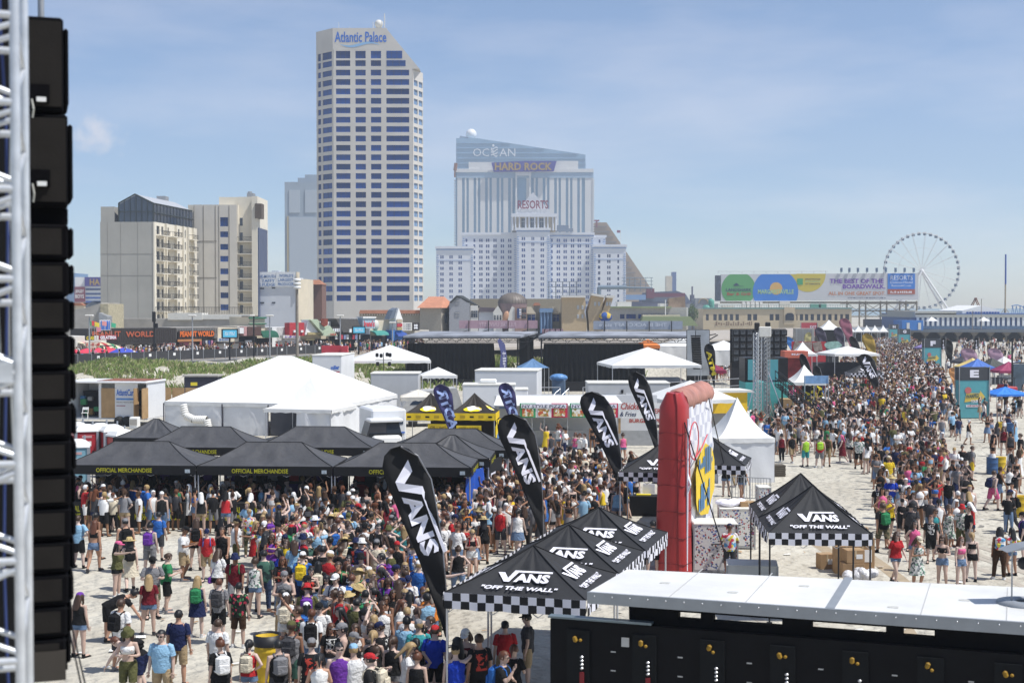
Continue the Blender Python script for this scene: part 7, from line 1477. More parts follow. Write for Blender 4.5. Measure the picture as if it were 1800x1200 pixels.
T = thing('mint_pirate_banner','mint green irregular booth sign among the white canopies','sign',(XX(1465,160),160,0)); mb = MB(); g = random.Random(2); mb.slab([(math.cos(t) * .95 * g.uniform(.85,1.1),ZZ(607,160) + math.sin(t) * .55 * g.uniform(.8,1.1)) for t in [-2 * math.pi * i / 14 for i in range(14)]],0,.1); mb.build('board',M('mint',(.36,.58,.50),.6,var=.3,scale=3),T); mb = MB(); mb.tube((0,.1,0),(0,.1,ZZ(607,160)),.05); mb.build('post',GALV,T)
for i,(px,Yd,c,lab) in enumerate(((1774,150,(.30,.03,.10),'black and red starred canopy at the right edge of the beach'),(1719,158,(.06,.16,.50),'blue canopy below the mauve flags'),(1700,175,(.06,.06,.07),'charcoal canopy behind the F pillar'),(1745,160,(.05,.055,.05),'dark canopy with green badge below the mauve flags'),(1765,165,(.7,.7,.7),'white canopy next to the dark green badged one'),(1710,160,(.72,.55,.2),'white and yellow canopy beside the blue one'),(1630,235,(.25,.2,.45),'violet parasol canopy left of the F pillar'),(1650,250,(.5,.1,.15),'red parasol canopy beside the violet one'))):
 T = thing('beach_canopy',lab,'canopy',(XX(px,Yd),Yd,0),R(6 * i),'vendor canopies on the sand'); w = 2.9; m_ = M('vendor_cloth_%d' % i,c,.7,var=.25,scale=.7); canopy_roof(w,w,2.0,.95,0,.05).build('roof',m_,T); valance(w,w,2.0,.25,'valance',m_,T); legs(T,w,w,2.0)
 if i < 6: mb = MB(); mb.b2((-1.3,-.9,0),(1.3,-.3,.8)); mb.build('table',M('table_cloth_%d' % (i % 3),((.05,.05,.06),(.3,.3,.3),(.35,.08,.1))[i % 3],.8),T)
T = thing('blue_sun_canopy','large bright blue canopy at the right edge beside the E pillar','canopy',(XX(1776,113),114,0),R(8)); canopy_roof(3.0,3.0,1.75,.55,0,.05).build('roof',M('bright_blue_cloth',(.03,.20,.68),.6),T); legs(T,3,3,1.75); valance(3,3,1.75,.15,'valance',MATS['bright_blue_cloth'],T)
T = thing('red_utility_cart','small red utility cart parked under the right vendor canopies','cart',(XX(1771,137),137,0),R(20)); mb = MB(); mb.rbox((0,0,.75),(1.7,1.2,.55),.1); mb.rbox((-.45,0,1.1),(.6,1.1,.3),.08); mb.build('body',M('cart_red',(.40,.02,.03),.4),T)
for x in (-.55,.55):
 for y in (-.55,.55): mb = MB(); mb.lathe([(.01,-.1),(.3,-.1),(.3,.1),(.01,.1)],12); o = mb.build('wheel',MATS['tyre_rubber'],T); o.rotation_euler = (R(90),0,0); o.location = (x,y,.3)
mb = MB()
for x in (-.7,.5):
 for y in (-.5,.5): mb.tube((x,y,.9),(x,y,1.8),.03,n=5)
mb.b2((-.8,-.55,1.8),(.6,.55,1.86)); mb.build('roof_frame',BLACK,T)
T = thing('video_wall','black framed screen stand at the right edge beyond the vendor canopies','screen',(XX(1793,142),142,0)); mb = MB(); mb.b2((-.6,0,.3),(1.6,.2,3.0)); mb.build('panel',M('dusk_screen',(.08,.12,.16),.4,var=.5,scale=.8),T); mb = MB(); mb.tube((-.7,.1,0),(-.7,.1,ZZ(594,142)),.09); mb.tube((-.7,.1,3.1),(1.7,.1,3.1),.07); mb.build('frame',BLACK,T)
# barrels and bins
def barrel_bin(px,py,label,mat,r=.29,h=.88,lid=None,open_=True):
 p = gp(px,py); T_ = thing('drum_bin',label,'bin',p,0,'painted drum bins'); b_ = MB(); b_.lathe([(.01,.01),(r,.01),(r * 1.02,.04),(r,.07),(r,h * .33),(r * 1.04,h * .35),(r,h * .37),(r,h * .66),(r * 1.04,h * .68),(r,h * .70),(r,h - .04),(r * 1.05,h - .02),(r * 1.02,h),(r * .94,h - .02),(r * .92,h * .6),(.01,h * .55)],18); b_.build('drum',mat,T_)
 if lid: b_ = MB(); b_.lathe([(r * 1.07,h - .22),(r * 1.09,h + .04),(r * .97,h + .03),(r * .95,h - .1)],18); b_.build('bin_liner',lid,T_)
BBL = M('drum_blue',(.035,.10,.24),.6,var=.25); BYE = M('drum_yellow',(.62,.42,.02),.6,var=.2); LINER = M('black_liner',(.015,.015,.017),.5)
barrel_bin(1744,833,'blue drum bin touching a yellow one in the middle of the right sand',BBL); barrel_bin(1758,832,'yellow drum bin half behind the blue one on the right sand',BYE); barrel_bin(1777,766,'blue drum bin in front of the people beyond the E pillar',BBL); barrel_bin(1760,765,'yellow drum bin in front of the people beyond the E pillar',BYE); barrel_bin(1794,908,'yellow drum bin cut by the right picture edge',BYE); barrel_bin(1669,690,'blue tilted drum bin at the crowd edge near the F pillar',BBL); barrel_bin(1661,712,'blue tilted drum bin at the crowd edge near the E pillar',BBL)
barrel_bin(470,1195,'tall yellow drum bin with black liner among the near crowd',BYE,.30,1.05,LINER)
# ============================================================ RED INFLATABLE WALL AND ITS SURROUNDINGS
T = thing('inflatable_wall','tall red inflatable arch wall with white printed face and yellow emblem','inflatable',(XX(1187,46),46.2,0),R(-16.5)); RDI = M('inflatable_red',(.38,.03,.03),.42,var=.12,scale=.7,bump=.3,bscale=2.5)
H,Wd,Dp = 5.9,1.05,6.0
mb = MB(); prof = []
rings = []
for i in range(15):
 t = i / 14; z = H * t; w_ = Wd * (1.12 - .30 * t); d0 = 0
 hh = z; r_ = min(w_ / 2,.42); top = max(0,(z - (H - .45)) / .45); w2 = w_ * (1 - .45 * top ** 2)
 ring = []
 for q_ in range(14):
  a = 2 * math.pi * q_ / 14; sx_,sy = math.cos(a),math.sin(a); ring.append((w2 / 2 * abs(sx_) ** .55 * (1 if sx_ > 0 else -1),(.62 - .12 * top) * abs(sy) ** .6 * (1 if sy > 0 else -1),z + .03 * math.sin(q_ * 2)))
 rings.append(ring)
mb.loft(rings); mb.build('end_pillar',RDI,T); SEAMR = M('inflatable_seam',(.17,.012,.014),.6,var=0)
for rg_ in rings[1:13:2]: b = MB(); b.path([Vector(p_) * 1.0 + Vector((p_[0] * .015,p_[1] * .015,0)) for p_ in rg_ + rg_[:1]],.012,n=4); b.build('seam',SEAMR,T)
b = MB(); b.path([Vector(r_[11]) * 1.01 for r_ in rings],.014,n=4); b.path([Vector(r_[2]) * 1.01 for r_ in rings],.014,n=4); b.build('seam',SEAMR,T)
mb = MB()
for k_ in range(6):
 rings = []; y0 = .3 + k_ * .95
 for i in range(9):
  t = i / 8; rings.append([(math.cos(a) * (.42 + .0 * i),y0 + 1.0 * t - .0,H - .35 + math.sin(a) * (.40 + .07 * math.sin(math.pi * t))) for a in [2 * math.pi * q_ / 12 for q_ in range(12)]])
 mb.loft(rings,cap=True)
mb.build('top_tube',M('inflatable_faded',(.44,.20,.15),.5,var=.35,scale=1.2,bump=.2,bscale=2.0),T)
mb = MB(); mb.b2((-.40,.5,0),(.32,Dp,H - .5)); mb.build('body',RDI,T)
FACE = M_checker('inflatable_face_print',(.74,.74,.76),(.52,.53,.60),.30,.42)
mb = MB(); n = 24
for i in range(n + 1):
 for j in range(13):
  y = -.35 + (Dp + .1) * i / n; z = .25 + (H - .75) * j / 12; x = .46 + .05 * math.sin(i * 1.3) + .04 * math.sin(j * 1.9 + i) - .08 * j / 12; mb.v.append((x,y,z)); mb.uv[len(mb.v) - 1] = (y,z)
for i in range(n):
 for j in range(12): q_ = i * 13 + j; mb.f.append((q_,q_ + 13,q_ + 14,q_ + 1)); mb.mi.append(0); mb.sm.append(True)
mb.build('printed_face',FACE,T)
mb = MB(); g = random.Random(5); pts = [(.60,2.7 + math.cos(t) * 2.2 * g.uniform(.88,1.08),2.75 + math.sin(t) * 1.25 * g.uniform(.9,1.1)) for t in [2 * math.pi * i / 16 for i in range(16)]]; mb.add(pts,[tuple(range(16))]); mb.build('yellow_emblem',M('emblem_yellow',(.80,.56,.03),.6,var=.06),T)
lettering('~~~~',3.0,.9,(.63,1.2,3.0),(0,1,0),(0,0,1),M('emblem_blue',(.10,.25,.45),.6),T,bold=.03); lettering('~~~',2.4,.9,(.63,1.2,1.85),(0,1,0),(0,0,1),MATS['emblem_blue'],T,bold=.03)
mb = MB(); mb.path([(.62,.2 + .9 * math.cos(t),4.35 + .6 * math.sin(t)) for t in [6.28 * i / 18 for i in range(19)]],.02); mb.path([(.62,.2,3.7),(.62,1.5,3.9),(.62,3.0,4.3)],.02); mb.build('red_line_print',M('print_red',(.6,.06,.08),.6),T)
mb = MB(); mb.path([(.5,-.3,4.9),(.62,-.5,4.4),(.5,-.45,4.1)],.035); mb.path([(.5,-.3,3.3),(.62,-.5,3.0),(.5,-.3,2.7)],.03); mb.tube((.5,-.42,.2),(.52,-.42,H - .8),.03); mb.build('tie_strap',LOGOW,T)
T = thing('guy_ropes','two dark guy ropes running down from the inflatable wall to the ground','rope',(0,0,0)); a1 = dp(1203,742,45.6); b1 = gp(1290,985 + 40,0); a2 = dp(1246,700,50); b2_ = gp(1292,900,0); mb = MB(); mb.tube(a1,b1,.022,n=5); mb.build('rope',BLACK,T); mb = MB(); mb.tube(a2,b2_,.022,n=5); mb.build('rope',BLACK,T)
GRAF = M_pattern('sticker_pattern',[(.62,.62,.60),(.66,.65,.62),(.64,.63,.6),(.60,.60,.6),(.65,.64,.6),(.63,.62,.6),(.12,.16,.35),(.64,.63,.6),(.35,.06,.06),(.66,.65,.62),(.08,.08,.09),(.62,.6,.58)],19)
def case(px,py,w_,d_,h_,label,rz,mat=GRAF):
 p = gp(px,py); T_ = thing('equipment_case',label,'case',p,R(rz),'white equipment cases by the inflatable'); b_ = MB(); b_.rbox((0,d_ / 2,h_ / 2 + .05),(w_,d_,h_ - .1),.03); b_.build('body',mat,T_); b_ = MB(); b_.rbox((0,d_ / 2,h_ + .0),(w_ + .03,d_ + .03,.06),.02); b_.build('lid',OFFW,T_); b_ = MB()
 for x in (-w_ / 2,w_ / 2): b_.box((x,0,h_ / 2),(.05,.05,h_))
 b_.box((0,-.005,.08),(w_,.03,.06)); b_.build('edge_strip',GALV,T_); b_ = MB(); b_.tube((-.12,-.03,h_ * .6),(.12,-.03,h_ * .6),.02,n=6); b_.build('handle',BLACK,T_); return T_
case(1258,1008,1.42,1.2,1.62,'scribbled white equipment case in front of the inflatable wall',-2); case(1296,965,1.25,1.2,1.45,'stickered white case behind the scribbled one, topped by a bundled sheet',-4); case(1322,1050,1.5,1.0,.95,'low white case with cardboard on its lid just above the trailer roof',-8,OFFW)
case(1344,905,.5,.8,1.15,'small stickered white panel box left of the boxed canopy',0)
p = gp(1290,965); T = thing('bundled_sheet','crumpled white sheet lying on the stickered case','sheet',(p.x,p.y + .5,1.5)); mb = MB()
for i in range(9): g = random.Random(i); mb.ell((g.uniform(-.4,.4),g.uniform(-.25,.25),.10),(g.uniform(.18,.34),g.uniform(.15,.28),g.uniform(.09,.16)),10,6)
mb.build('cloth',LOGOW,T)
CARD = M('cardboard',(.36,.23,.12),.85,var=.15)
def carton(p,w_,d_,h_,label,rz=0):
 T_ = thing('cardboard_box',label,'box',p,R(rz),'cardboard boxes'); b_ = MB(); b_.rbox((0,0,h_ / 2),(w_,d_,h_),.01); b_.build('carton',CARD,T_); b_ = MB(); b_.box((0,0,h_ + .004),(w_ * .98,.06,.006)); b_.box((0,-d_ / 2 - .003,h_ * .75),(.06,.006,h_ * .5)); b_.build('tape',M('tape_tan',(.52,.40,.25),.5),T_); b_ = MB(); b_.box((w_ * .2,-d_ / 2 - .006,h_ * .5),(w_ * .35,.006,h_ * .35)); b_.build('paper_label',PAPER,T_)
p = gp(1302,962); carton((p.x + .25,p.y + .15,1.48),.55,.4,.18,'small cardboard box on the stickered case',5)
q0 = gp(1497,1012);
carton((q0.x,q0.y,0),.7,.5,.45,'cardboard box at the bottom of the pile under the boxed canopy'); carton((q0.x + .05,q0.y + .02,.46),.6,.5,.42,'cardboard box with white label in the middle of the pile',6); carton((q0.x - .05,q0.y + .7,0),.75,.55,.9,'tall cardboard box at the back of the pile',-4); carton((q0.x + .45,q0.y + .75,0),.8,.6,1.15,'largest cardboard box behind the pile beside the canopy leg',3); carton((q0.x + .4,q0.y + .75,1.16),.6,.45,.3,'cardboard box on top of the largest one',-8); carton((q0.x - .55,q0.y + 1.4,0),.5,.4,.5,'squat cardboard box at the far left of the pile',10)
p = gp(1506,1020); T = thing('bag_heap','heap of white plastic bags beside the cardboard boxes','bag',(p.x,p.y,0)); mb = MB()
for i in range(12): g = random.Random(i + 40); mb.ell((g.uniform(-.3,.55),g.uniform(-.3,.2),g.uniform(.12,.35)),(g.uniform(.14,.24),g.uniform(.14,.22),g.uniform(.12,.2)),9,6)
mb.build('plastic',M('white_plastic',(.72,.72,.73),.3,bump=.8,bscale=14),T)
T = thing('crowd_barrier','grey bike rack barrier between the inflatable and the boxed canopy','barrier',gp(1322,880),R(-25)); mb = MB()
for i in range(14): mb.tube((i * .13 - .9,0,.12),(i * .13 - .9,0,1.05),.012,n=5)
mb.tube((-.95,0,.12),(.85,0,.12),.02); mb.tube((-.95,0,1.05),(.85,0,1.05),.02); mb.tube((-.95,0,.0),(-.95,0,1.05),.02); mb.tube((.85,0,0),(.85,0,1.05),.02); mb.build('rail',GALV,T)
T = thing('mat_stack','stack of dark floor mats strapped together on the sand by the peaked tent','stack',gp(1369,838),R(4));
for i in range(6): mb = MB(); mb.box((0,.4,.05 + i * .1),(.72 + .02 * (i % 2),.75,.085)); mb.build('mat',M('dark_mat',(.10,.085,.065),.85,var=.3),T)
p = gp(1140,905); T = thing('display_table','black draped table with shoes and printed tote under the hidden checkered canopy','table',(p.x,p.y,0),R(-8)); mb = MB(); mb.rbox((0,0,.42),(1.7,.75,.84),.02); mb.build('cloth',BLKV,T); mb = MB(); mb.box((-.2,-.1,.87),(.6,.3,.05)); mb.build('tray',YEL,T); mb = MB(); mb.slab([(-.25,.9),(-.25,1.3),(.25,1.3),(.25,.9)][::-1],.1,.14); mb.build('white_tote',LOGOW,T)
# vehicle tracks pressed in the sand where people walk
TRK = M('damp_sand_track',(.36,.29,.20),.95,var=.2,scale=2); TR2 = M('track_edge',(.40,.36,.30),.95,var=.1)
for k_,(off,ph_,m_) in enumerate(((0,0,TRK),(1.55,0,TRK),(6.2,.9,TR2),(7.9,.9,TR2),(-4.2,2.2,TR2),(-2.6,2.2,TR2),(9.5,1.7,TR2),(11.1,1.7,TR2))):
 for w_ in (.5 if k_ < 2 else .28,):
  mb = MB(); n = 30
  for i in range(n + 1):
   t = i / n; y = 34 + 22 * t; x = 9.6 + off * .75 + 2.1 * math.sin(t * 1.9 + .2 + ph_) - .6 * t; mb.v += [(x - w_ / 2,y,.004 + .001 * k_),(x + w_ / 2,y,.004 + .001 * k_)]
  for i in range(n): mb.f.append((2 * i,2 * i + 1,2 * i + 3,2 * i + 2)); mb.mi.append(0); mb.sm.append(False)
  o = struct('sand_track_path',mb,m_)
g = random.Random(77); mb = MB()
for i in range(260):
 p = gp(g.uniform(130,1790),g.uniform(770,1190)); a = g.uniform(0,6.28); w_ = g.uniform(.05,.13); d_ = w_ * g.uniform(.4,1); u,v = Vector((math.cos(a),math.sin(a),g.uniform(-.1,.4))) * w_,Vector((-math.sin(a),math.cos(a),.05)) * d_; c = Vector((p.x,p.y,.05)); mb.add([c - u - v,c + u - v,c + u + v,c - u + v],[(0,1,2,3)],g.choice((0,0,0,1,2)))
tag(mb.build('litter',[PAPER,CARD,M('litter_dark',(.05,.05,.06),.8)]),'scraps of paper and cups scattered over the trampled sand','litter',kind='stuff')
# ============================================================ FOREGROUND: trailer roof at lower right, truss and speakers at left
T = thing('stage_trailer','white roofed black trailer stage in the lower corner with straps and yellow clips','trailer',(0,0,0)); zr = 4.15
A_,B_,C_,D_ = gp(1034,1040,zr),gp(1980,1106,zr),gp(1980,1040,zr),gp(1102,1000,zr)
ROOFW = M('trailer_roof_white',(.66,.66,.64),.5,var=.14,scale=.9); EDGE = M('trailer_edge_grey',(.30,.32,.34),.45,.3,var=.1)
mb = MB(); mb.prism([A_[:2],B_[:2],C_[:2],D_[:2]],zr - .03,zr); mb.build('roof',ROOFW,T)
fd = (B_ - A_).normalized(); fn = Vector((fd.y,-fd.x,0)); Lf = (B_ - A_).length; frz = math.atan2(fd.y,fd.x)
def fpt(u,dd,z): p_ = A_ + fd * u + fn * dd; return Vector((p_.x,p_.y,z))
def fbox(nm,u0,u1,d0,d1,z0,z1,mat):
 c = fpt((u0 + u1) / 2,(d0 + d1) / 2,(z0 + z1) / 2); b_ = MB(); b_.box((0,0,0),(abs(u1 - u0),abs(d1 - d0),abs(z1 - z0))); o_ = b_.build(nm,mat,T); o_.location = c; o_.rotation_euler = (0,0,frz); return o_
fbox('edge_rail',0,Lf,0,.06,zr - .17,zr + .012,EDGE)
mb = MB()
for i in range(26): c = fpt(.12 + i * .29,.065,zr - .045); mb.ell(c,(.014,.012,.014),6,4)
mb.build('rivet',ALU,T)['kind'] = 'stuff'
fbox('roof_seam',3.72,3.86,-2.6,-.02,zr + .001,zr + .012,EDGE)
for u in (1.3,2.5,5.1,6.3): fbox('roof_joint',u,u + .018,-2.6,-.02,zr + .001,zr + .005,M('roof_joint_grey',(.42,.42,.41),.6,var=0))
for u,d_ in ((.9,-1.2),(2.1,-.8),(3.1,-1.7),(4.6,-.5),(5.6,-1.4)): fbox('roof_patch',u,u + .16,d_,d_ + .12,zr + .001,zr + .006,M('roof_patch_grey',(.5,.5,.47),.7,var=.3,scale=9))
SBLK = M('flat_black',(.004,.004,.005),.8,var=0,spec=.1)  # even near-black with low specular for header and inner wall
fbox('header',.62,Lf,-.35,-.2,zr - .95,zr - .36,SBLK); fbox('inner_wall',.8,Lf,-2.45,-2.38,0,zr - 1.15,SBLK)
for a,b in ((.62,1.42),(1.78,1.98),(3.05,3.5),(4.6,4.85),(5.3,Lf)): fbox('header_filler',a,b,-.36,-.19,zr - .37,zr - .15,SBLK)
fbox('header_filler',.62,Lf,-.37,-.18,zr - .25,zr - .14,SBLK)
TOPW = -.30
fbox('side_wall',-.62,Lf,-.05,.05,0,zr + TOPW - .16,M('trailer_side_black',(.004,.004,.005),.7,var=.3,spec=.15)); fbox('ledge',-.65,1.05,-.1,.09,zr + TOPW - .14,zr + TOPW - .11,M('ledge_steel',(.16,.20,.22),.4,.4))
DK = M('trailer_panel',(.007,.008,.009),.7,var=.2,spec=.15)
for i in range(9): u = -.33 + i * 1.08; fbox('stanchion',u,u + .38,.05,.09,.1,zr + TOPW - .3,DK)
CLIPY = M('clip_yellow',(.30,.17,.01),.6,var=.3,scale=9); STRR = M('strap_red',(.20,.01,.015),.6)
for i in range(7):
 u = -.13 + i * 1.08
 c = fpt(u,.14,zr + TOPW - .42); mb = MB(); mb.rbox((-.05,0,0),(.07,.06,.10),.02); mb.rbox((.03,0,-.04),(.05,.05,.05),.015); o = mb.build('yellow_clip',CLIPY,T); o.location = c; o.rotation_euler = (0,R(20 * (i % 3 - 1)),frz)
 c = fpt(u + .06,.12,0); mb = MB()
 for k_ in range(4): mb.rbox((0,0,zr + TOPW - .72 - k_ * .06),(.055,.05,.045),.015)
 o = mb.build('chain',ALU,T); o.location = c; o.rotation_euler = (0,0,frz); mb = MB(); mb.box((0,0,zr + TOPW - 1.14),(.07,.02,.36)); o = mb.build('red_strap',STRR,T); o.location = c; o.rotation_euler = (0,0,frz)
 mb = MB(); mb.path([(-.06,0,zr + TOPW - 1.32),(-.05,0,zr + TOPW - 1.40),(0,0,zr + TOPW - 1.44),(.05,0,zr + TOPW - 1.40),(.06,0,zr + TOPW - 1.32)],.016); o = mb.build('hook',ALU,T); o.location = c; o.rotation_euler = (0,0,frz)
 for k_ in range(3): fbox('slot',u + .52,u + .6,.05,.058,zr + TOPW - .62 - k_ * .3,zr + TOPW - .6 - k_ * .3,GALV)
fbox('latch_plate',.58,.70,.09,.12,zr + TOPW - .5,zr + TOPW - .36,GALV)
pv = gp(1775,1065,zr); T = thing('roof_antenna','grey disc base with arm and black knob on the trailer roof corner','antenna',(pv.x + .3,pv.y + .2,zr)); mb = MB(); mb.lathe([(.42,0),(.42,.03),(.3,.05),(.16,.05),(.16,.02)],24); mb.build('disc',EDGE,T); mb = MB(); mb.tube((.12,0,.03),(.3,.1,.75),.05,.03); mb.build('arm',BLACK,T); mb = MB(); mb.ell((-.02,0,.62),(.10,.1,.10)); mb.build('knob',BLACK,T); mb = MB(); mb.slab([(-.35,.82),(.5,.95),(.5,1.0),(-.1,.9)],-.2,.2); mb.build('vane',EDGE,T); mb = MB(); mb.tube((-.2,0,.03),(-.2,0,.85),.012); mb.build('rod',EDGE,T)
# lighting truss close to the camera
T = thing('lighting_truss','silver aluminium truss tower at the left picture edge','truss',(XX(31,6.0),6.0,0),R(19.1)); TR = M('truss_aluminium',(.62,.64,.66),.34,.4,var=.2,scale=8)
zl,zh = 3.5,11.0; mb = MB(); mb.tube((.005,0,zl),(-.005,0,zh),.021,n=14); mb.tube((.035,.30,zl),(.035,.30,zh),.019,n=14); mb.tube((-.42,0,zl),(-.42,0,zh),.027,n=12); mb.tube((-.42,.30,zl),(-.42,.30,zh),.027,n=12); mb.build('chord',TR,T)
i = 0; z = zl
rung = MB().tube((-.42,0,0),(0,0,0),.017,n=10).mesh('rung',TR); zs_ = [ZZ(y,6.0) for y in (27,180,332,490,655,815,985,1160)]
for z in zs_: link('rung',rung,T,(0,0,z)); link('rung',rung,T,(0,.30,z - .10))
zz_ = sorted(zs_)
for a,b in zip(zz_,zz_[1:]):
 m_ = (a + b) / 2
 for (x0,z0,x1,z1) in ((0,a + .03,-.42,m_),(-.42,m_,0,b - .03)):
  mb = MB(); mb.tube((x0,.0,z0),(x1,.0,z1),.013,n=8); mb.build('brace',TR,T); mb = MB(); mb.tube((x0,.30,z0),(x1,.30,z1),.013,n=8); mb.build('brace',TR,T)
 mb = MB(); mb.tube((0,0,a + .05),(.03,.30,m_),.013,n=8); mb.tube((.03,.30,m_),(0,0,b - .05),.013,n=8); mb.build('brace',TR,T)
mb = MB(); mb.b2((-.42,-.03,ZZ(672,6)),(-.02,.02,ZZ(636,6))); mb.build('plate',TR,T)
# hanging speaker column
T = thing('speaker_column','huge hanging black loudspeaker column behind the truss at the left','speaker',(XX(47,8.6),8.6,0),R(18.8)); ks = 8.6 / F
SPK = M('speaker_side',(.018,.016,.014),.85,var=.2,scale=4,bump=.06,bscale=60,spec=.15); SPB = M('speaker_black',(.004,.004,.005),.8,var=.2,spec=.05)
def spk(x0,x1,y0,y1,nm='cabinet',big=False):
 a,b = (x0 - 47) * ks,(x1 - 47) * ks; zt2,zb2 = ZZ(y0,8.6),ZZ(y1,8.6)
 m_ = MB(); m_.rbox(((a + b) / 2 - .35,.45,(zt2 + zb2) / 2),(b - a + .7,.9,zt2 - zb2 - .008),.015); o_ = m_.build(nm,SPB,T)
 m_ = MB(); m_.b2((a - .7,-.012,zb2 + .035),(b - .04 if not big else b - .012,-.002,zt2 - .03)); m_.build('side_panel',SPK,T)
 m_ = MB(); m_.rbox((b + .015,.3,(zt2 + zb2) / 2),(.03,.5,(zt2 - zb2) * .8),.012); m_.build('grille',SPB,T)
 return o_
def box_hw(px,y0,y1):
 m_ = MB(); m_.b2(((px - 47) * ks,-.03,ZZ(y1,8.6)),((px + 38 - 47) * ks,-.012,ZZ(y0,8.6))); m_.build('connector_plate',SPB,T)
 m_ = MB(); m_.b2(((px + 16 - 47) * ks,-.045,ZZ(y1 - 1,8.6)),((px + 32 - 47) * ks,-.03,ZZ(y1 - 9,8.6))); m_.build('white_tag',PAPER,T); m_ = MB(); m_.path([((px + 8 - 47) * ks,-.05,ZZ(y1 - 4,8.6)),((px + 11 - 47) * ks,-.06,ZZ(y1 + 14,8.6)),((px + 9 - 47) * ks,-.05,ZZ(y1 + 28,8.6))],.006); m_.build('cable',M('pale_cable',(.45,.45,.4),.6),T)
spk(30,112,26,196,big=True); spk(30,118,197,364,big=True); box_hw(50,148,180); box_hw(50,298,328)
mb = MB(); mb.b2((-.2,.1,ZZ(390,8.6)),((118 - 47) * ks,.8,ZZ(364,8.6))); mb.build('rigging_frame',SPB,T)
yy = 392
for i in range(13):
 h_ = 66 - i * .9; spk(30,121 - abs(i - 5) * .6 - max(0,i - 8) * 2.0,yy,yy + h_ - 1); yy += h_
mb = MB(); mb.b2((-.5,-.02,ZZ(1198,8.6)),((108 - 47) * ks,.7,ZZ(1146,8.6))); mb.build('ground_frame',M('frame_brown',(.045,.038,.03),.7),T)
mb = MB(); mb.tube((.22,.2,ZZ(1100,8.6)),(.31,.1,ZZ(1230,8.6)),.006,n=5); mb.tube((.23,.25,ZZ(1090,8.6)),(.335,.1,ZZ(1230,8.6)),.006,n=5); mb.build('cable',BLACK,T)
mb = MB(); mb.b2((-.6,.12,ZZ(1190,8.6)),((112 - 47) * ks,.7,ZZ(40,8.6))); mb.build('spine',SPB,T)
mb = MB(); mb.tube((.1,.45,ZZ(30,8.6)),(.1,.45,13),.02); mb.build('hanging_chain',GALV,T)
# dark gear seen through the truss
T = thing('cable_drape','dark cable bundle and drape behind the truss rungs','drape',(XX(-30,7.2),7.2,3)); mb = MB(); mb.b2((-.3,0,0),(.20,.05,7.9)); mb.build('sheet',BLKV,T)
g = random.Random(12); mb = MB()
for i in range(7): x = g.uniform(-.1,.19); mb.path([(x + .02 * math.sin(q_ * 1.2 + i),-.05 - .03 * g.random(),q_ * .55) for q_ in range(15)],g.uniform(.006,.013),n=5,mi=i % 3)
mb.build('cable',[BLACK,M('cable_navy',(.03,.05,.16),.5),M('cable_grey',(.3,.31,.3),.5)],T)
# ============================================================ PEOPLE
def ring(c,u,v,rx,ry,n=12): return [c + u * (rx * math.cos(t)) + v * (ry * math.sin(t)) for t in [2 * math.pi * i / n for i in range(n)]]
def limb(mb,pts,rad,n=10,mi=0):
 rs = []
 for i,p in enumerate(pts):
  d = (pts[min(i + 1,len(pts) - 1)] - pts[max(i - 1,0)]).normalized(); u = Vector((1,0,0)); u = (u - d * u.dot(d)); u = u.normalized() if u.length > .1 else d.orthogonal().normalized(); rs.append(ring(p,u,d.cross(u),rad[i],rad[i],n))
 mb.loft(rs,mi)
D = lambda x,y,z: Vector((x,y,z)).normalized()
A0 = (D(.16,.05,-1),D(.06,-.22,-1)); AH = (D(.30,-.1,-1),D(-.45,-.9,.25)); AU = (D(.5,-.6,.5),D(-.25,-.5,.8)); AHIP = (D(.75,.25,-1),D(-.8,-.15,-.6)); AX = (D(.25,-.35,-1),D(-.9,-.45,.15)); AP = (D(.4,-.8,.1),D(.2,-1,.25)); AD = (D(.1,-.75,-.9),D(0,-.6,-1))
L0 = (D(.05,0,-1),D(.02,.03,-1)); LF = (D(.03,-.38,-1),D(.02,.02,-1)); LB = (D(.04,.22,-1),D(.02,.62,-1)); LS = (D(.12,-.03,-1),D(.08,.05,-1)); LK = (D(.06,-.25,-1),D(.03,.35,-1))
POSES = {'s': (.02,A0,A0,L0,LS,.1),'w': (.06,(D(.12,.3,-1),D(.05,.05,-1)),(D(.12,-.3,-1),D(.05,-.6,-1)),LF,LB,.05),'v': (.06,(D(.12,-.28,-1),D(.05,-.55,-1)),(D(.12,.3,-1),D(.05,0,-1)),LB,LF,.0),'p': (.06,AH,AH,L0,LK,.45),'h': (.0,AHIP,A0,LS,LK,.0),'x': (.0,AX,AX,LS,L0,.1),'u': (-.03,AU,A0,L0,LS,-.1),'o': (.05,AP,A0,LS,L0,.0),'b': (1.15,AD,AD,LK,L0,.35),'q': (-.02,(D(.8,-.2,.55),D(-.75,-.1,.7)),(D(.8,-.2,.5),D(-.75,-.2,.65)),LS,L0,-.05),'k': (.1,AH,(D(.12,-.2,-1),D(.05,-.5,-1)),LB,LF,.4),'c': (.03,(D(.35,-.55,-.6),D(-.3,-.45,.9)),AX,LK,LS,.15)}
CACHE = {}
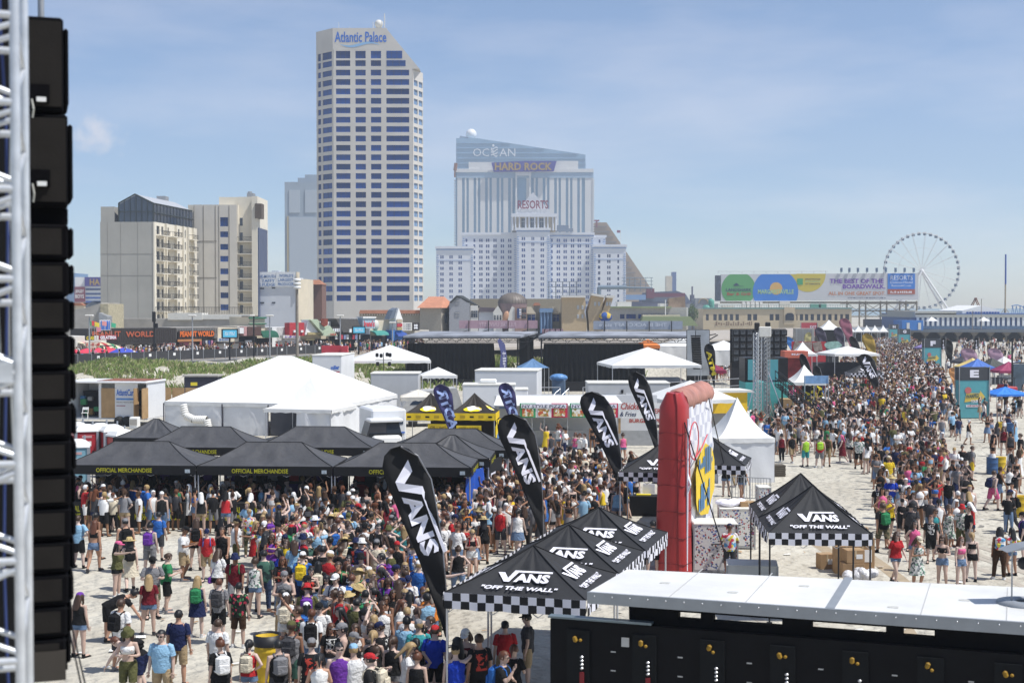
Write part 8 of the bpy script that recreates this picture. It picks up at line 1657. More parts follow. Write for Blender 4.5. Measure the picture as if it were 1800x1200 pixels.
def skel(pose,sex):
 lean,aL,aR,lL,lR,hp = POSES[pose]; f = sex == 'F'; S = Vector((0,-math.sin(lean),math.cos(lean))); X = Vector((1,0,0)); W = Vector((0,-math.cos(lean),-math.sin(lean)))
 J = {}; P = Vector((0,0,0))
 for s,l in ((-1,lL),(1,lR)):
  m = Vector((s,1,1)); h = P + X * (s * (.088 if f else .09)); k = h + Vector(l[0] * m) * .43; a = k + Vector(l[1] * m) * .41; J['leg',s] = (h,k,a)
 z = min(J['leg',-1][2].z,J['leg',1][2].z) - .075; P = Vector((0,0,-z))
 for s in (-1,1): J['leg',s] = tuple(q_ + P for q_ in J['leg',s])
 tp = lambda h,dx=0,df=0: P + S * h + X * dx + W * df
 sh = .155 if f else .185
 for s,a in ((-1,aL),(1,aR)):
  m = Vector((s,1,1)); q0 = tp(.475,s * sh); e = q0 + Vector(a[0] * m).normalized() * .285; w = e + Vector(a[1] * m).normalized() * .25; J['arm',s] = (q0,e,w,Vector(a[1] * m).normalized())
 Rm = Matrix.Rotation(lean * .55 + hp,4,'X'); hc = tp(.70) + Vector((0,-.02,0)); J['head'] = Matrix.Translation(hc) @ Rm
 J['chest'] = Matrix.Translation(tp(.32)) @ Matrix.Rotation(lean,4,'X'); J['tp'] = tp; J['X'] = X; J['W'] = W; J['S'] = S
 return J
TORSO = {'M': [(-.06,.10,.09),(.0,.155,.11),(.12,.145,.10),(.26,.155,.11),(.38,.175,.12),(.46,.165,.10),(.52,.10,.075),(.56,.058,.058),(.64,.055,.058)],
   'F': [(-.06,.10,.10),(.0,.165,.115),(.12,.125,.09),(.22,.120,.088),(.36,.145,.11),(.45,.135,.09),(.51,.08,.065),(.55,.048,.05),(.64,.046,.05)]}
def shrink(mb,vox,ratio,it=3):
 me = mb.mesh('t',MATS['white_paint']); o = bpy.data.objects.new('t',me)
 r_ = o.modifiers.new('r','REMESH'); r_.mode = 'VOXEL'; r_.voxel_size = vox; r_.use_smooth_shade = True
 s_ = o.modifiers.new('s','SMOOTH'); s_.iterations = it; s_.factor = .5
 if ratio < 1: d_ = o.modifiers.new('d','DECIMATE'); d_.ratio = ratio
 m2 = bake(o); bpy.data.meshes.remove(me)
 V = [tuple(v.co) for v in m2.vertices]; Fc = [tuple(p.vertices) for p in m2.polygons]; bpy.data.meshes.remove(m2); return V,Fc
def body(pose,sex):
 k = ('body',pose,sex)
 if k in CACHE: return CACHE[k]
 J = skel(pose,sex); mb = MB(); tp,X,W = J['tp'],J['X'],J['W']
 mb.loft([ring(tp(h),X,W,rx,ry,14) for h,rx,ry in TORSO[sex]])
 if sex == 'F':
  for s in (-1,1): mb.ell(tp(.35,s * .065,.085),(.062,.055,.058))
 t = .92 if sex == 'F' else 1.0
 for s in (-1,1):
  h,kn,a = J['leg',s]; limb(mb,[h + Vector((0,0,.04)),h.lerp(kn,.35),h.lerp(kn,.85),kn,kn.lerp(a,.3),kn.lerp(a,.75),a],[.088,.084 * (1.05 if sex == 'F' else 1),.062,.056,.058,.042,.036]);
  ft = a + Vector((s * .03,-.17,-.04)); mb.ell((a + ft) / 2 + Vector((0,-.005,-.012)),(.042,.135,.042),M3=Matrix.Rotation(s * .15,3,'Z'))
  q0,e,w,d = J['arm',s]; limb(mb,[q0.lerp(tp(.46),.35),q0,q0.lerp(e,.4),e,e.lerp(w,.3),w],[.055 * t,.056 * t,.047 * t,.039 * t,.040 * t,.026 * t]); mb.ell(w + d * .05,(.036,.022,.05),M3=d.to_track_quat('Z','Y').to_matrix())
 H = J['head']; R3 = H.to_3x3(); hp = lambda x,y,z: H @ Vector((x,y,z))
 mb.ell(hp(0,.012,.02),(.077,.096,.103),12,9,M3=R3); mb.ell(hp(0,-.035,-.055),(.055,.058,.062),10,8,M3=R3); mb.ell(hp(0,-.098,-.012),(.013,.018,.026),M3=R3)
 for s in (-1,1): mb.ell(hp(s * .078,.01,-.005),(.012,.022,.033),M3=R3)
 V,Fc = shrink(mb,.017,.5); m2 = MB(); m2.add(V,Fc,0,True)
 for s in (-1,1):                                               # five fingers on each hand
  q0,e,w,d = J['arm',s]; u = d.orthogonal().normalized(); vv = d.cross(u); base = w + d * .085
  for i in range(4):
   o_ = u * ((i - 1.5) * .018); L = (.062,.075,.07,.055)[i]; m2.tube(base + o_,base + o_ + d * L * .55 + vv * .006,.0095,.0085,n=5,cap=False); m2.tube(base + o_ + d * L * .55 + vv * .006,base + o_ + d * L + vv * .025,.0085,.006,n=5)
  m2.tube(w + d * .03 + u * .03,w + d * .085 + u * .055 + vv * .01,.011,.008,n=5)
 for s in (-1,1): m2.ell(hp(s * .03,-.083,.012),(.013,.008,.006),8,5,1); m2.ell(hp(s * .031,-.086,.03),(.018,.008,.004),8,4,1)
 m2.ell(hp(0,-.094,-.066),(.022,.008,.006),8,5,2)
 me = m2.mesh('body',[MATS['white_paint'],M('dark_eye',(.02,.012,.01),.4,var=0),M('lip_rose',(.35,.12,.10),.5,var=0)]); CACHE[k] = me; return me
def garment(kind,pose,sex):
 k = (kind,pose,sex)
 if k in CACHE: return CACHE[k]
 J = skel(pose,sex); tp,X,W,S = J['tp'],J['X'],J['W'],J['S']; mb = MB(); T_ = TORSO[sex]; f = sex == 'F'
 def tr(h):
  for a,b in zip(T_,T_[1:]):
   if a[0] <= h <= b[0]: u = (h - a[0]) / (b[0] - a[0]); return a[1] + (b[1] - a[1]) * u,a[2] + (b[2] - a[2]) * u
  return T_[0][1:] if h < T_[0][0] else T_[-1][1:]
 def shell(hs,g,hem=0.,n=18,wob=.008):
  rs = []
  for i,h in enumerate(hs):
   rx,ry = tr(h); b = (.045 if f and .27 < h < .42 else 0); e = hem * (1 - i / (len(hs) - 1)); r0 = ring(tp(h,0,b * .45),X,W,rx + g + e,ry + g + e + b * .5,n); rs.append([p + (p - tp(h)).normalized() * (wob * (1.5 * math.sin(j * 2.1 + i * 1.3) + math.sin(j * 4.3 - i * 2.2))) for j,p in enumerate(r0)])
  mb.loft(rs)
 if kind in ('tee','tank','shirt'):
  shell([-.07 if not f else -.01,.05,.14,.25,.36,.44,.49,.52],.014,.03 if kind != 'shirt' else .045)
  if kind == 'tank': mb.v = [tuple(Vector(v) - X * (Vector(v) - tp(0)).dot(X) * (.28 if (Vector(v) - tp(0)).dot(S) > .46 else 0)) for v in mb.v]
  else:
   for s in (-1,1): q0,e,w,d = J['arm',s]; limb(mb,[q0 + S * .03 - X * (s * .05),q0 + S * .005 - X * (s * .005),q0.lerp(e,.3),q0.lerp(e,.7)],[.045,.064,.066,.072],12)
 if kind == 'crop': shell([.255,.32,.39,.43],.011,0,wob=.002); [mb.tube(tp(.42,s * .07,.07),tp(.51,s * .06,.0),.009,n=5) for s in (-1,1)]; [mb.tube(tp(.51,s * .06,0),tp(.42,s * .07,-.08),.009,n=5) for s in (-1,1)]
 if kind == 'dress': shell([-.06,.05,.15,.25,.36,.44,.47],.013,.03); mb.loft([ring(tp(0) + Vector((0,0,z)),X,Vector((0,-1,0)),r_,r_ * .8,18) for z,r_ in ((-.42,.27),(-.25,.235),(-.1,.205),(.06,.165))])
 if kind in ('shorts','short','pants'):
  shell([-.085,-.03,.03,.09],.02,.012); cut = {'shorts': .92,'short': .34,'pants': 1.0}[kind]
  for s in (-1,1):
   h,kn,a = J['leg',s]; limb(mb,[h + Vector((0,0,.05)),h.lerp(kn,.18),h.lerp(kn,cut * .6),h.lerp(kn,cut)],[.098,.105,.096 if kind != 'short' else .104,.088 if kind == 'shorts' else (.108 if kind == 'short' else .066)],12)
   if kind == 'pants': limb(mb,[kn + Vector((0,0,.02)),kn.lerp(a,.3),kn.lerp(a,.95)],[.066,.068,.052],12)
 if kind == 'skirt': mb.loft([ring(tp(0) + Vector((0,0,z)),X,Vector((0,-1,0)),r_,r_ * .82,18) for z,r_ in ((-.30,.245),(-.15,.215),(0,.188),(.10,.15))])
 if kind[:4] == 'shoe':
  for s in {'shoeL': (-1,),'shoeR': (1,)}.get(kind,(-1,1)):
   a = J['leg',s][2]; c = a + Vector((s * .015,-.085,-.052)); mb.ell(c,(.048,.15,.042),12,6,M3=Matrix.Rotation(s * .15,3,'Z')); mb.box(c + Vector((0,0,-.016)),(.09,.27,.03),s * .15); limb(mb,[a + Vector((0,0,-.03)),a + Vector((0,0,.035))],[.046,.045])
 me = mb.mesh(kind,MATS['white_paint']); CACHE[k] = me; return me
def headgear(kind):
 if kind in CACHE: return CACHE[kind]
 mb = MB()
 def scalp(g,lo,front):
  P,n,m = [],18,10; keep = {}
  for i in range(m + 1):
   ph = -1.1 + (math.pi / 2 + 1.1) * i / m
   for j in range(n): t = 2 * math.pi * j / n; k_ = 1 + .10 * math.sin(j * 3.1 + i * 2) * math.sin(i * 2.7 + j); P.append(Vector(((.077 + g) * math.cos(ph) * math.cos(t) * k_,.012 + (.096 + g) * math.cos(ph) * math.sin(t) * k_,.02 + (.103 + g) * math.sin(ph))))
  fs = []
  for i in range(m):
   for j in range(n):
    q_ = (i * n + j,i * n + (j + 1) % n,i * n + n + (j + 1) % n,i * n + n + j); c = sum((P[a] for a in q_),Vector()) / 4
    if c.z > lo and not (c.y < front and c.z < .065): fs.append(q_)
  mb.add(P,fs,0,True)
 if kind == 'short': scalp(.014,-.045,-.035)
 if kind in ('long','bun','tail'): scalp(.02,-.05,-.03)
 if kind == 'long':
  rs = [ring(Vector((0,.05 + .025 * i * (1 if i < 3 else .9),.05 - .075 * i)),Vector((1,0,0)),Vector((0,1,0)),(.083,.095,.105,.105,.095,.06)[i],(.07,.06,.045,.038,.03,.015)[i],14) for i in range(6)]; mb.loft(rs)
  for s in (-1,1): limb(mb,[Vector((s * .07,-.01,.06)),Vector((s * .088,-.005,-.04)),Vector((s * .092,-.012,-.14)),Vector((s * .08,-.02,-.22))],[.02,.026,.026,.01])
 if kind == 'bun': mb.ell((0,.06,.14),(.045,.045,.04));
 if kind == 'tail': limb(mb,[Vector((0,.10,.07)),Vector((0,.15,.03)),Vector((0,.15,-.08)),Vector((0,.13,-.2))],[.025,.034,.03,.008])
 if kind in ('cap','backcap'):
  mb.lathe([(.001,.13),(.05,.125),(.085,.095),(.098,.05),(.098,.03)],16,(0,.01,.015),sx=.9,sy=1.1); s = -1 if kind == 'cap' else 1
  mb.loft([[Vector((.075 * math.cos(t) * k_,s * (.07 + .10 * abs(math.sin(t)) * k_),.045 - .01 * k_ + dz)) for t in [math.pi * i / 8 for i in range(9)]] for k_,dz in ((1,0),(1,.008))]); mb.ell((0,.01,.146),(.01,.01,.006))
 if kind in ('straw','bucket'): mb.lathe([(.001,.15),(.06,.148),(.085,.13),(.095,.05)] + ([(.20,.035),(.20,.03),(.09,.04)] if kind == 'straw' else [(.145,.0),(.145,-.006),(.09,.045)]),18,(0,.01,.01),sy=1.1)
 if kind == 'shades':
  for s in (-1,1): mb.ell((s * .033,-.09,.012),(.028,.012,.02),10,6); mb.tube((s * .06,-.085,.018),(s * .08,.0,.012),.004,n=4)
  mb.tube((-.02,-.098,.017),(.02,-.098,.017),.004,n=4)
 me = mb.mesh(kind,MATS['white_paint']); CACHE[kind] = me; return me
def pack(kind):
 if kind in CACHE: return CACHE[kind]
 mb = MB()
 if kind == 'backpack':
  mb.rbox((0,.19,-.02),(.29,.16,.42),.06); mb.rbox((0,.28,-.09),(.23,.07,.22),.03); mb.tube((-.05,.17,.2),(.05,.17,.2),.012,n=5)
  for s in (-1,1): mb.path([Vector((s * .09,.12,.17)),Vector((s * .10,.0,.22)),Vector((s * .11,-.10,.14)),Vector((s * .12,-.13,0)),Vector((s * .15,.0,-.14)),Vector((s * .12,.12,-.18))],.018,5)
 else:
  mb.rbox((.20,.02,-.42),(.10,.24,.20),.03); mb.path([Vector((.20,0,-.32)),Vector((.14,-.13,-.05)),Vector((-.06,-.11,.16)),Vector((-.10,.0,.21)),Vector((-.04,.13,.12)),Vector((.18,.1,-.32))],.009,5)
 me = mb.mesh(kind,MATS['white_paint']); CACHE[kind] = me; return me
CLR = {'black': (.012,.012,.013),'white': (.72,.72,.71),'grey': (.20,.20,.21),'charcoal': (.05,.05,.055),'red': (.42,.025,.03),'maroon': (.14,.012,.02),'navy': (.015,.022,.07),'blue': (.03,.13,.42),'royal blue': (.015,.05,.42),'light blue': (.26,.45,.62),'green': (.03,.20,.08),'olive': (.10,.10,.04),'yellow': (.70,.50,.03),'orange': (.62,.20,.03),'pink': (.62,.12,.26),'purple': (.14,.04,.30),'teal': (.05,.30,.32),'khaki': (.36,.27,.16),'denim': (.14,.21,.33),'dark denim': (.04,.06,.12),'cream': (.60,.54,.42),'brown': (.055,.03,.018),'blond': (.36,.25,.12),'auburn': (.11,.04,.02),'lime': (.35,.6,.05),'straw': (.50,.38,.18)}
SKIN = [M('skin_a',(.50,.35,.28),.55,var=.06),M('skin_b',(.58,.43,.36),.55,var=.06),M('skin_c',(.40,.22,.14),.55,var=.06),M('skin_d',(.24,.12,.07),.55,var=.06),M('skin_e',(.48,.27,.18),.55,var=.06)]
def cloth(c):
 if c == 'band print': return M_print('cloth_band',(.012,.012,.013),(.62,.62,.6))
 if c == 'red print': return M_print('cloth_redprint',(.012,.012,.013),(.5,.06,.04),scale=11)
 if c == 'white print': return M_print('cloth_whiteprint',(.70,.70,.69),(.08,.08,.1),scale=16,thr=.54)
 if c == 'floral': return M_pattern('cloth_floral',[(.012,.014,.012),(.015,.018,.014),(.012,.012,.012),(.04,.16,.06),(.45,.05,.08),(.02,.02,.02)],17)
 if c == 'pale floral': return M_pattern('cloth_palefloral',[(.62,.62,.58),(.60,.60,.57),(.10,.12,.12),(.64,.63,.6),(.15,.28,.2)],20)
 if c == 'plaid': return M_pattern('cloth_plaid',[(.03,.07,.06),(.05,.12,.09),(.015,.03,.03)],12)
 if c == 'tie dye': return M_pattern('cloth_tiedye',[(.65,.62,.6),(.5,.05,.08),(.1,.3,.5),(.6,.5,.06),(.66,.66,.64)],10)
 if c == 'camo': return M_pattern('cloth_camo',[(.10,.09,.05),(.18,.15,.09),(.05,.055,.03)],13)
 return M('cloth_' + c,CLR[c],.88,var=.14,scale=7,spec=.15,bump=.9,bscale=13)
TN = {'tee': 't-shirt','tank': 'tank top','crop': 'crop top','dress': 'dress','shirt': 'shirt','bare': 'bare chest'}; BN = {'shorts': 'shorts','short': 'cutoffs','pants': 'trousers','skirt': 'skirt','none': ''}
PART = {'tee': 'shirt','tank': 'tank_top','crop': 'crop_top','dress': 'dress','shirt': 'shirt','shorts': 'shorts','short': 'shorts','pants': 'trousers','skirt': 'skirt','cap': 'cap','backcap': 'cap','straw': 'hat','bucket': 'hat','short_': 'hair'}
USED = {}
def place(px,py):
 if px < 330 and py > 945: return 'near the speakers'
 if py <= 945 and px < 700: return 'at the merchandise counters'
 if 775 <= px < 960 and py > 1060: return 'by the nearest checkered canopy'
 if px < 560 and py > 945: return 'before the merchandise row'
 if px < 820: return 'in the near crowd' if py > 1000 else 'behind the tall flag'
 if px < 1000: return 'between two black flags'
 if px < 1190: return 'before the food stand'
 if px < 1335: return 'near the red inflatable'
 if px < 1530 or py < 850: return 'at the street crowd'
 if px < 1725: return 'on the sand track'
 return 'on open right sand'
def person(px,py,face,pose,sex,top,tc,bot,bc,head,hc,bag,bagc,sz=None,strict=False):
 g = rnd
 for _try in range(60):
  hw = {'cap': hc + ' cap','backcap': hc + ' cap','straw': 'straw hat','bucket': hc + ' hat','long': 'long ' + hc + ' hair','tail': hc + ' ponytail','bun': hc + ' bun','short': hc + ' hair'}[head]
  nm_ = lambda c: {'band print': 'white-print','red print': 'red-print','white print': 'dark-print','dark denim': 'indigo','royal blue': 'cobalt','light blue': 'sky-blue','pale floral': 'pale-floral','tie dye': 'tie-dye'}.get(c,c)
  lab = 'person %s%s, %s%s, %s' % ('bare-chested' if top == 'bare' else 'in %s %s' % (nm_(tc),TN[top]),'' if top == 'dress' else (' in ' if top == 'bare' else ', ') + '%s %s' % (nm_(bc),BN[bot]),nm_(hw),'' if bag == '-' else ', %s %s' % (nm_(bagc),bag),place(px,py))
  if lab not in USED and len(lab.split()) <= 16: break
  if strict and _try < 8: hc = g.choice(('black','brown','blond')) if head in ('long','tail','bun','short') else g.choice(('black','white','red','navy')); continue
  tc = g.choice(('black','grey','red','white','navy','teal','maroon','olive','band print','purple','light blue')); bag,bagc = g.choice((('-',''),('backpack',g.choice(('black','green','grey','blue','pink','red')))))
 USED[lab] = 1
 p = gp(px,py); sc = sz or g.uniform(.95,1.04) * (1.0 if sex == 'M' else .945); rz = {'f': 0,'b': math.pi,'l': -math.pi / 2,'r': math.pi / 2}[face] + g.uniform(-.45,.45)
 o = link('person',body(pose,sex),None,(p.x,p.y,0),rz); bw_ = g.uniform(1.0,1.17); o.scale = (sc * bw_,sc * bw_ * g.uniform(1,1.06),sc); tag(o,lab,'person','people in the beach crowd'); J = skel(pose,sex)
 def setm(ob,m): ob.material_slots[0].link = 'OBJECT'; ob.material_slots[0].material = m
 setm(o,g.choice((SKIN[0],SKIN[1],SKIN[1],SKIN[4],SKIN[0],SKIN[2],SKIN[3])))
 def part(nm,me,m,mw=None): c = link(nm,me,o,mw=mw); setm(c,m); return c
 if top != 'bare': part(PART[top],garment(top,pose,sex),cloth(tc))
 if top != 'dress': part(PART[bot],garment(bot,pose,sex),cloth(bc))
 sm_ = cloth(g.choice(('black','black','charcoal','white','grey'))); part('shoe',garment('shoeL',pose,sex),sm_); part('shoe',garment('shoeR',pose,sex),sm_)
 hair = hc if head in ('long','tail','bun','short') else g.choice(('black','brown','brown','blond'))
 hm = M('hair_' + hair,CLR.get(hair,(.05,.03,.02)),.5,var=.25,scale=40)
 part('hair',headgear(head if head in ('long','tail','bun','short') else ('long' if sex == 'F' else 'short')),hm,J['head'])
 if head in ('cap','backcap','straw','bucket'): part(PART[head],headgear(head),cloth('straw' if head == 'straw' else hc),J['head'])
 if face != 'b' and g.random() < .45: part('sunglasses',headgear('shades'),M('shade_black',(.01,.01,.01),.2,var=0),J['head'])
 if bag in ('backpack',): part('backpack',pack('backpack'),cloth(bagc),J['chest'])
 elif bag == 'bag': part('shoulder_bag',pack('bag'),cloth(bagc),J['chest'])
 return o
HAND = '''140 1155 b s F tank:black short:denim cap:purple -|188 1128 r b M tee:black shorts:black bun:black -|212 1180 b s M tee:white shorts:charcoal short:brown backpack:black|226 1238 f p F crop:white shorts:olive bucket:olive -|250 1222 l b M tank:black shorts:navy short:auburn backpack:black|285 1248 f s M shirt:light_blue pants:khaki short:black -|314 1206 b s M tee:navy shorts:khaki short:black -|262 1116 b s F tee:maroon short:denim long:blond -|268 1086 f p M tee:grey shorts:camo cap:black -|292 1077 r p M tee:green shorts:black short:brown -|206 1050 r o F tank:olive short:black cap:pink -|166 1004 b w F crop:black short:denim long:auburn -|221 1005 b s M tank:charcoal shorts:navy cap:grey backpack:black|264 1010 b s F tank:grey shorts:grey bun:black backpack:purple|279 985 b s M tee:blue shorts:charcoal short:black -|322 1020 r p M tee:white shorts:khaki cap:black -|345 1002 b s F tank:orange short:black long:brown backpack:black|364 1022 f s M tee:red shorts:khaki cap:navy backpack:blue|392 1018 f w M tank:black shorts:black short:brown -|415 1005 r s M tank:white shorts:olive cap:black -|347 1120 b s F tank:navy skirt:navy long:blond backpack:green|385 1130 b s M tee:grey shorts:black short:auburn backpack:charcoal|420 1138 b s M shirt:floral shorts:brown short:black -|383 1218 b s M tee:white shorts:grey short:brown -|388 1262 b s F shirt:black pants:black bun:auburn backpack:white|438 1252 b h F tank:red short:denim tail:black backpack:cream|490 1262 b s M tank:black shorts:charcoal short:black backpack:grey|512 1232 b s M tank:grey shorts:plaid cap:olive backpack:charcoal|448 1086 b s F tank:pale_floral short:denim bun:brown bag:black|464 1074 b s M shirt:plaid pants:dark_denim short:black -|494 1062 l w F tee:royal_blue shorts:black long:black -|502 1160 b w F tee:white short:white cap:white backpack:cream|532 1082 b s M tee:blue shorts:navy cap:white backpack:yellow|538 1128 r s M tee:black shorts:black cap:black -|562 1182 f s M tee:white shorts:charcoal cap:black -|567 1068 b s M tee:black shorts:black short:black -|598 1060 b s M tank:black shorts:red short:brown -|548 1268 b s M tee:red_print shorts:black cap:grey -|582 1215 f s F tee:band_print short:denim long:auburn -|596 1280 f s M tank:purple shorts:navy short:black -|625 1225 f x F tank:white short:denim long:brown -|600 1190 l s F tank:black short:black long:black -|655 1220 f p F crop:charcoal short:denim long:brown -|622 1278 b s M tee:white shorts:grey cap:light_blue -|690 1255 b s F tank:black short:grey tail:brown -|716 1268 r p F tee:white short:denim long:blond -|736 1232 b s M tee:teal shorts:grey cap:grey -|764 1238 b s M tee:royal_blue shorts:black cap:red -|736 1100 b s M tee:blue shorts:charcoal cap:white -|712 1086 f s F tank:cream short:denim long:blond -|843 1262 b s M tee:red_print shorts:black short:brown -|888 1222 b s M tee:red shorts:khaki short:black -|902 1268 b p F tee:black pants:black tail:auburn -|928 1210 l s M tee:charcoal shorts:khaki cap:black -|820 1240 f p F crop:maroon short:black cap:white -|1545 922 f w M tee:band_print shorts:black cap:black -|1562 866 b s M tee:yellow shorts:grey cap:cream bag:black|1566 912 f x M tee:royal_blue shorts:charcoal straw:straw -|1563 948 f w F tank:yellow short:black tail:brown -|1584 942 f s M tank:white shorts:grey short:black -|1601 966 f w M tee:charcoal shorts:black bucket:black -|1636 988 f w M tee:band_print shorts:black short:auburn -|1667 966 f w F dress:pale_floral none:x bun:brown -|1574 1026 f w F shirt:red short:denim long:brown -|1607 1004 f h F tank:pink short:denim long:black -|1612 1036 f p F dress:pale_floral none:x cap:cream -|1656 1034 f p F crop:black short:denim long:brown -|1688 1034 f s F crop:pink short:denim long:auburn -|1708 1022 b s F crop:black short:black tail:blond bag:charcoal|1702 950 l b M bare:x pants:charcoal short:brown backpack:teal|1666 908 f w M tee:black pants:dark_denim cap:black -|1632 884 f w F tank:black short:denim long:blond -|1683 884 f w M tee:grey shorts:navy cap:grey -|1745 897 r w M bare:x shorts:pink short:brown backpack:navy|1774 880 f u F tank:white short:black cap:black -|1786 866 f s F crop:black short:black tail:brown bag:khaki|1778 935 l w M tee:red_print pants:charcoal cap:navy backpack:black|1757 1018 b s F tank:brown pants:brown long:black backpack:tie_dye|1778 1012 b h F tee:tie_dye short:denim long:black -|1798 985 l s M tee:navy shorts:black cap:black backpack:purple|1691 836 f s F dress:black none:x bun:black -|1708 844 r s M tee:grey shorts:yellow short:brown backpack:charcoal|1746 802 b s F tank:black short:black tail:brown -|1764 800 f s F tank:maroon short:black long:brown backpack:black|1776 810 f s F tank:charcoal short:black cap:black -|1794 818 l s M tee:black shorts:camo short:brown -|1374 812 b w F tank:maroon pants:black tail:black -|1392 814 b w M tank:black shorts:khaki short:black -|1416 820 b s M tank:lime shorts:teal short:blond -|1441 822 b s M tank:red shorts:grey backcap:black backpack:lime|1454 820 b s M tank:olive shorts:khaki short:brown backpack:brown|1481 814 l w F dress:maroon none:x long:pink -|1494 812 b w F tank:pale_floral short:black long:brown -|1510 824 b s M shirt:pale_floral shorts:black cap:grey -|1526 792 b s M tee:blue shorts:grey cap:red -|1304 878 f w F tank:charcoal short:denim short:black backpack:black|1291 856 l p M tee:black pants:khaki cap:red backpack:black|1276 872 f p F tank:black short:denim long:brown -|1283 1012 b p M shirt:tie_dye shorts:charcoal cap:navy -|1148 1012 b s M tee:red shorts:black short:black -|1048 915 b o M tee:red shorts:black short:black -|1085 930 b s F tank:light_blue short:denim tail:auburn -|925 800 f s F tank:lime short:denim short:brown -|1030 770 b s M tee:black shorts:khaki cap:black -|1095 812 b s F tank:pink short:denim bun:brown -|1012 812 f p F tank:pink short:denim long:auburn -'''
for row in HAND.split('|'):
 a = row.split(); (t0,t1),(b0,b1),(h0,h1) = [x.replace('_',' ').split(':') for x in a[5:8]]; bg = (a[8].replace('_',' ').split(':') + [''])[:2]
 person(float(a[0]),float(a[1]),a[2],a[3],a[4],t0,t1,b0,b1,h0,h1,bg[0],bg[1],strict=True)
NH = len(USED)
def rand_attrs():
 g = rnd; sex = g.choice('MMF' if g.random() < .3 else 'MFF'); top = g.choice(('tee','tee','tee','tank','tank','shirt')) if sex == 'M' else g.choice(('tank','tank','tank','tee','tee','crop','crop','crop','dress'))
 if sex == 'M' and g.random() < .06: top = 'bare'
 tc = g.choice(('black',) * 10 + ('white',) * 7 + ('cream','white print','white print','red','blue','light blue','floral','plaid','tie dye','pale floral','band print','band print','band print','band print','red print','grey','grey','red','navy','maroon','light blue','green','pink','yellow','teal','royal blue','purple','white print','orange','olive','charcoal','red print')); bot = g.choice(('shorts',) * 5 + ('pants',)) if sex == 'M' else g.choice(('short','short','short','skirt','pants'))
 bc = g.choice(('black','black','khaki','charcoal','grey','navy','denim','camo','olive')) if sex == 'M' else g.choice(('denim','denim','denim','black','black','white','dark denim'))
 head = g.choice(('short','short','short','cap','cap','backcap','bucket')) if sex == 'M' else g.choice(('long','long','tail','bun','long','long','tail','cap','straw'))
 hc = g.choice(('black','brown','brown','blond','auburn','black','black','brown')) if head in ('long','tail','bun','short') else g.choice(('black','black','white','red','navy','grey','olive','charcoal','navy'))
 bag = g.choice(('-','-','-','backpack','bag' if sex == 'F' else 'backpack')); return sex,top,tc,bot,bc,head,hc,bag,g.choice(('black','black','grey','navy','red','green','blue','brown','cream','purple')) if bag != '-' else ''
def inside(p,poly):
 r_ = False; j = len(poly) - 1
 for i in range(len(poly)):
  if (poly[i][1] > p[1]) != (poly[j][1] > p[1]) and p[0] < (poly[j][0] - poly[i][0]) * (p[1] - poly[i][1]) / (poly[j][1] - poly[i][1]) + poly[i][0]: r_ = not r_
  j = i
 return r_
# where people stand: polygon of feet in the photo, people per square metre, how they face
REG = [([(135,950),(560,950),(560,1250),(135,1250)],.05,'bbblrff'),([(480,1000),(640,1040),(640,1300),(520,1300)],1.0,'bbblrff'),([(128,902),(700,902),(700,938),(128,945)],2.2,'bbbbblr'),([(430,955),(560,945),(700,935),(800,915),(860,930),(840,1010),(775,1090),(770,1230),(640,1230),(560,1110),(500,1050),(440,1010)],3.2,'bbblrff'),
    ([(700,905),(830,872),(870,850),(1000,838),(1110,850),(1120,905),(1060,950),(940,965),(850,1000),(760,960)],3.2,'bbblrf'),([(900,790),(1150,785),(1150,815),(1000,820),(890,835)],.16,'blrff'),([(600,1100),(760,1100),(765,1300),(600,1300)],3.0,'bblrf'),([(790,1240),(940,1240),(940,1300),(790,1300)],1.4,'bblr'),
    ([(1535,845),(1600,835),(1690,855),(1720,930),(1700,1000),(1540,1000),(1550,930)],1.0,'fffflb'),([(1340,775),(1560,770),(1600,830),(1540,850),(1480,805),(1345,800)],1.3,'bbblrf'),([(1565,800),(1650,800),(1680,850),(1580,870)],1.6,'fffbl'),([(1720,790),(1800,785),(1800,960),(1740,960)],.12,'lrfb')]
FAR = [([(1345,745),(1560,700),(1680,740),(1690,775),(1600,812),(1520,778),(1360,776)],.95,'bbbblrf'),([(1400,690),(1560,650),(1655,665),(1680,740),(1560,765),(1350,752)],1.05,'bbbblrf'),([(1500,630),(1620,612),(1650,670),(1560,700),(1420,700)],1.0,'bbblrf'),([(1530,606),(1600,600),(1628,625),(1600,650),(1510,650)],.75,'bblrf'),([(1250,640),(1300,622),(1310,668),(1240,672)],.5,'lrfb'),([(1650,606),(1800,606),(1800,660),(1660,690)],.1,'lrfb'),([(1640,690),(1800,690),(1800,790),(1700,800)],.16,'lrfb'),([(880,785),(1150,780),(1150,800),(890,800)],.10,'lrfb'),([(1190,690),(1330,735),(1340,775),(1240,745)],.35,'lrfb')]
def scatter(regs,mind,seed):
 g = random.Random(seed); pts = []; cell = {}
 for poly,den,fc in regs:
  W_ = [gp(*p)[:2] for p in poly]; x0,x1 = min(p[0] for p in W_),max(p[0] for p in W_); y0,y1 = min(p[1] for p in W_),max(p[1] for p in W_)
  for _ in range(int((x1 - x0) * (y1 - y0) * den)):
   x,y = g.uniform(x0,x1),g.uniform(y0,y1)
   if not inside((x,y),W_) or (y > 75 and math.sin(x * .9 + 2 * math.sin(y * .21)) + math.sin(y * .55 + x * .3) + .8 * math.sin(x * 2.1 - y * .9) < -.95): continue
   k_ = (int(x),int(y))
   if any(math.hypot(x - a,y - b) < mind for i in (-1,0,1) for j in (-1,0,1) for a,b in cell.get((k_[0] + i,k_[1] + j),())): continue
   cell.setdefault(k_,[]).append((x,y)); pts.append((x,y,g.choice(fc)))
 return pts
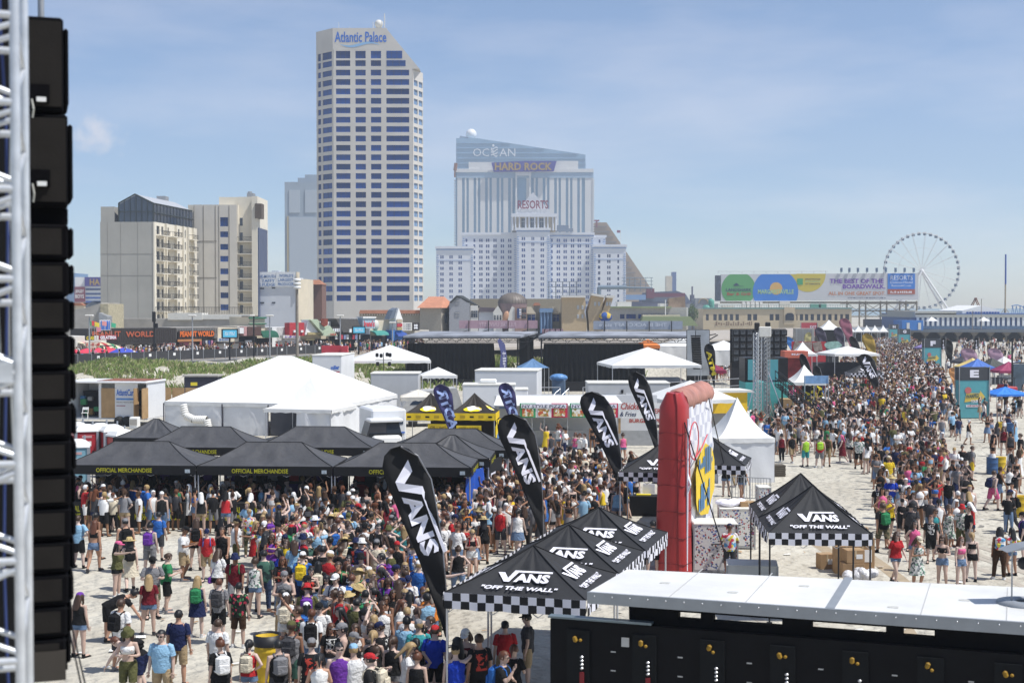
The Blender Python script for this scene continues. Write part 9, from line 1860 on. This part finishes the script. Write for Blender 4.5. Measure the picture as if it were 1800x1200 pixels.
def w2p(x,y,z=0.):
 c,s = math.cos(PITCH),math.sin(PITCH); dy,dz = y,z - HC; d = dy * c - dz * s; return 900 + F * x / d,600 - F * (dy * s + dz * c) / d
NEARP = [(o.location.x,o.location.y) for o in COL.objects if o.get('category') == 'person']
cand = [p for p in scatter(REG,.42,21) if all(math.hypot(p[0] - a,p[1] - b) > .5 for a,b in NEARP)]
cand.sort(key=lambda p: p[1]); MAXP = 300
REST = cand[max(0,MAXP - NH):]
for x,y,fc in cand[:max(0,MAXP - NH)]:
 px,py = w2p(x,y); person(px,py,fc,rnd.choice('sswvphxsuoqkckp'),*rand_attrs())
# the far crowd that reads as one mass: low detail figures merged into one mesh
def low(pose,sex,top,bot,head,ratio=.4):
 J = skel(pose,sex); vs_,fs,sl = [],[],[]
 def take(me,slot,mw=None,r=ratio):
  o = bpy.data.objects.new('t',me); d_ = o.modifiers.new('d','DECIMATE'); d_.ratio = r; m2 = bake(o); b_ = len(vs_)
  for v in m2.vertices: vs_.append(tuple((mw @ v.co) if mw else v.co))
  for p in m2.polygons: fs.append(tuple(i + b_ for i in p.vertices)); sl.append(slot)
  bpy.data.meshes.remove(m2)
 take(body(pose,sex),0,None,.14); take(garment(top,pose,sex),1);
 if top != 'dress': take(garment(bot,pose,sex),2)
 take(headgear(head),3,J['head'],.35); take(garment('shoes',pose,sex),4,None,.15)
 return np.array(vs_),fs,np.array(sl)
LOWS = [low(*a) for a in (('s','M','tee','shorts','short'),('w','M','tank','shorts','cap'),('p','F','tank','short','long'),('s','F','crop','short','bun'),('h','F','tee','short','tail'),('x','M','tee','pants','backcap'),('u','F','dress','none','long'),('v','M','tank','shorts','short'),('k','F','tank','short','tail'),('c','M','tee','shorts','cap'),('q','F','crop','skirt','long'),('o','M','tee','shorts','short'),('s','F','tank','short','long'))]
def mass(name,label,pts,z0=0.,seed=1):
 g = random.Random(seed); VV,FF,CC,off = [],[],[],0; tops = [CLR[c] for c in ('black',) * 13 + ('white',) * 13 + ('charcoal',) * 3 + ('grey','grey','grey','red','red','blue','blue','light blue','yellow','maroon','navy','navy','light blue','pink','green','olive','cream')]; bots = [CLR[c] for c in ('black','black','denim','denim','khaki','grey','navy','white')]; hrs = [CLR[c] for c in ('black','brown','brown','brown','blond','auburn','black','black','black','white')]; sk = [(.46,.33,.27),(.54,.40,.34),(.40,.22,.14),(.26,.14,.08)]
 for x,y,fc in pts:
  V,fs,sl = LOWS[g.randrange(len(LOWS))]; a = {'f': 0,'b': math.pi,'l': -math.pi / 2,'r': math.pi / 2}[fc] + g.uniform(-.6,.6); s_ = g.uniform(.90,1.04); c,s = math.cos(a) * s_,math.sin(a) * s_
  VV.append(np.stack([V[:,0] * c - V[:,1] * s + x,V[:,0] * s + V[:,1] * c + y,V[:,2] * s_ + z0],1)); FF += [tuple(i + off for i in f) for f in fs]; off += len(V)
  pal = np.array([g.choice(sk),g.choice(tops),g.choice(bots),g.choice(hrs),(.03,.03,.03)]); CC.append(pal[sl])
 me = bpy.data.meshes.new(name); me.from_pydata(np.concatenate(VV).tolist(),[],FF); ca = me.attributes.new('tint','FLOAT_COLOR','FACE'); C_ = np.concatenate(CC); ca.data.foreach_set('color',np.concatenate([C_,np.ones((len(C_),1))],1).astype(np.float32).ravel())
 m = M('crowd_colours',(.3,.3,.3),.8,var=0,spec=.2)
 if not m.get('done'): at = m.node_tree.nodes.new('ShaderNodeAttribute'); at.attribute_name = 'tint'; m.node_tree.links.new(at.outputs['Color'],m.node_tree.nodes['Principled BSDF'].inputs['Base Color']); m['done'] = 1
 me.materials.append(m); me.polygons.foreach_set('use_smooth',[True] * len(me.polygons)); tag(link(name,me),label,'crowd',kind='stuff')
mass('crowd','dense far crowd filling the street between the lettered pillars and stages',REST + scatter(FAR,.44,5),0.,3)
g = random.Random(8); bwp = []
for _ in range(230):
 px = g.uniform(125,745); t = g.random() ** 1.5; y0 = lineY(px,SA,SB); y1 = lineY(min(px,580),EA,EB) if px < 580 else y0 - 14; y = y0 - .6 - t * (y0 - y1 - 2); bwp.append(((px - 900) / F * y,y,g.choice('lrfb')))
mass('crowd','strollers in a loose crowd along the boardwalk shops',bwp,BW,4)
# ============================================================ AIR
mb = MB(); mb.b2((-700,-40,-1.2),(900,1420,170)); hz = MB.build(mb,'haze',M('haze_air',var=0)); hz['kind'] = 'stuff'; hz['label'] = 'pale sea haze in the air over the beach and city'
hm = MATS['haze_air']; nt = hm.node_tree; nt.nodes.clear(); mo = nt.nodes.new('ShaderNodeOutputMaterial'); pv_ = nt.nodes.new('ShaderNodeVolumePrincipled'); pv_.inputs['Color'].default_value = (.86,.93,1,1); pv_.inputs['Density'].default_value = .0004; pv_.inputs['Anisotropy'].default_value = .2; nt.links.new(pv_.outputs['Volume'],mo.inputs['Volume'])
bpy.data.scenes.remove(TMP)
